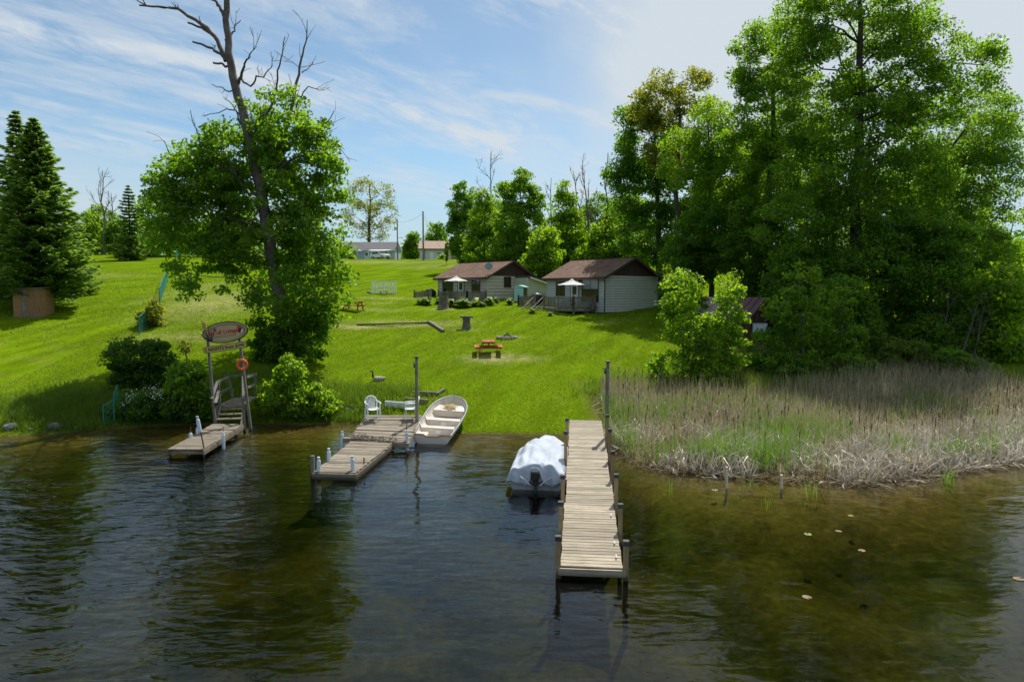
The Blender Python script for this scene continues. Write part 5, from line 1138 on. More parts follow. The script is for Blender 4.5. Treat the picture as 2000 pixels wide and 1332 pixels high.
# ------------------------------------------------------------------ cottages
def house(name, label, C, alpha, Lf, W, hw, rise, over, wall_mat, board_h, base_z, cat='cottage'):
    """corner C (x, y, eave z); local y runs along the front wall, local x along the gable wall"""
    rz = math.pi / 2 - alpha
    t = thing(name, label, cat, (C.x, C.y, C.z - hw), rz)
    n = int(round(hw / board_h))
    core = MB(); core.prism([(.03, .03, -1.0), (W - .03, .03, -1.0), (W - .03, Lf - .03, -1.0), (.03, Lf - .03, -1.0)], (0, 0, hw + 1.0 - .01)); core.build('wall', M['wall_backing'], t)
    mbf = MB(); mbf.prism([(-.040, 0, .032), (.028, 0, .032), (.028, 0, board_h), (-.004, 0, board_h), (-.040, 0, .040)], (0, Lf, 0)); mf = mbf.mesh('siding_board'); mf.materials.append(M[wall_mat])
    mbg = MB(); mbg.prism([(0, -.040, .032), (0, .028, .032), (0, .028, board_h), (0, -.004, board_h), (0, -.040, .040)], (W, 0, 0)); mg = mbg.mesh('siding_board'); mg.materials.append(M[wall_mat])
    for k in range(n):
        mesh_object('siding_board', mf, None, t, (0, 0, k * hw / n + .001)); mesh_object('siding_board', mg, None, t, (0, 0, k * hw / n + .001))
    for x, y in ((-.012, -.012), (W + .012, -.012), (-.012, Lf + .012)): mb = MB(); mb.box((x, y, hw / 2), (.10, .10, hw)); mb.build('corner_trim', M[wall_mat], t)
    gb_ = MB(); gb_.prism([(-.01, -.035, hw), (W + .01, -.035, hw), (W / 2, -.035, hw + rise)], (0, Lf + .07, 0)); gb_.build('gable', M['brown'], t)
    bme_ = MB(); bme_.box((0, 0, 0), (.02, .02, 1)); 
    k = 0; x = .15
    while x < W - .1:
        hh = rise * (1 - abs(x - W / 2) / (W / 2)) - .05
        if hh > .05: mb = MB(); mb.box((x, -.045, hw + hh / 2 + .005), (.025, .02, hh)); mb.build('batten', M['brown'], t)
        x += .30
    # roof: two slabs with overhang
    sl_ = rise / (W / 2); th = .09
    for s in (0, 1):
        me_x = -over if s == 0 else W + over
        def P(y, ridge, dz): return Vector((W / 2 if ridge else me_x, y, (hw + rise if ridge else hw - over * sl_) + .06 + dz))
        y0, y1 = -.40, Lf + .35
        vs = [P(y0, 0, 0), P(y1, 0, 0), P(y1, 1, 0), P(y0, 1, 0), P(y0, 0, -th), P(y1, 0, -th), P(y1, 1, -th), P(y0, 1, -th)]
        mb = MB(); mb.add(vs, [(0, 1, 2, 3), (7, 6, 5, 4), (0, 4, 5, 1), (1, 5, 6, 2), (3, 7, 4, 0)] + ([(2, 6, 7, 3)] if 0 else []))
        me = mb.mesh('roof'); uv = me.uv_layers.new(name='UVMap')
        for lp in me.loops: c = me.vertices[lp.vertex_index].co; uv.data[lp.index].uv = (c.y, math.hypot(c.x - me_x, (c.x - me_x) * sl_))
        mesh_object('roof_slope', me, M['shingle'], t)
        mb = MB(); mb.beam(P(y0 - .015, 0, -.08), P(y0 - .015, 1, -.08), .03, .17, (0, 0, 1)); mb.build('barge_board', M['trim_brown'], t)
        mb = MB(); mb.beam(P(y0, 0, -.13) + Vector((0, 0, 0)), P(y1, 0, -.13), .03, .13); mb.build('fascia', M['trim_brown'], t)
    mb = MB(); mb.beam(Vector((W / 2, -.41, hw + rise + .068)), Vector((W / 2, Lf + .36, hw + rise + .068)), .26, .03); mb.build('ridge_cap', M['shingle'], t)
    return t
def window(t, y, z, w, h, wall='front', trim='trim_brown', mull=1, curtain=False):
    """in the front wall (local x = 0) at y, or the gable wall (local y = 0) at x = y"""
    mb = MB(); o = -.035; T_ = .075
    def q(u, v, d): return (d, u, v) if wall == 'front' else (u, d, v)
    def bx(m_, u0, u1, v0, v1, d0, d1):
        d0, d1 = d0 - .03, d1 - .03
        m_.box(tuple((a + b) / 2 for a, b in zip(q(u0, v0, d0), q(u1, v1, d1))), tuple(abs(a - b) for a, b in zip(q(u0, v0, d0), q(u1, v1, d1))))
    bx(mb, y - w / 2 - T_, y + w / 2 + T_, z + h / 2, z + h / 2 + T_, o, .01); bx(mb, y - w / 2 - T_, y + w / 2 + T_, z - h / 2 - T_, z - h / 2, o - .02, .01)
    bx(mb, y - w / 2 - T_, y - w / 2, z - h / 2, z + h / 2, o, .01); bx(mb, y + w / 2, y + w / 2 + T_, z - h / 2, z + h / 2, o, .01)
    for k in range(mull): u = y - w / 2 + w * (k + 1) / (mull + 1); bx(mb, u - .025, u + .025, z - h / 2, z + h / 2, o + .004, .01)
    f = mb.build('window', M[trim], t)
    mb = MB(); bx(mb, y - w / 2, y + w / 2, z - h / 2, z + h / 2, -.018, .005); mb.build('pane', M['glass'], f)
    if curtain: mb = MB(); bx(mb, y - w / 2 + .04, y + w / 2 - .04, z + .12, z + h / 2, -.0205, -.019); mb.build('curtain', M['boat_grey'], f)
    return f
def door(t, y, z0, w=.86, h=2.02, frame='blue_paint'):
    mb = MB(); mb.box((-.02, y, z0 + h / 2), (.05, w, h)); d = mb.build('door', M['white_paint'], t)
    mb = MB(); mb.box((-.048, y, z0 + h * .70), (.012, w * .56, h * .36)); mb.build('pane', M['glass'], d)
    for u in (-1, 1): mb = MB(); mb.box((-.048, y + u * w * .0 + 0, z0 + h * .25 + u * .0), (.012, w * .5, h * .30)) if u < 0 else mb.box((-.055, y - w * .38, z0 + h * .47), (.05, .05, .05)); mb.build('door_panel' if u < 0 else 'handle', M['blue_paint'] if u < 0 else M['steel'], d)
    for u in (-1, 1): mb = MB(); mb.box((-.025, y + u * (w / 2 + .05), z0 + h / 2 + .03), (.06, .09, h + .08)); mb.build('door_jamb', M[frame], t)
    mb = MB(); mb.box((-.022, y, z0 + h + .045), (.055, w, .08)); mb.build('door_head', M[frame], t)
def wall_lamp(t, y, z):
    mb = MB(); mb.lathe([(.02, .16), (.10, .10), (.13, .04), (.11, 0), (.10, -.10), (.07, -.14)], 8, (-.14, y, z)); mb.box((-.05, y, z + .10), (.14, .04, .04)); mb.build('porch_lamp', M['trim_brown'], t)
def deck(label, root_house, y0, y1, depth, zf, steps_u, zground, name='deck', wing=None, post_h=1.0):
    """deck in front of the front wall: local x from -depth to 0, y from y0 to y1; steps at y range steps_u on the outer edge"""
    h = root_house; t = thing(name, label, 'deck', h.location, h.rotation_euler.z)
    n = int(depth / .145); mb = MB(); mb.box((0, 0, 0), (.138, y1 - y0, .035)); me = mb.mesh('deck_board'); me.materials.append(M['rail_y'])
    for k in range(n): mesh_object('deck_board', me, None, t, (-depth + (k + .5) * depth / n, (y0 + y1) / 2, zf - .018 + random.gauss(0, .002)))
    for a, b in (((-depth, y0), (-depth, y1)), ((-depth, y0), (-.06, y0)), ((-depth, y1), (-.06, y1))):
        mb = MB(); mb.beam((a[0], a[1], zf - .15), (b[0], b[1], zf - .15), .05, .22); mb.build('rim_beam', M['rail_y'], t)
    balm = MB(); balm.box((0, 0, .46), (.048, .048, .80)); bme2 = balm.mesh('baluster'); bme2.materials.append(M['rail'])
    pm_ = MB(); pm_.box((0, 0, post_h / 2 - .02), (.10, .10, post_h + .20)); pm_ = pm_.mesh('rail_post'); pm_.materials.append(M['rail'])
    cm_ = MB(); cm_.box((0, 0, post_h + .11), (.13, .13, .05)); cm_ = cm_.mesh('post_cap'); cm_.materials.append(M['rail'])
    def run(a, b, npost):
        a, b = Vector((*a, zf)), Vector((*b, zf)); ln = (b - a).length; d = (b - a).normalized()
        mb = MB(); mb.beam(a + Vector((0, 0, .93)), b + Vector((0, 0, .93)), .11, .038); mb.build('hand_rail', M['rail_y'], t)
        for z in (.82, .09): mb = MB(); mb.beam(a + Vector((0, 0, z)), b + Vector((0, 0, z)), .04, .085); mb.build('rail_bar', M['rail_y'], t)
        for k in range(npost + 1):
            o = mesh_object('rail_post', pm_, None, t, a.lerp(b, k / npost) + Vector((0, 0, -.08)))
        m_ = int(ln / .135)
        for k in range(1, m_): mesh_object('baluster', bme2, None, t, a + d * (k * ln / m_))
    s0, s1 = steps_u
    if s0 - y0 > .3: run((-depth, y0), (-depth, s0), max(1, round((s0 - y0) / 1.5)))
    if y1 - s1 > .3: run((-depth, s1), (-depth, y1), max(1, round((y1 - s1) / 1.5)))
    run((-depth, y0), (-.1, y0), max(1, round(depth / 1.8))); run((-depth, y1), (-.1, y1), max(1, round(depth / 1.8)))
    for y in (s0, s1): mesh_object('post_cap', cm_, None, t, (-depth, y, zf - .08))
    drop = zf - zground; ns = max(1, int(round(drop / .19)))
    for k in range(ns):
        z = zf - (k + 1) * drop / (ns + .0) + .02
        if k == ns - 1 and ns > 1: z = zground + .06
        mb = MB(); mb.box((-depth - .16 - .28 * k, (s0 + s1) / 2, z + .0), (.29, s1 - s0 - .12, .045)); mb.build('step', M['rail_y'], t)
    if ns > 2:
        for y in (s0, s1):
            e = Vector((-depth - .28 * ns, y, zground)); mb = MB(); mb.beam((-depth, y, zf + .92), e + Vector((0, 0, .88)), .09, .05); mb.beam((-depth, y, zf + .50), e + Vector((0, 0, .48)), .04, .09); mb.build('stair_rail', M['rail_y'], t)
            mb = MB(); mb.box(e + Vector((0, 0, .40)), (.09, .09, 1.0)); mb.build('rail_post', M['rail'], t)
            mb = MB(); mb.beam((-depth, y, zf - .12), e + Vector((.1, 0, .05)), .045, .22); mb.build('stringer', M['rail_y'], t)
    for x in (-depth + .05, -depth / 2):
        for k in range(4):
            y = y0 + .05 + (y1 - y0 - .1) * k / 3; mb = MB(); mb.box((x, y, zf - .26 - .6), (.12, .12, 1.2)); mb.build('deck_leg', M['rail'], t)
    return t
def parasol(label, loc, r, h, top):
    t = thing('parasol', label, 'parasol', loc, group='open pale parasols on the cottage decks')
    mb = MB(); mb.tube([(0, 0, 0), (0, 0, h + top)], .022, 8); mb.build('pole', M['white_paint'], t)
    mb = MB(); mb.lathe([(.26, 0), (.24, .06), (.05, .10), (.04, .3)], 12); mb.build('base', M['dark_metal'], t)
    n = 8; mb = MB()
    for k in range(n):
        a0, a1 = 2 * math.pi * k / n, 2 * math.pi * (k + 1) / n; m = 4
        vs = []
        for i in range(m + 1):
            f = i / m; z = h + top * (1 - f) - .10 * top * math.sin(f * math.pi); rr = .10 + (r - .10) * f
            for j in range(4): g = j / 3; a = a0 + (a1 - a0) * g; sg_ = 1 - .035 * math.sin(g * math.pi) * f; vs.append((rr * sg_ * math.cos(a), rr * sg_ * math.sin(a), z - .03 * math.sin(g * math.pi) * f))
        mb.add(vs, [(i * 4 + j, i * 4 + j + 1, (i + 1) * 4 + j + 1, (i + 1) * 4 + j) for i in range(m) for j in range(3)])
    c = mb.build('canopy', M['canvas'], t); md = c.modifiers.new('t', 'SOLIDIFY'); md.thickness = .006
    mb = MB(); mb.lathe([(.22, h + top * .90), (.10, h + top + .06), (.02, h + top + .12)], 8); mb.build('vent_cap', M['canvas'], t)
    for k in range(n): a = 2 * math.pi * k / n; mb = MB(); mb.tube([(.1 * math.cos(a), .1 * math.sin(a), h + top * .95), (r * .98 * math.cos(a), r * .98 * math.sin(a), h - .02)], .008, 4); mb.build('rib', M['steel'], t)
    return t
def H(t, x, y, z): return t.matrix_basis @ Vector((x, y, z))
# white cottage
Cw = at(1181, 538, 55); hwW = 2.98
cw = house('white_cottage', 'white cottage with brown shingled roof and raised railed deck, nearest the wood', Cw, rad(50), 6.7, 6.7, hwW, 1.50, .45, 'white_wall2', .213, 0)
zfW = .38
window(cw, 5.05, zfW + 1.55, .95, 1.15, mull=1); window(cw, 1.55, zfW + 1.40, 1.75, 1.75, mull=1, curtain=True)
door(cw, 3.35, zfW, .86, 2.02); wall_lamp(cw, 2.7, zfW + 2.22)
mb = MB(); mb.tube([(-.42, -.30, hwW - .18), (-.42, -.30, hwW - .30), (-.08, -.10, hwW - .55), (-.08, -.10, .05), (-.2, -.3, -.1)], .05, 8); mb.build('downpipe', M['trim_brown'], cw)
mb = MB(); mb.tube([(6.80, -.09, hwW - .1), (6.80, -.09, .05)], .05, 8); mb.build('downpipe', M['trim_brown'], cw)
mb = MB(); mb.tube([(.95, -.03, hwW + .35), (.95, -.03, -.1)], .015, 5); mb.build('cable', M['white_paint'], cw)
dw = deck('grey railed deck with stairs in front of the white cottage', cw, .9, 7.6, 2.6, zfW, (4.35, 5.5), -.62)
parasol('cream parasol open over the white cottage deck', H(cw, -1.25, 2.45, zfW), 1.18, 1.86, .38)
# cream cottage
Cc = at(952, 538.5, 63); hwC = 2.42
cc = house('cream_cottage', 'cream cottage with brown roof and satellite dish, beside the low deck', Cc, rad(45), 7.1, 6.1, hwC, 1.42, .45, 'white_wall', .302, 0)
zfC = .08
window(cc, 5.65, zfC + 1.25, 1.45, 1.75, mull=1); window(cc, 1.55, zfC + 1.42, 1.05, 1.20, mull=1); window(cc, 2.55, 1.85, .80, .85, 'gable', mull=1)
door(cc, 3.70, zfC, .84, 2.0); wall_lamp(cc, 2.9, zfC + 2.14)
dc = deck('low grey railed deck in front of the cream cottage', cc, .1, 7.9, 2.4, zfC, (4.2, 5.3), -.35)
parasol('cream parasol open over the low deck of the cream cottage', H(cc, -1.25, 2.95, zfC), 1.14, 1.88, .36)
sd_ = H(cc, .55, -.35, 0); ds = thing('satellite_dish', 'round grey satellite dish on the roof edge of the cream cottage', 'satellite dish', H(cc, .35, .15, hwC + .16), rad(-10)); ds.scale = (.85, .85, .85)
mb = MB(); mb.tube([(0, 0, -.10), (0, 0, .45), (.0, -.06, .60)], .025, 6); mb.build('mast', M['steel'], ds)
vs = [(0, 0.06, 0)] + [(.42 * f * math.cos(2 * math.pi * k / 20), .06 - .12 * f * f, .42 * f * math.sin(2 * math.pi * k / 20)) for f in (.5, 1) for k in range(20)]
mb = MB(); mb.add(vs, [(0, 1 + k, 1 + (k + 1) % 20) for k in range(20)] + [(1 + k, 21 + k, 21 + (k + 1) % 20, 1 + (k + 1) % 20) for k in range(20)]); o = mb.build('reflector', M['dish'], ds, (0, -.05, .82), (rad(-20), 0, rad(5)), smooth=True); md = o.modifiers.new('t', 'SOLIDIFY'); md.thickness = .015
mb = MB(); mb.tube([(0, -.08, .48), (-.05, -.55, .72)], .014, 5); mb.box((-.05, -.57, .74), (.09, .09, .09)); mb.build('feed_arm', M['steel'], ds)
# annex between the cottages
an = thing('annex', 'pale lean-to annex with dark roof joining the side of the cream cottage', 'annex', H(cc, 3.55, -1.75, 0), cc.rotation_euler.z)
mb = MB(); mb.prism([(0, 0, -.6), (3.6, 0, -.6), (3.6, 0, 1.45), (0, 0, 2.25)], (0, 1.70, 0)); mb.build('wall', M['yellow_wall'], an)
mb = MB(); mb.prism([(2.57, 1.72, -.6), (5.4, 1.72, -.6), (5.4, 1.72, 1.45), (2.57, 1.72, 1.45)], (0, 2.4, 0)); mb.build('back_wall', M['yellow_wall'], an)
mb = MB(); mb.prism([(2.6, 1.5, 1.52), (5.6, 1.5, 1.52), (5.6, 4.3, 2.0), (2.6, 4.3, 2.0)], (0, 0, .08)); mb.build('back_roof', M['grey_roof'], an)
mb = MB(); mb.prism([(-.02, -.3, 2.33), (3.9, -.3, 1.46), (3.9, 1.70, 1.46), (-.02, 1.70, 2.33)], (0, 0, .09)); mb.build('roof', M['grey_roof'], an)
mb = MB(); mb.beam((-.0, -.32, 2.27), (3.92, -.32, 1.40), .03, .14); mb.build('barge_board', M['white_paint'], an)
for k in range(9): mb = MB(); mb.prism([(0, -.012, k * .25 - .3), (3.6, -.012, k * .25 - .3), (3.6, -.004, min(k * .25 - .055, 1.44)), (0, -.004, k * .25 - .055)], (0, .03, 0)) if k < 7 else mb.prism([(0, -.012, k * .25 - .3), (1.7 - (k - 7) * 1.1, -.012, k * .25 - .3), (1.2 - (k - 7) * 1.0, -.004, k * .25 - .06), (0, -.004, k * .25 - .06)], (0, .03, 0)); mb.build('siding_board', M['white_wall2'], an)
# garden shed
sh_p = on_ground(1012, 592); sh_d = 57.5; sb = ground_at(1013, 62)
gs = thing('storage_shed', 'small pale teal double door shed between the two cottages', 'shed', sb + Vector((0, 0, .02)), rad(-22)); gs.scale = (.74, .74, .80)
mb = MB(); mb.box((0, .6, .8), (1.35, 1.1, 1.6)); mb.build('body', M['trim_brown'], gs)
for x in (-.31, .31): mb = MB(); mb.box((x, .035, .80), (.60, .03, 1.58)); d_ = mb.build('door', M['teal'], gs); mb = MB(); mb.box((-.05 if x > 0 else .05, .01, .75), (.03, .03, .10)); h_ = mb.build('handle', M['steel'], d_, (x + (-.18 if x > 0 else .18), 0, 0))
mb = MB(); mb.prism([(-.80, -.05, 1.60), (.80, -.05, 1.60), (.76, -.05, 1.68), (0, -.05, 1.86), (-.76, -.05, 1.68)], (0, 1.35, 0)); mb.build('roof', M['teal'], gs)
# deck furniture
def deck_table(label, loc, rz):
    t = thing('patio_table', label, 'table', loc, rz); mb = MB(); mb.lathe([(.50, .70), (.50, .73)], 20); mb.build('table_top', M['white_plastic'], t)
    for k in range(4): a = math.pi / 4 + math.pi / 2 * k; mb = MB(); mb.tube([(.18 * math.cos(a), .18 * math.sin(a), .70), (.42 * math.cos(a), .42 * math.sin(a), 0)], .022, 6); mb.build('leg', M['white_plastic'], t)
deck_table('round white table under the white cottage parasol', H(cw, -1.25, 2.45, zfW), 0); deck_table('round white table under the cream cottage parasol', H(cc, -1.25, 2.95, zfC), 0)
src = None
for o in list(COL.objects):
    if o.name == 'plastic_chair': src = o
for hh, x, y, r, z, lab in ((cw, -1.6, 3.5, 200, zfW, 'white plastic chair by the door side of the white cottage table'), (cw, -1.5, 1.6, 60, zfW, 'white plastic chair by the big window of the white cottage'), (cc, -1.4, 2.0, 70, zfC, 'white plastic chair on the low deck by the smaller window')):
    c = copy_tree(src); c.location = H(hh, x, y, z); c.rotation_euler = (0, 0, rad(r)); c['label'] = lab; c['group'] = 'white plastic chairs on the cottage decks'
def grill(label, loc, rz):
    t = thing('barbecue_grill', label, 'grill', loc, rz); n = 10
    prof = [(.44, 0), (.46, .5), (.50, .72), (.46, .92), (.30, 1.10), (.05, 1.18)]
    mb = MB(); mb.add([(r * 1.25 * math.cos(2 * math.pi * k / n), r * .62 * math.sin(2 * math.pi * k / n), z) for r, z in prof for k in range(n)], [(i * n + k, i * n + (k + 1) % n, (i + 1) * n + (k + 1) % n, (i + 1) * n + k) for i in range(5) for k in range(n)]); mb.build('grill_cover', M['black'], t, smooth=True)
    for x in (-.4, .4): mb = MB(); mb.tube([(x, -.06, .08), (x, .06, .08)], .08, 10); mb.build('wheel', M['tyre'], t)
grill('barbecue under a black cover at the far end of the low deck', H(cc, -1.0, 7.2, zfC), rad(20)); grill('barbecue under a black cover at the end of the raised deck', H(cw, -1.0, 7.0, zfW), rad(10))
# bicycle leaning on the white cottage deck
bk = thing('bicycle', 'dark bicycle leaning against the deck corner of the white cottage', 'bicycle', H(cw, -.75, .62, -.25), cw.rotation_euler.z)
for x in (-.52, .52):
    mb = MB(); mb.tube([(x + .33 * math.cos(2 * math.pi * k / 20), 0, .34 + .33 * math.sin(2 * math.pi * k / 20)) for k in range(21)], .022, 6); w_ = mb.build('wheel', M['tyre'], bk)
    mb = MB()
    for k in range(6): a = math.pi * k / 6; mb.tube([(x - .31 * math.cos(a), 0, .34 - .31 * math.sin(a)), (x + .31 * math.cos(a), 0, .34 + .31 * math.sin(a))], .004, 3)
    props(mb.build('spokes', M['steel'], w_), kind='stuff')
mb = MB(); 
for a, b in (((-.52, .34), (-.18, .80)), ((-.18, .80), (.34, .84)), ((-.05, .30), (.36, .80)), ((-.05, .30), (-.20, .86)), ((-.52, .34), (-.05, .30)), ((.52, .34), (.34, .90))): mb.tube([(a[0], 0, a[1]), (b[0], 0, b[1])], .018, 6)
mb.build('frame', M['black'], bk)
mb = MB(); mb.box((-.20, 0, .92), (.26, .13, .05)); mb.build('saddle', M['black'], bk, bevel=.015)
mb = MB(); mb.tube([(.30, -.26, 1.0), (.36, 0, .97), (.30, .26, 1.0)], .014, 6); mb.build('handlebar', M['dark_metal'], bk)
# plants in front of the low deck
def hosta(label, loc, r, seed, mat='hosta', group='broad leaved plants before the low deck'):
    rng = np.random.default_rng(seed); n = 46; V_, Q_ = [], []
    for k in range(n):
        a = rng.uniform(0, 6.28); ln = r * rng.uniform(.55, 1.1); w_ = ln * .26; el = rng.uniform(.25, 1.2); rise_ = ln * math.sin(el); ho = ln * math.cos(el) + .05
        d = np.array([math.cos(a), math.sin(a), 0]); s = np.array([-math.sin(a), math.cos(a), 0]); p0 = d * .04; p1 = d * ho * .55 + np.array([0, 0, rise_]); p2 = d * ho + np.array([0, 0, rise_ * .72]); b = len(V_)
        V_ += [p0, p1 - s * w_, p2, p1 + s * w_]; Q_.append((b, b + 1, b + 2, b + 3))
    o = mesh_object('leafy_plant', fast_mesh('leafy_plant', V_, quads=Q_), M[mat], None, loc); return props(o, label, 'plant', group)
hl = ['largest broad leaved plant below the cream parasol', 'pale broad leaved plant next to the low deck steps', 'broad leaved plant at the foot of the lone stump', 'dark broad leaved plant under the low deck rail', 'broad leaved plant at the near corner of the low deck', 'broad leaved plant below the cream cottage gable wall', 'pale broad leaved plant beside the teal shed', 'broad leaved plant at the far end of the low deck', 'small broad leaved plant in the low deck border', 'dark plant by the cottage corner', 'pale small plant at the border edge before the low deck', 'plant between the low deck steps and its far corner']
for (px, py, r, m_), lab in zip(((905, 602, .75, 'hosta'), (858, 594, .5, 'hosta'), (880, 600, .6, 'hosta'), (893, 600, .5, 'shrub_dark'), (930, 599, .6, 'hosta'), (955, 597, .6, 'hosta'), (995, 596, .5, 'hosta'), (822, 595, .6, 'hosta'), (918, 600, .45, 'hosta'), (965, 593, .5, 'shrub_dark'), (942, 600, .4, 'hosta'), (835, 596, .6, 'hosta')), hl): hosta(lab, on_ground(px, py), r * 1.3, int(px), m_)
hosta('small flowering plant beside the raised deck stairs', on_ground(1040, 612), .45, 5, 'hosta', None); hosta('pale small plant under the raised deck post', on_ground(1074, 618), .35, 6, 'hosta', None)

# ------------------------------------------------------------------ old barn and the lean-to in the wood edge
bp = ground_at(1462, 43); bn2 = thing('old_barn', 'dark weathered barn with a streaked metal roof at the wood edge', 'barn', bp, rad(-14))
BW, BL, BH, BR = 2.9, 4.4, 1.75, 1.05     # gable faces the lake; ridge runs inland and towards the cottage
bn2.rotation_euler = (0, 0, rad(38))
# local: gable wall on y=0 from x=0..BW ; ridge along +y
mb = MB(); mb.prism([(0, .03, -.3), (BW, .03, -.3), (BW, .03, BH), (BW / 2, .03, BH + BR), (0, .03, BH)], (0, BL - .06, 0)); mb.build('wall', M['barn'], bn2)
k = 0; x = .0
while x < BW - .01:
    w_ = min(random.uniform(.14, .22), BW - x); xm = x + w_ / 2; top = BH + BR * (1 - abs(xm - BW / 2) / (BW / 2)) - .06
    mb = MB(); mb.box((xm, -.005 + random.uniform(-.006, .006), top / 2 - .1), (w_ - .015, .022, top + .2)); mb.build('wall_board', M['barn'], bn2); x += w_
sl2 = BR / (BW / 2)
for s in (0, 1):
    x0 = -.30 if s == 0 else BW + .30
    npan = 10
    for j in range(npan):
        y0 = -.35 + (BL + .6) * j / npan; y1 = y0 + (BL + .6) / npan - .012; zo = .03 + (.006 if j % 2 else 0)
        a = Vector((x0, y0, BH - .30 * sl2 + zo)); b = Vector((BW / 2, y0, BH + BR + zo)); dy = Vector((0, y1 - y0, 0))
        mb = MB(); mb.prism([a, b, b + dy, a + dy], (0, 0, .03)); mb.beam(a + Vector((0, .02, .045)), b + Vector((0, .02, .045)), .03, .035); mb.build('roof_sheet', M['tin_red'] if (j < 5) else M['tin'], bn2)
lt = thing('lean_to', 'low lean-to with pale patched metal roof against the barn side', 'shed', bn2.matrix_basis @ Vector((-.35, .6, 0)), rad(38))
mb = MB(); mb.prism([(-1.9, 0, 1.02), (0, 0, 1.45), (0, 3.2, 1.45), (-1.9, 3.2, 1.02)], (0, 0, .05)); mb.build('roof', M['tin'], lt)
for x, y in ((-1.8, .1), (-1.8, 3.0), (-.1, .1)): mb = MB(); mb.box((x, y, .45), (.1, .1, 1.3)); mb.build('post', M['barn'], lt)
mb = MB(); mb.box((-.9, 3.0, .5), (1.8, .05, 1.1)); mb.build('back_wall', M['barn'], lt)
wb = thing('white_box', 'pale blue white box standing against the barn gable', 'box', bn2.matrix_basis @ Vector((.55, -.45, 0)), rad(-10)); mb = MB(); mb.box((0, 0, .92), (.85, .35, .55)); mb.build('box_body', M['pvc'], wb, bevel=.02); mb = MB(); mb.box((0, 0, 1.21), (.90, .40, .04)); mb.build('lid', M['pvc'], wb, bevel=.01)
for x in (-.36, .36): mb = MB(); mb.box((x, 0, .3), (.06, .3, .7)); mb.build('leg', M['barn'], wb)
ub = ground_at(1412, 40.5); up_ = thing('upturned_dinghy', 'pale upturned dinghy half hidden by the bright saplings', 'dinghy', ub, rad(62))
mb = MB(); rows = []
for i in range(11):
    s = i / 10; b = .55 * (1 - abs(2 * s - .9) ** 2.6 * .9 if s < .99 else .08); rows.append([(s * 2.6 - 1.3, b * math.cos(math.pi * j / 8), .42 * (math.sin(math.pi * j / 8) ** .6) * (1 - .35 * (2 * s - 1) ** 2) + .12) for j in range(9)])
mb.add([p for r in rows for p in r], [(i * 9 + j, i * 9 + j + 1, (i + 1) * 9 + j + 1, (i + 1) * 9 + j) for i in range(10) for j in range(8)]); o = mb.build('hull', M['pvc'], up_, smooth=True)
mb = MB(); mb.tube([(-1.3, 0, .55), (0, 0, .575), (1.2, 0, .40)], .02, 5); mb.build('keel', M['boat_grey'], up_)
for k, px in enumerate((1356, 1362, 1368)):
    b = ground_at(px, 40); mb = MB(); mb.box((0, 0, .30), (.13, .03, .66)); props(mb.build('white_paling', M['white_paint'], None, b), ('short white paling nearest the lawn behind the bright saplings', 'middle of three short white palings behind the saplings', 'short white paling nearest the upturned dinghy')[k], 'paling', 'white palings behind the saplings')

# ------------------------------------------------------------------ left side: plywood shed, green mesh fence
pb_ = ground_at(55, 44.8); ps = thing('plywood_shed', 'small tan plywood shed tucked under the broad spruce', 'shed', pb_, rad(8))
mb = MB(); mb.box((0, .75, .92), (1.72, 1.5, 1.85)); mb.build('wall', M['ply'], ps)
for k in range(4): mb = MB(); mb.box((-.86 + .215 + k * .43, -.012, .92), (.425, .02, 1.83)); mb.build('wall_panel', M['ply'], ps)
for k in range(3): mb = MB(); mb.box((.872, .25 + k * .5, .92), (.02, .49, 1.83)); mb.build('wall_panel', M['ply'], ps)
mb = MB(); mb.box((-.18, -.028, .95), (.22, .012, 1.6)); mb.build('grey_patch', M['wood_grey_post'], ps)
mb = MB(); mb.prism([(-1.0, -.15, 1.86), (1.0, -.15, 1.86), (1.0, 1.65, 1.98), (-1.0, 1.65, 1.98)], (0, 0, .07)); mb.build('roof', M['wood_grey'], ps)
mb = MB(); mb.box((0, .7, .0), (1.8, 1.6, .14)); mb.build('base_skid', M['timber'], ps)
def mesh_fence(label, pts, h, seed=0):
    base = Vector(pts[0]); t = thing('mesh_fence', label, 'fence', base, group='green mesh fence lengths running up the lawn')
    for p in pts: q = Vector(p) - base; mb = MB(); mb.tube([q + Vector((0, 0, -.2)), q + Vector((0, 0, h))], .028, 6); mb.build('post', M['mesh_green'], t)
    for a, b in zip(pts[:-1], pts[1:]):
        a, b = Vector(a) - base, Vector(b) - base; mb = MB(); mb.tube([a + Vector((0, 0, h - .03)), b + Vector((0, 0, h - .03))], .02, 5); mb.build('top_rail', M['mesh_green'], t)
        ln = (b - a).length; mb = MB(); n = int((ln + h) / .30)
        for k in range(n):
            for s in (1, -1):
                u0, u1 = k * .30 - h, k * .30; z0, z1 = (0.03, h - .05)
                lo, hi = max(0, u0), min(ln, u1)
                if hi - lo < .04: continue
                f0, f1 = (lo - u0) / h, (hi - u0) / h; za, zb = (z0 + (z1 - z0) * f0, z0 + (z1 - z0) * f1) if s > 0 else (z1 - (z1 - z0) * f0, z1 - (z1 - z0) * f1)
                mb.beam(a.lerp(b, lo / ln) + Vector((0, 0, za)), a.lerp(b, hi / ln) + Vector((0, 0, zb)), .008, .014, (0, 1, 0))
        props(mb.build('netting', M['mesh_green'], t), kind='stuff')
f0, f1, f2 = on_ground(203, 835), on_ground(213, 806), on_ground(224, 790); f0.z = -.1
mesh_fence('green mesh fence end dropping to the lake beside the flowering shrub', [f0, on_ground(224, 829)], 1.05); mesh_fence('green mesh fence piece above the flowering shrub', [on_ground(224, 818), on_ground(231, 800)], 1.05)
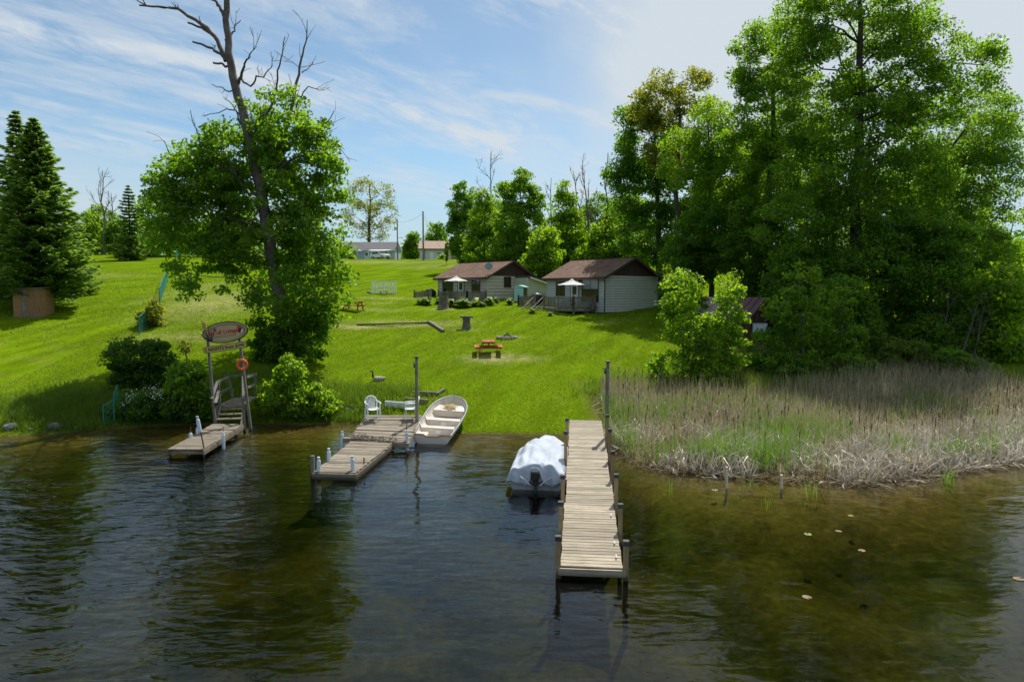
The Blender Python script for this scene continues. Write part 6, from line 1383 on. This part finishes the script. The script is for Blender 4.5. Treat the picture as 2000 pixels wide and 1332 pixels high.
mesh_fence('green mesh fence piece below the yellowish shrubs on the lawn', [on_ground(272, 655), on_ground(288, 640)], 1.1); mesh_fence('green mesh fence length higher up the lawn behind the leaning tree', [on_ground(312, 595), on_ground(320, 570), on_ground(327, 552)], 1.2); mesh_fence('green mesh fence at the lawn crest', [on_ground(344, 505), on_ground(352, 500)], 1.2)

# ------------------------------------------------------------------ houses, car and poles on the crest
def hz(px, py, d): return at(px, py, d)
HDp = 150
hb = ground_at(690, HDp); s_ = HDp / F
h1 = thing('blue_house', 'long pale blue house with grey roof beyond the lawn crest', 'house', (at(672, 508, HDp).x, HDp, hb.z - .1), rad(-3))
Wd = (768 - 668) * s_; mb = MB(); mb.box((Wd / 2, 3, 1.15), (Wd, 6, 2.5)); mb.build('wall', M['far_blue'], h1)
mb = MB(); mb.prism([(-.4, -.5, 2.30), (-.4, 3.0, 4.15), (-.4, 6.5, 2.30), (-.4, 6.5, 2.15), (-.4, -.5, 2.15)], (Wd + .5, 0, 0)); mb.build('roof', M['grey_roof'], h1)
mb = MB(); mb.box((Wd / 2, -.52, 2.16), (Wd + .5, .06, .2)); mb.build('fascia', M['white_paint'], h1)
for x, w_, h_, z, nm, mt in ((5.0, .9, 2.0, 1.0, 'door', 'white_paint'), (6.3, .7, 1.0, 1.4, 'window', 'trim_brown'), (7.6, .7, 1.0, 1.4, 'window', 'trim_brown'), (2.4, 1.2, 1.1, 1.4, 'window', 'white_paint')):
    mb = MB(); mb.box((x, -.03, z), (w_, .08, h_)); f_ = mb.build(nm, M[mt], h1); mb = MB(); mb.box((x, -.075, z + (.3 if nm == 'door' else 0)), (w_ * .62, .02, h_ * (.3 if nm == 'door' else .75))); mb.build('pane', M['glass'], f_)
mb = MB(); mb.prism([(6.2, -3.2, 1.85), (10.6, -3.2, 1.85), (10.6, -.5, 2.15), (6.2, -.5, 2.15)], (0, 0, .10)); mb.build('awning', M['white_paint'], h1)
for x in (6.3, 10.5): mb = MB(); mb.box((x, -3.1, .9), (.1, .1, 1.9)); mb.build('awning_post', M['white_paint'], h1)
pu = at(697, 505, 146); pu.z = gz(pu.x, 146); t = thing('patio_umbrella', 'dark patio umbrella before the pale blue house', 'parasol', pu)
mb = MB(); mb.tube([(0, 0, 0), (0, 0, 2.3)], .03, 6); mb.build('pole', M['steel'], t); mb = MB(); mb.lathe([(1.25, 1.75), (.7, 2.1), (.05, 2.35)], 8); mb.build('canopy', M['blue_paint'], t)
# car
cp = at(743, 508, 143); cp.z = gz(cp.x, 143)
car = thing('parked_car', 'white sport utility car parked under the pale blue house awning', 'car', cp, rad(-38))
prof = [(-2.25, .35), (-2.3, .75), (-2.2, 1.05), (-1.95, 1.62), (-1.5, 1.72), (.35, 1.70), (1.05, 1.12), (2.05, .98), (2.28, .75), (2.28, .35)]
mb = MB(); mb.prism([(x, -.90, z) for x, z in prof], (0, 1.80, 0)); mb.build('body', M['car_paint'], car, bevel=.06)
for sy in (-1, 1):
    mb = MB(); mb.prism([(-1.75, sy * .905, 1.08), (-1.6, sy * .905, 1.58), (.25, sy * .905, 1.58), (.85, sy * .905, 1.12)], (0, sy * .01, 0)); mb.build('side_window', M['glass'], car)
    for x in (-1.4, 1.45):
        mb = MB(); mb.tube([(x, sy * .72, .36), (x, sy * .94, .36)], .37, 16); w_ = mb.build('wheel', M['tyre'], car); mb = MB(); mb.tube([(x, sy * .945, .36), (x, sy * .955, .36)], .22, 12); mb.build('rim', M['steel'], w_)
    mb = MB(); mb.box((2.27, sy * .68, .82), (.06, .36, .14)); mb.build('headlight', M['steel'], car); mb = MB(); mb.box((.62, sy * 1.0, 1.15), (.14, .18, .14)); mb.build('mirror', M['car_paint'], car)
mb = MB(); mb.prism([(.42, -.78, 1.665), (.42, .78, 1.665), (1.06, .82, 1.135), (1.06, -.82, 1.135)], (.012, 0, .012)); mb.build('windscreen', M['glass'], car)
mb = MB(); mb.box((2.285, 0, .72), (.04, .86, .20)); mb.box((2.285, 0, .45), (.04, 1.4, .10)); mb.build('grille', M['black'], car); mb = MB(); mb.box((2.31, 0, .56), (.02, .5, .11)); mb.build('number_plate', M['white_paint'], car)
# tan roofed house
hb2 = at(820, 508, 152); h2 = thing('tan_house', 'white house with tan roof and dark gable trim beyond the crest', 'house', (hb2.x, 152, gz(hb2.x, 152) - .1), rad(5)); Wd2 = 80 * 152 / F
mb = MB(); mb.box((Wd2 / 2, 4, 1.3), (Wd2, 8, 2.8)); mb.build('wall', M['far_white'], h2)
mb = MB(); mb.prism([(-.3, -.6, 2.55), (-.3, 3.8, 4.55), (-.3, 8.4, 2.55), (-.3, 8.4, 2.4), (-.3, -.6, 2.4)], (Wd2 + .6, 0, 0)); mb.build('roof', M['tan_roof'], h2)
mb = MB(); mb.prism([(Wd2 - 3.2, -2.2, 2.5), (Wd2 + .6, -2.2, 2.5), (Wd2 - 1.3, -2.2, 3.7)], (0, 5, 0)); mb.build('cross_gable', M['tan_roof'], h2)
mb = MB(); mb.box((Wd2 / 2, -.62, 2.44), (Wd2 + .6, .06, .18)); mb.build('fascia', M['trim_brown'], h2)
for x in (4.2, 5.7): mb = MB(); mb.box((x, -.02, 1.45), (.95, .08, .62)); f_ = mb.build('window', M['white_paint'], h2); mb = MB(); mb.box((x, -.065, 1.45), (.8, .02, .5)); mb.build('pane', M['glass'], f_)
mb = MB(); mb.box((2.6, -.02, .9), (.9, .08, 1.9)); mb.build('door', M['white_paint'], h2); mb = MB(); mb.tube([(1.1, -.1, 2.4), (1.1, -.1, 0)], .06, 6); mb.build('downpipe', M['trim_brown'], h2)
# reddish deck fence
fp0 = at(882, 506, 138); fz = gz(fp0.x, 138); fd = thing('privacy_fence', 'reddish board fence on a low platform beside the tan house', 'fence', (fp0.x, 138, fz), 0)
for k in range(13): mb = MB(); mb.box((.1 + k * .2, 0, .95), (.185, .03, 1.35)); mb.build('fence_board', M['red_wood'], fd)
mb = MB(); mb.box((1.3, .6, .14), (2.7, 1.4, .28)); mb.build('platform', M['rail'], fd)
def pole(label, px, d, top, base_py, r, arms):
    b = ground_at(px, d); hgt = at(px, top, d).z - b.z; t = thing('utility_pole', label, 'utility pole', b, group='wooden utility poles on the crest')
    mb = MB(); mb.tube([(0, 0, -.3), (0, 0, hgt)], [r, r * .72], 10); mb.build('pole', M['bark_pale'], t)
    return t, hgt
pl1, hh1 = pole('tall dark utility pole at the crest, before the tan house', 828, 128, 413, 512, .17, 0)
pl2, hh2 = pole('utility pole carrying a grey transformer behind the crest', 778, 150, 428, 508, .15, 0)
mb = MB(); mb.lathe([(.28, 0), (.28, .75), (.2, .82)], 10, (-.42, -.1, hh2 - 2.4)); mb.build('transformer', M['steel'], pl2)
mb = MB(); mb.tube([(0, 0, hh2 - 4.1), (.9, -.1, hh2 - 4.0)], .04, 6); mb.box((1.0, -.1, hh2 - 4.03), (.5, .22, .12)); mb.build('street_light', M['steel'], pl2)
mb = MB(); mb.box((0, 0, hh1 - .5), (.16, .5, .12)); mb.box((-.1, -.15, 3.6), (.28, .16, .5)); mb.build('meter_box', M['steel'], pl1)
def wire(label, a, b, sag, r=.018):
    a, b = Vector(a), Vector(b); mb = MB(); mb.tube([a.lerp(b, k / 12) - a - Vector((0, 0, sag * 4 * (k / 12) * (1 - k / 12))) for k in range(13)], r, 4); props(mb.build('overhead_wire', M['black'], None, a), label, 'wire')
tip1, tip2 = pl1.location + Vector((0, 0, hh1 - .3)), pl2.location + Vector((0, 0, hh2 - .5))
wire('overhead wire slung between the two utility poles', tip1, tip2, .7); wire('overhead wire dropping from the tall pole to the tan house', tip1 + Vector((.05, 0, -.2)), h2.location + Vector((5.0, 1, 4.2)), .3)
wire('overhead wire leaving the transformer pole behind the leaning tree', tip2, tip2 + Vector((-45, 25, .4)), 1.2); wire('guy wire running from the tall pole to the ground', pl1.location + Vector((0, 0, hh1 - 1)), pl1.location + Vector((4.6, -1.5, .1)), 0)
# slim columnar cedar on the crest and its stake
b = ground_at(873, 112); make_tree('columnar_cedar', 'slim brownish columnar cedar above the cream cottage roof', 'tree', b, [(0, 0, 2.0, .33, .33, 1.5), (0, 0, 3.2, .18, .18, .8)], 'olive_leaf', [(0, 0, -.2), (0, 0, 1), (0, 0, 3.2)], .05, n_clusters=60, n_leaves=36, leaf_size=.18, cl_r=.22, seed=400, limbs=False)
hosta('round yellow green bush before the tan house', ground_at(863, 145), 1.4, 401, 'bright_leaf', None); hosta('yellow green bush beside the reddish fence', ground_at(907, 141), 1.6, 402, 'bright_leaf', None); hosta('round green bush before the pale blue house', ground_at(686, 147), 1.8, 403, 'bright_leaf', None)

# ------------------------------------------------------------------ shrubs along the bank
def shrub(name, label, px, d, boxes, leaf, n, nl, ls, cl, seed, cat='shrub', **kw):
    b = ground_at(px, d); b.z = max(b.z, .02)
    return make_tree(name, label, cat, b, px_lobes(boxes, d, b), leaf, trunk_r=.05, n_clusters=n, n_leaves=nl, leaf_size=ls, cl_r=cl, seed=seed, min_z=.03, limb_r=.5, **kw)
shrub('round_shrub', 'dense dark rounded shrub on the bank above the flowering shrub', 272, 32.5, [(212, 652, 310, 760), (270, 665, 345, 760), (225, 700, 330, 790)], 'shrub_dark', 170, 110, .14, .42, 500, shell=.7, bias=.45)
fl = shrub('flowering_shrub', 'white flowering shrub hanging over the water by the green fence', 300, 29.3, [(225, 755, 350, 835), (290, 760, 390, 832), (215, 780, 300, 840)], 'shrub_dark', 130, 90, .14, .40, 501)
rngq = np.random.default_rng(9); bfl = fl.location
cfl = sample_crown(px_lobes([(245, 752, 345, 800), (300, 760, 375, 805), (230, 775, 310, 815)], 29.0, bfl), 60, rngq, .8); P = np.repeat(cfl, 9, 0) + rngq.normal(0, .12, (540, 3)); V, Q = leaf_quads(P, .2, .075, rng=rngq); props(mesh_object('blossom', fast_mesh('blossom', V, quads=Q), M['flower'], fl), kind='stuff')
shrub('leafy_shrub', 'light green leafy shrub filling the bank left of the stairs', 390, 29.4, [(345, 740, 420, 832), (375, 755, 425, 825), (330, 700, 400, 790)], 'maple', 110, 70, .17, .40, 502)['label'] = 'light green leafy shrub filling the bank beside the stairs and flowering shrub'
shrub('bank_bush', 'bright green bush on the bank between the stairs and platform dock', 565, 29.8, [(505, 735, 600, 832), (560, 745, 640, 832), (545, 690, 590, 770), (600, 765, 665, 830)], 'bright_leaf', 190, 85, .15, .38, 503)
shrub('bank_bush', 'small young bush at the foot of the leaning tree', 575, 33.5, [(545, 690, 590, 770)], 'bright_leaf', 40, 60, .15, .3, 504)
shrub('ivy_bush', 'dark leafy thicket round the foot of the leaning tree', 552, 36.2, [(500, 600, 600, 715), (560, 610, 640, 712), (490, 650, 560, 712)], 'dark_leaf', 120, 80, .20, .45, 505)
shrub('yellow_shrub', 'yellowish straggling shrub by the green fence on the lawn', 290, 43, [(270, 600, 305, 655), (285, 585, 320, 640), (275, 620, 300, 665)], 'olive_leaf', 70, 55, .16, .35, 506)
shrub('lone_sapling', 'tiny sapling on the lawn behind the oval sign', 362, 35.5, [(350, 664, 372, 690)], 'olive_leaf', 16, 20, .12, .25, 507)
shrub('low_shrub', 'low green shrubs behind the broad spruce and shed', 40, 52, [(0, 525, 60, 590), (-40, 520, 30, 590)], 'maple', 70, 70, .22, .5, 508)['label'] = 'green shrub behind the broad spruce and plywood shed'
shrub('wood_edge_shrub', 'low dark shrub under the saplings at the wood edge', 1860, 35, [(1800, 680, 1900, 760), (1850, 700, 1960, 765)], 'dark_leaf', 90, 70, .18, .42, 509)
shrub('wood_edge_shrub', 'low dark shrub behind the middle of the reed bed', 1650, 35.5, [(1590, 690, 1720, 765), (1690, 700, 1760, 765)], 'dark_leaf', 90, 70, .18, .42, 510)
shrub('wood_edge_shrub', 'low dark shrub beside the saplings and the barn', 1520, 36, [(1450, 690, 1590, 770)], 'dark_leaf', 80, 70, .18, .42, 511)
shrub('wood_edge_shrub', 'shrub between the barn and white cottage', 1345, 46, [(1300, 560, 1390, 660)], 'dark_leaf', 70, 60, .2, .45, 512)

# ------------------------------------------------------------------ reeds
rngr = np.random.default_rng(31)
M['stalk'] = leaf_mat('wet_stalks', (.09, .06, .02), (.30, .23, .10), (.1, .07, .02), (.2, .15, .06), .2, .6, .6)
def reed_points(n, f, y0, y1):
    """points over the marsh: s is the distance behind the reed front"""
    x = rngr.uniform(3.15, 24, n); s = y0 + (y1 - y0) * rngr.uniform(0, 1, n) ** f
    y = np.interp(x, SX, SY) + s; k = (x > .0 + 3.0 + 0.0 * y) & (x / y < .86) & (x > 2.45 + (y - 21) * .105 + .62 + np.clip((3.9 - x), 0, 1) * .0)
    x, y = x[k], y[k]; return np.c_[x, y, np.maximum(heights(x, y), -.25)]
def reed_mesh(name, pts, h, w, lean, bend, mat, fallen=0.0):
    n = len(pts); ang = rngr.uniform(0, 2 * math.pi, n); side = np.c_[np.cos(ang), np.sin(ang), np.zeros(n)] * (w * rngr.uniform(.6, 1.3, n))[:, None] / 2
    d = np.c_[rngr.normal(0, lean, n), rngr.normal(0, lean, n), np.ones(n)]; fl_ = rngr.random(n) < fallen; d[fl_, :2] *= 3.5; d[fl_, 2] *= rngr.uniform(.12, .7, fl_.sum()); d /= np.linalg.norm(d, axis=1)[:, None]
    p1 = pts + d * (h * .55)[:, None]; d2 = d + np.c_[rngr.normal(0, bend, n), rngr.normal(0, bend, n), np.zeros(n)]; d2[:, 2] *= rngr.uniform(.5, 1, n); br = (rngr.random(n) < .30 * (bend > .2)); d2[br, 2] = rngr.uniform(-.9, .3, br.sum()); d2 /= np.linalg.norm(d2, axis=1)[:, None]
    p2 = p1 + d2 * (h * .45)[:, None]; p2[:, 2] = np.maximum(p2[:, 2], .03)
    V = np.stack([pts - side, pts + side, p1 + side * .8, p1 - side * .8, p2], 1).reshape(-1, 3); b = np.arange(n) * 5
    return mesh_object(name, fast_mesh(name, V, quads=np.stack([b, b + 1, b + 2, b + 3], 1), tris=np.stack([b + 3, b + 2, b + 4], 1)), mat)
p = reed_points(26000, 1.0, .1, 11.2); p = p[(p[:, 0] > 4.2 + .10 * (p[:, 1] - 22)) | (rngr.random(len(p)) < .7)]
sdist = p[:, 1] - np.interp(p[:, 0], SX, SY)
hh_ = rngr.uniform(.5, 1.35, len(p)) * np.clip(.55 + sdist * .10, .5, .92)
r1 = reed_mesh('dry_reeds', p, hh_, .022, .16, .5, M['reed_dry'], .16); props(r1, 'bed of dry pale reeds along the shallow shore', 'reeds', kind='stuff')
p = np.concatenate([reed_points(16000, 1.0, -.2, 3.6), reed_points(17000, 1.0, 1.5, 10.0)]); p = p[vnoise(p[:, 0], p[:, 1], 1.1, 5.) + .5 * vnoise(p[:, 0], p[:, 1], 2.9, 3.) + .06 * (p[:, 0] - 8) > -.45]; r2 = reed_mesh('broken_reeds', p, rngr.uniform(.4, 1.25, len(p)), .038, .5, .9, M['reed_white'], .5); props(r2, 'tangle of broken bleached reeds at the water edge', 'reeds', kind='stuff')
p = reed_points(36000, 1.0, .2, 9.5); nn_ = vnoise(p[:, 0], p[:, 1], .8, 2.) + vnoise(p[:, 0], p[:, 1], 2.1, 1.) * .5; p = p[(nn_ + rngr.normal(0, .45, len(p)) > .12 + .05 * (p[:, 0] - 6))]; r3 = reed_mesh('green_reeds', p, rngr.uniform(.6, 1.15, len(p)), .022, .08, .16, M['reed_green']); props(r3, 'young green reeds growing through the dry bed', 'reeds', kind='stuff')
p = reed_points(4500, 1.0, 4.5, 11.5); r4 = reed_mesh('tall_reeds', p, rngr.uniform(.9, 1.5, len(p)), .018, .07, .1, M['reed_dry']); props(r4, 'tall thin dry stalks at the back of the reed bed', 'reeds', kind='stuff')
ch = reed_points(200, 1.0, .8, 10.5); mb = MB()
for x_, y_, z_ in ch:
    h_ = random.uniform(.95, 1.5); lx, ly = random.gauss(0, .07), random.gauss(0, .07)
    mb.tube([(x_, y_, z_), (x_ + lx * .6, y_ + ly * .6, z_ + h_ * .6), (x_ + lx, y_ + ly, z_ + h_)], .006, 3, False); mb.tube([(x_ + lx, y_ + ly, z_ + h_ - .01), (x_ + lx, y_ + ly, z_ + h_ + .13), (x_ + lx, y_ + ly, z_ + h_ + .16)], [.017, .017, .004], 5, False)
M['seed_head'] = solid('cattail_seed_heads', (.13, .075, .035), .9, .4, 9); props(mb.build('cattails', M['seed_head']), 'brown cattail seed heads on thin stalks standing in the reed bed', 'cattails', kind='stuff')
# fallen stalks matted on the water before the reeds
n = 2600; x = rngr.uniform(3.3, 18, n); y = np.interp(x, SX, SY) + rngr.normal(.25, .45, n); k = x / y < .86; pm2 = np.c_[x, y, np.full(n, .025)][k]; r5 = reed_mesh('floating_stalks', pm2, rngr.uniform(.4, 1.3, len(pm2)), .022, 6.0, .3, M['stalk']); props(r5, 'brown fallen stalks matted on the water before the reeds', 'reeds', kind='stuff')
# shoots and pipes standing in the water
for i, (px, py, h_, n_, lab) in enumerate([(1118 + 190, 962, .5, 7, 'green shoots in open water nearest the long dock'), (1455, 948, .5, 8, 'green shoots in open water between the two pale pipes'), (1575, 968, .55, 8, 'green shoots in open water past the second pale pipe'), (1852, 944, .6, 16, 'thick green shoots in open water at the reed bed end'), (1500, 990, .35, 5, 'sparse green shoots farthest out in the lake'), (1700, 940, .5, 6, 'green shoots beside the reed front')]):
    b = on_z(px, py, 0); pts = np.c_[rngr.normal(0, .10, n_), rngr.normal(0, .10, n_), np.full(n_, -.1)]
    o = reed_mesh('water_shoots', pts, rngr.uniform(.7, 1.2, n_) * h_ + .1, .022, .14, .2, M['reed_green']); o.location = b; props(o, lab, 'water plant', 'green shoots in open water')
for px, py, top, lab in ((1420, 953, 910, 'pale green pipe in the water nearer the long dock'), (1527, 954, 926, 'pale green pipe in the water farther from the long dock')):
    b = on_z(px, py, 0); hgt = (py - top) / F * b.y; mb = MB(); mb.tube([(0, 0, -.6), (-.02, 0, hgt)], .038, 10); props(mb.build('marker_pipe', M['sign_white'], None, b), lab, 'pipe')
for i, (px, py, r_, m_, lab) in enumerate([(1662, 1007, .08, 'lily', 'floating leaf nearest the reed bed'), (1578, 1043, .10, 'lily', 'yellow green floating leaf with a trailing stem'), (1637, 1037, .08, 'lily_red', 'small floating leaf beside the yellow green one'), (1683, 1075, .085, 'lily_red', 'floating leaf over the pale weedy patch'), (1576, 1166, .09, 'lily_red', 'tan floating leaf nearest the camera in open water'), (1990, 1130, .11, 'lily_red', 'orange floating leaf at the picture edge'), (1396, 957, .10, 'lily_red', 'small brown floating leaf near the pale pipes')]):
    b = on_z(px, py, .006); mb = MB(); n = 18; mb.prism([(0, 0, 0)] + [(r_ * math.cos(a), r_ * .85 * math.sin(a), 0) for a in [rad(20) + rad(320) * k / n for k in range(n + 1)]], (0, 0, .006)); props(mb.build('lily_leaf', M[m_], None, b, (0, 0, i * 1.3)), lab, 'leaf', 'floating leaves on the lake')

# ------------------------------------------------------------------ grass: short lawn blades near the lake, tall tufts on the bank
rngg = np.random.default_rng(51)
def lawn_pts(n, x0, x1, s0, s1, f=1.4):
    x = rngg.uniform(x0, x1, n); s = s0 + (s1 - s0) * rngg.uniform(0, 1, n) ** f; y = np.interp(x, SX, SY) + s
    k = np.abs(x / y) < .80; return np.c_[x, y, heights(x, y)][k]
RNG = rngg
p = lawn_pts(230000, -24, 11, .12, 30, 1.5); p = p[(p[:, 1] - np.interp(p[:, 0], SX, SY)) < 14 + 16 * rngg.random(len(p))]; k = (p[:, 0] < 3.2) | (p[:, 1] > 33.5 + .2 * np.maximum(p[:, 0] - 8, 0)); p = p[k]
worn = np.zeros(len(p))
for x, y, rx, ry, s in WEAR: worn = np.maximum(worn, s * np.clip(1.3 - np.sqrt(((p[:, 0] - x) / rx) ** 2 + ((p[:, 1] - y) / ry) ** 2), 0, 1))
p = p[rngg.random(len(p)) > worn * 1.1]
g1 = blades('lawn_grass', p, np.full(len(p), .055), .035, M['grass_blade'], .5); props(g1, 'short mown grass blades of the lawn nearest the lake', 'grass', kind='stuff')
p = np.c_[rngg.uniform(-1, 1, 170000), 38 + 50 * rngg.uniform(0, 1, 170000) ** 1.1]; p[:, 0] *= p[:, 1] * .80; k = ((p[:, 1] - np.interp(p[:, 0], SX, SY)) > 9 + 12 * rngg.random(len(p))) & (p[:, 0] < 8.5 + .05 * p[:, 1]) & (p[:, 1] < 70 + 18 * rngg.random(len(p))); p = p[k]
for h_, xr in ((cw, 6.7), (cc, 6.1)):       # keep the grass out of the cottages and their decks
    q = (p - np.array(h_.location)[:2]); cr, sr = math.cos(-h_.rotation_euler.z), math.sin(-h_.rotation_euler.z); lx = q[:, 0] * cr - q[:, 1] * sr; ly = q[:, 0] * sr + q[:, 1] * cr; p = p[~((lx > -.1) & (lx < xr + 4) & (ly > -.1) & (ly < 7.5))]
worn = np.zeros(len(p))
for x, y, rx, ry, s in WEAR: worn = np.maximum(worn, s * np.clip(1.3 - np.sqrt(((p[:, 0] - x) / rx) ** 2 + ((p[:, 1] - y) / ry) ** 2), 0, 1))
p = p[rngg.random(len(p)) > worn * 1.1]; p = np.c_[p, heights(p[:, 0], p[:, 1])]
g3 = blades('lawn_grass', p, np.full(len(p), .06), .07, M['grass_blade'], .5); props(g3, 'short mown grass of the slope up to the cottages', 'grass', kind='stuff')
pt = []
for px, py, sx, sy, n in ((690, 800, 1.6, .7, 900), (720, 775, 1.5, .6, 900), (660, 775, 1.4, .9, 800), (735, 765, .5, .3, 250), (780, 765, .4, .3, 150), (640, 805, 1.0, .5, 600), (150, 800, 2.6, .8, 1500), (60, 815, 2.0, .8, 900), (100, 835, 2.2, .35, 800), (160, 775, 1.5, .6, 500), (440, 780, 1.2, .8, 500), (1230, 770, 1.2, 1.0, 900), (1290, 765, 1.2, .8, 700), (470, 745, 1.2, .8, 350), (690, 830, .5, .3, 250), (30, 560, 3, 1.5, 200), (1400, 757, 2.5, 1.2, 900), (1560, 755, 3, 1.2, 1000), (1720, 752, 3, 1.2, 1000), (1880, 750, 3, 1.2, 1000)):
    c = on_ground(px, py); q = np.c_[c.x + rngg.normal(0, sx, n), c.y + rngg.normal(0, sy, n)]; q = q[q[:, 1] > np.interp(q[:, 0], SX, SY) + .05]; pt.append(np.c_[q, heights(q[:, 0], q[:, 1])])
pt = np.concatenate(pt); pt = np.repeat(pt, 3, 0) + np.c_[rngg.normal(0, .06, (len(pt) * 3, 2)), np.zeros(len(pt) * 3)]
g2 = blades('tall_grass', pt, np.full(len(pt), .34), .03, M['tall_grass'], .45); props(g2, 'tall uncut grass tufts along the bank and shore', 'grass', kind='stuff')
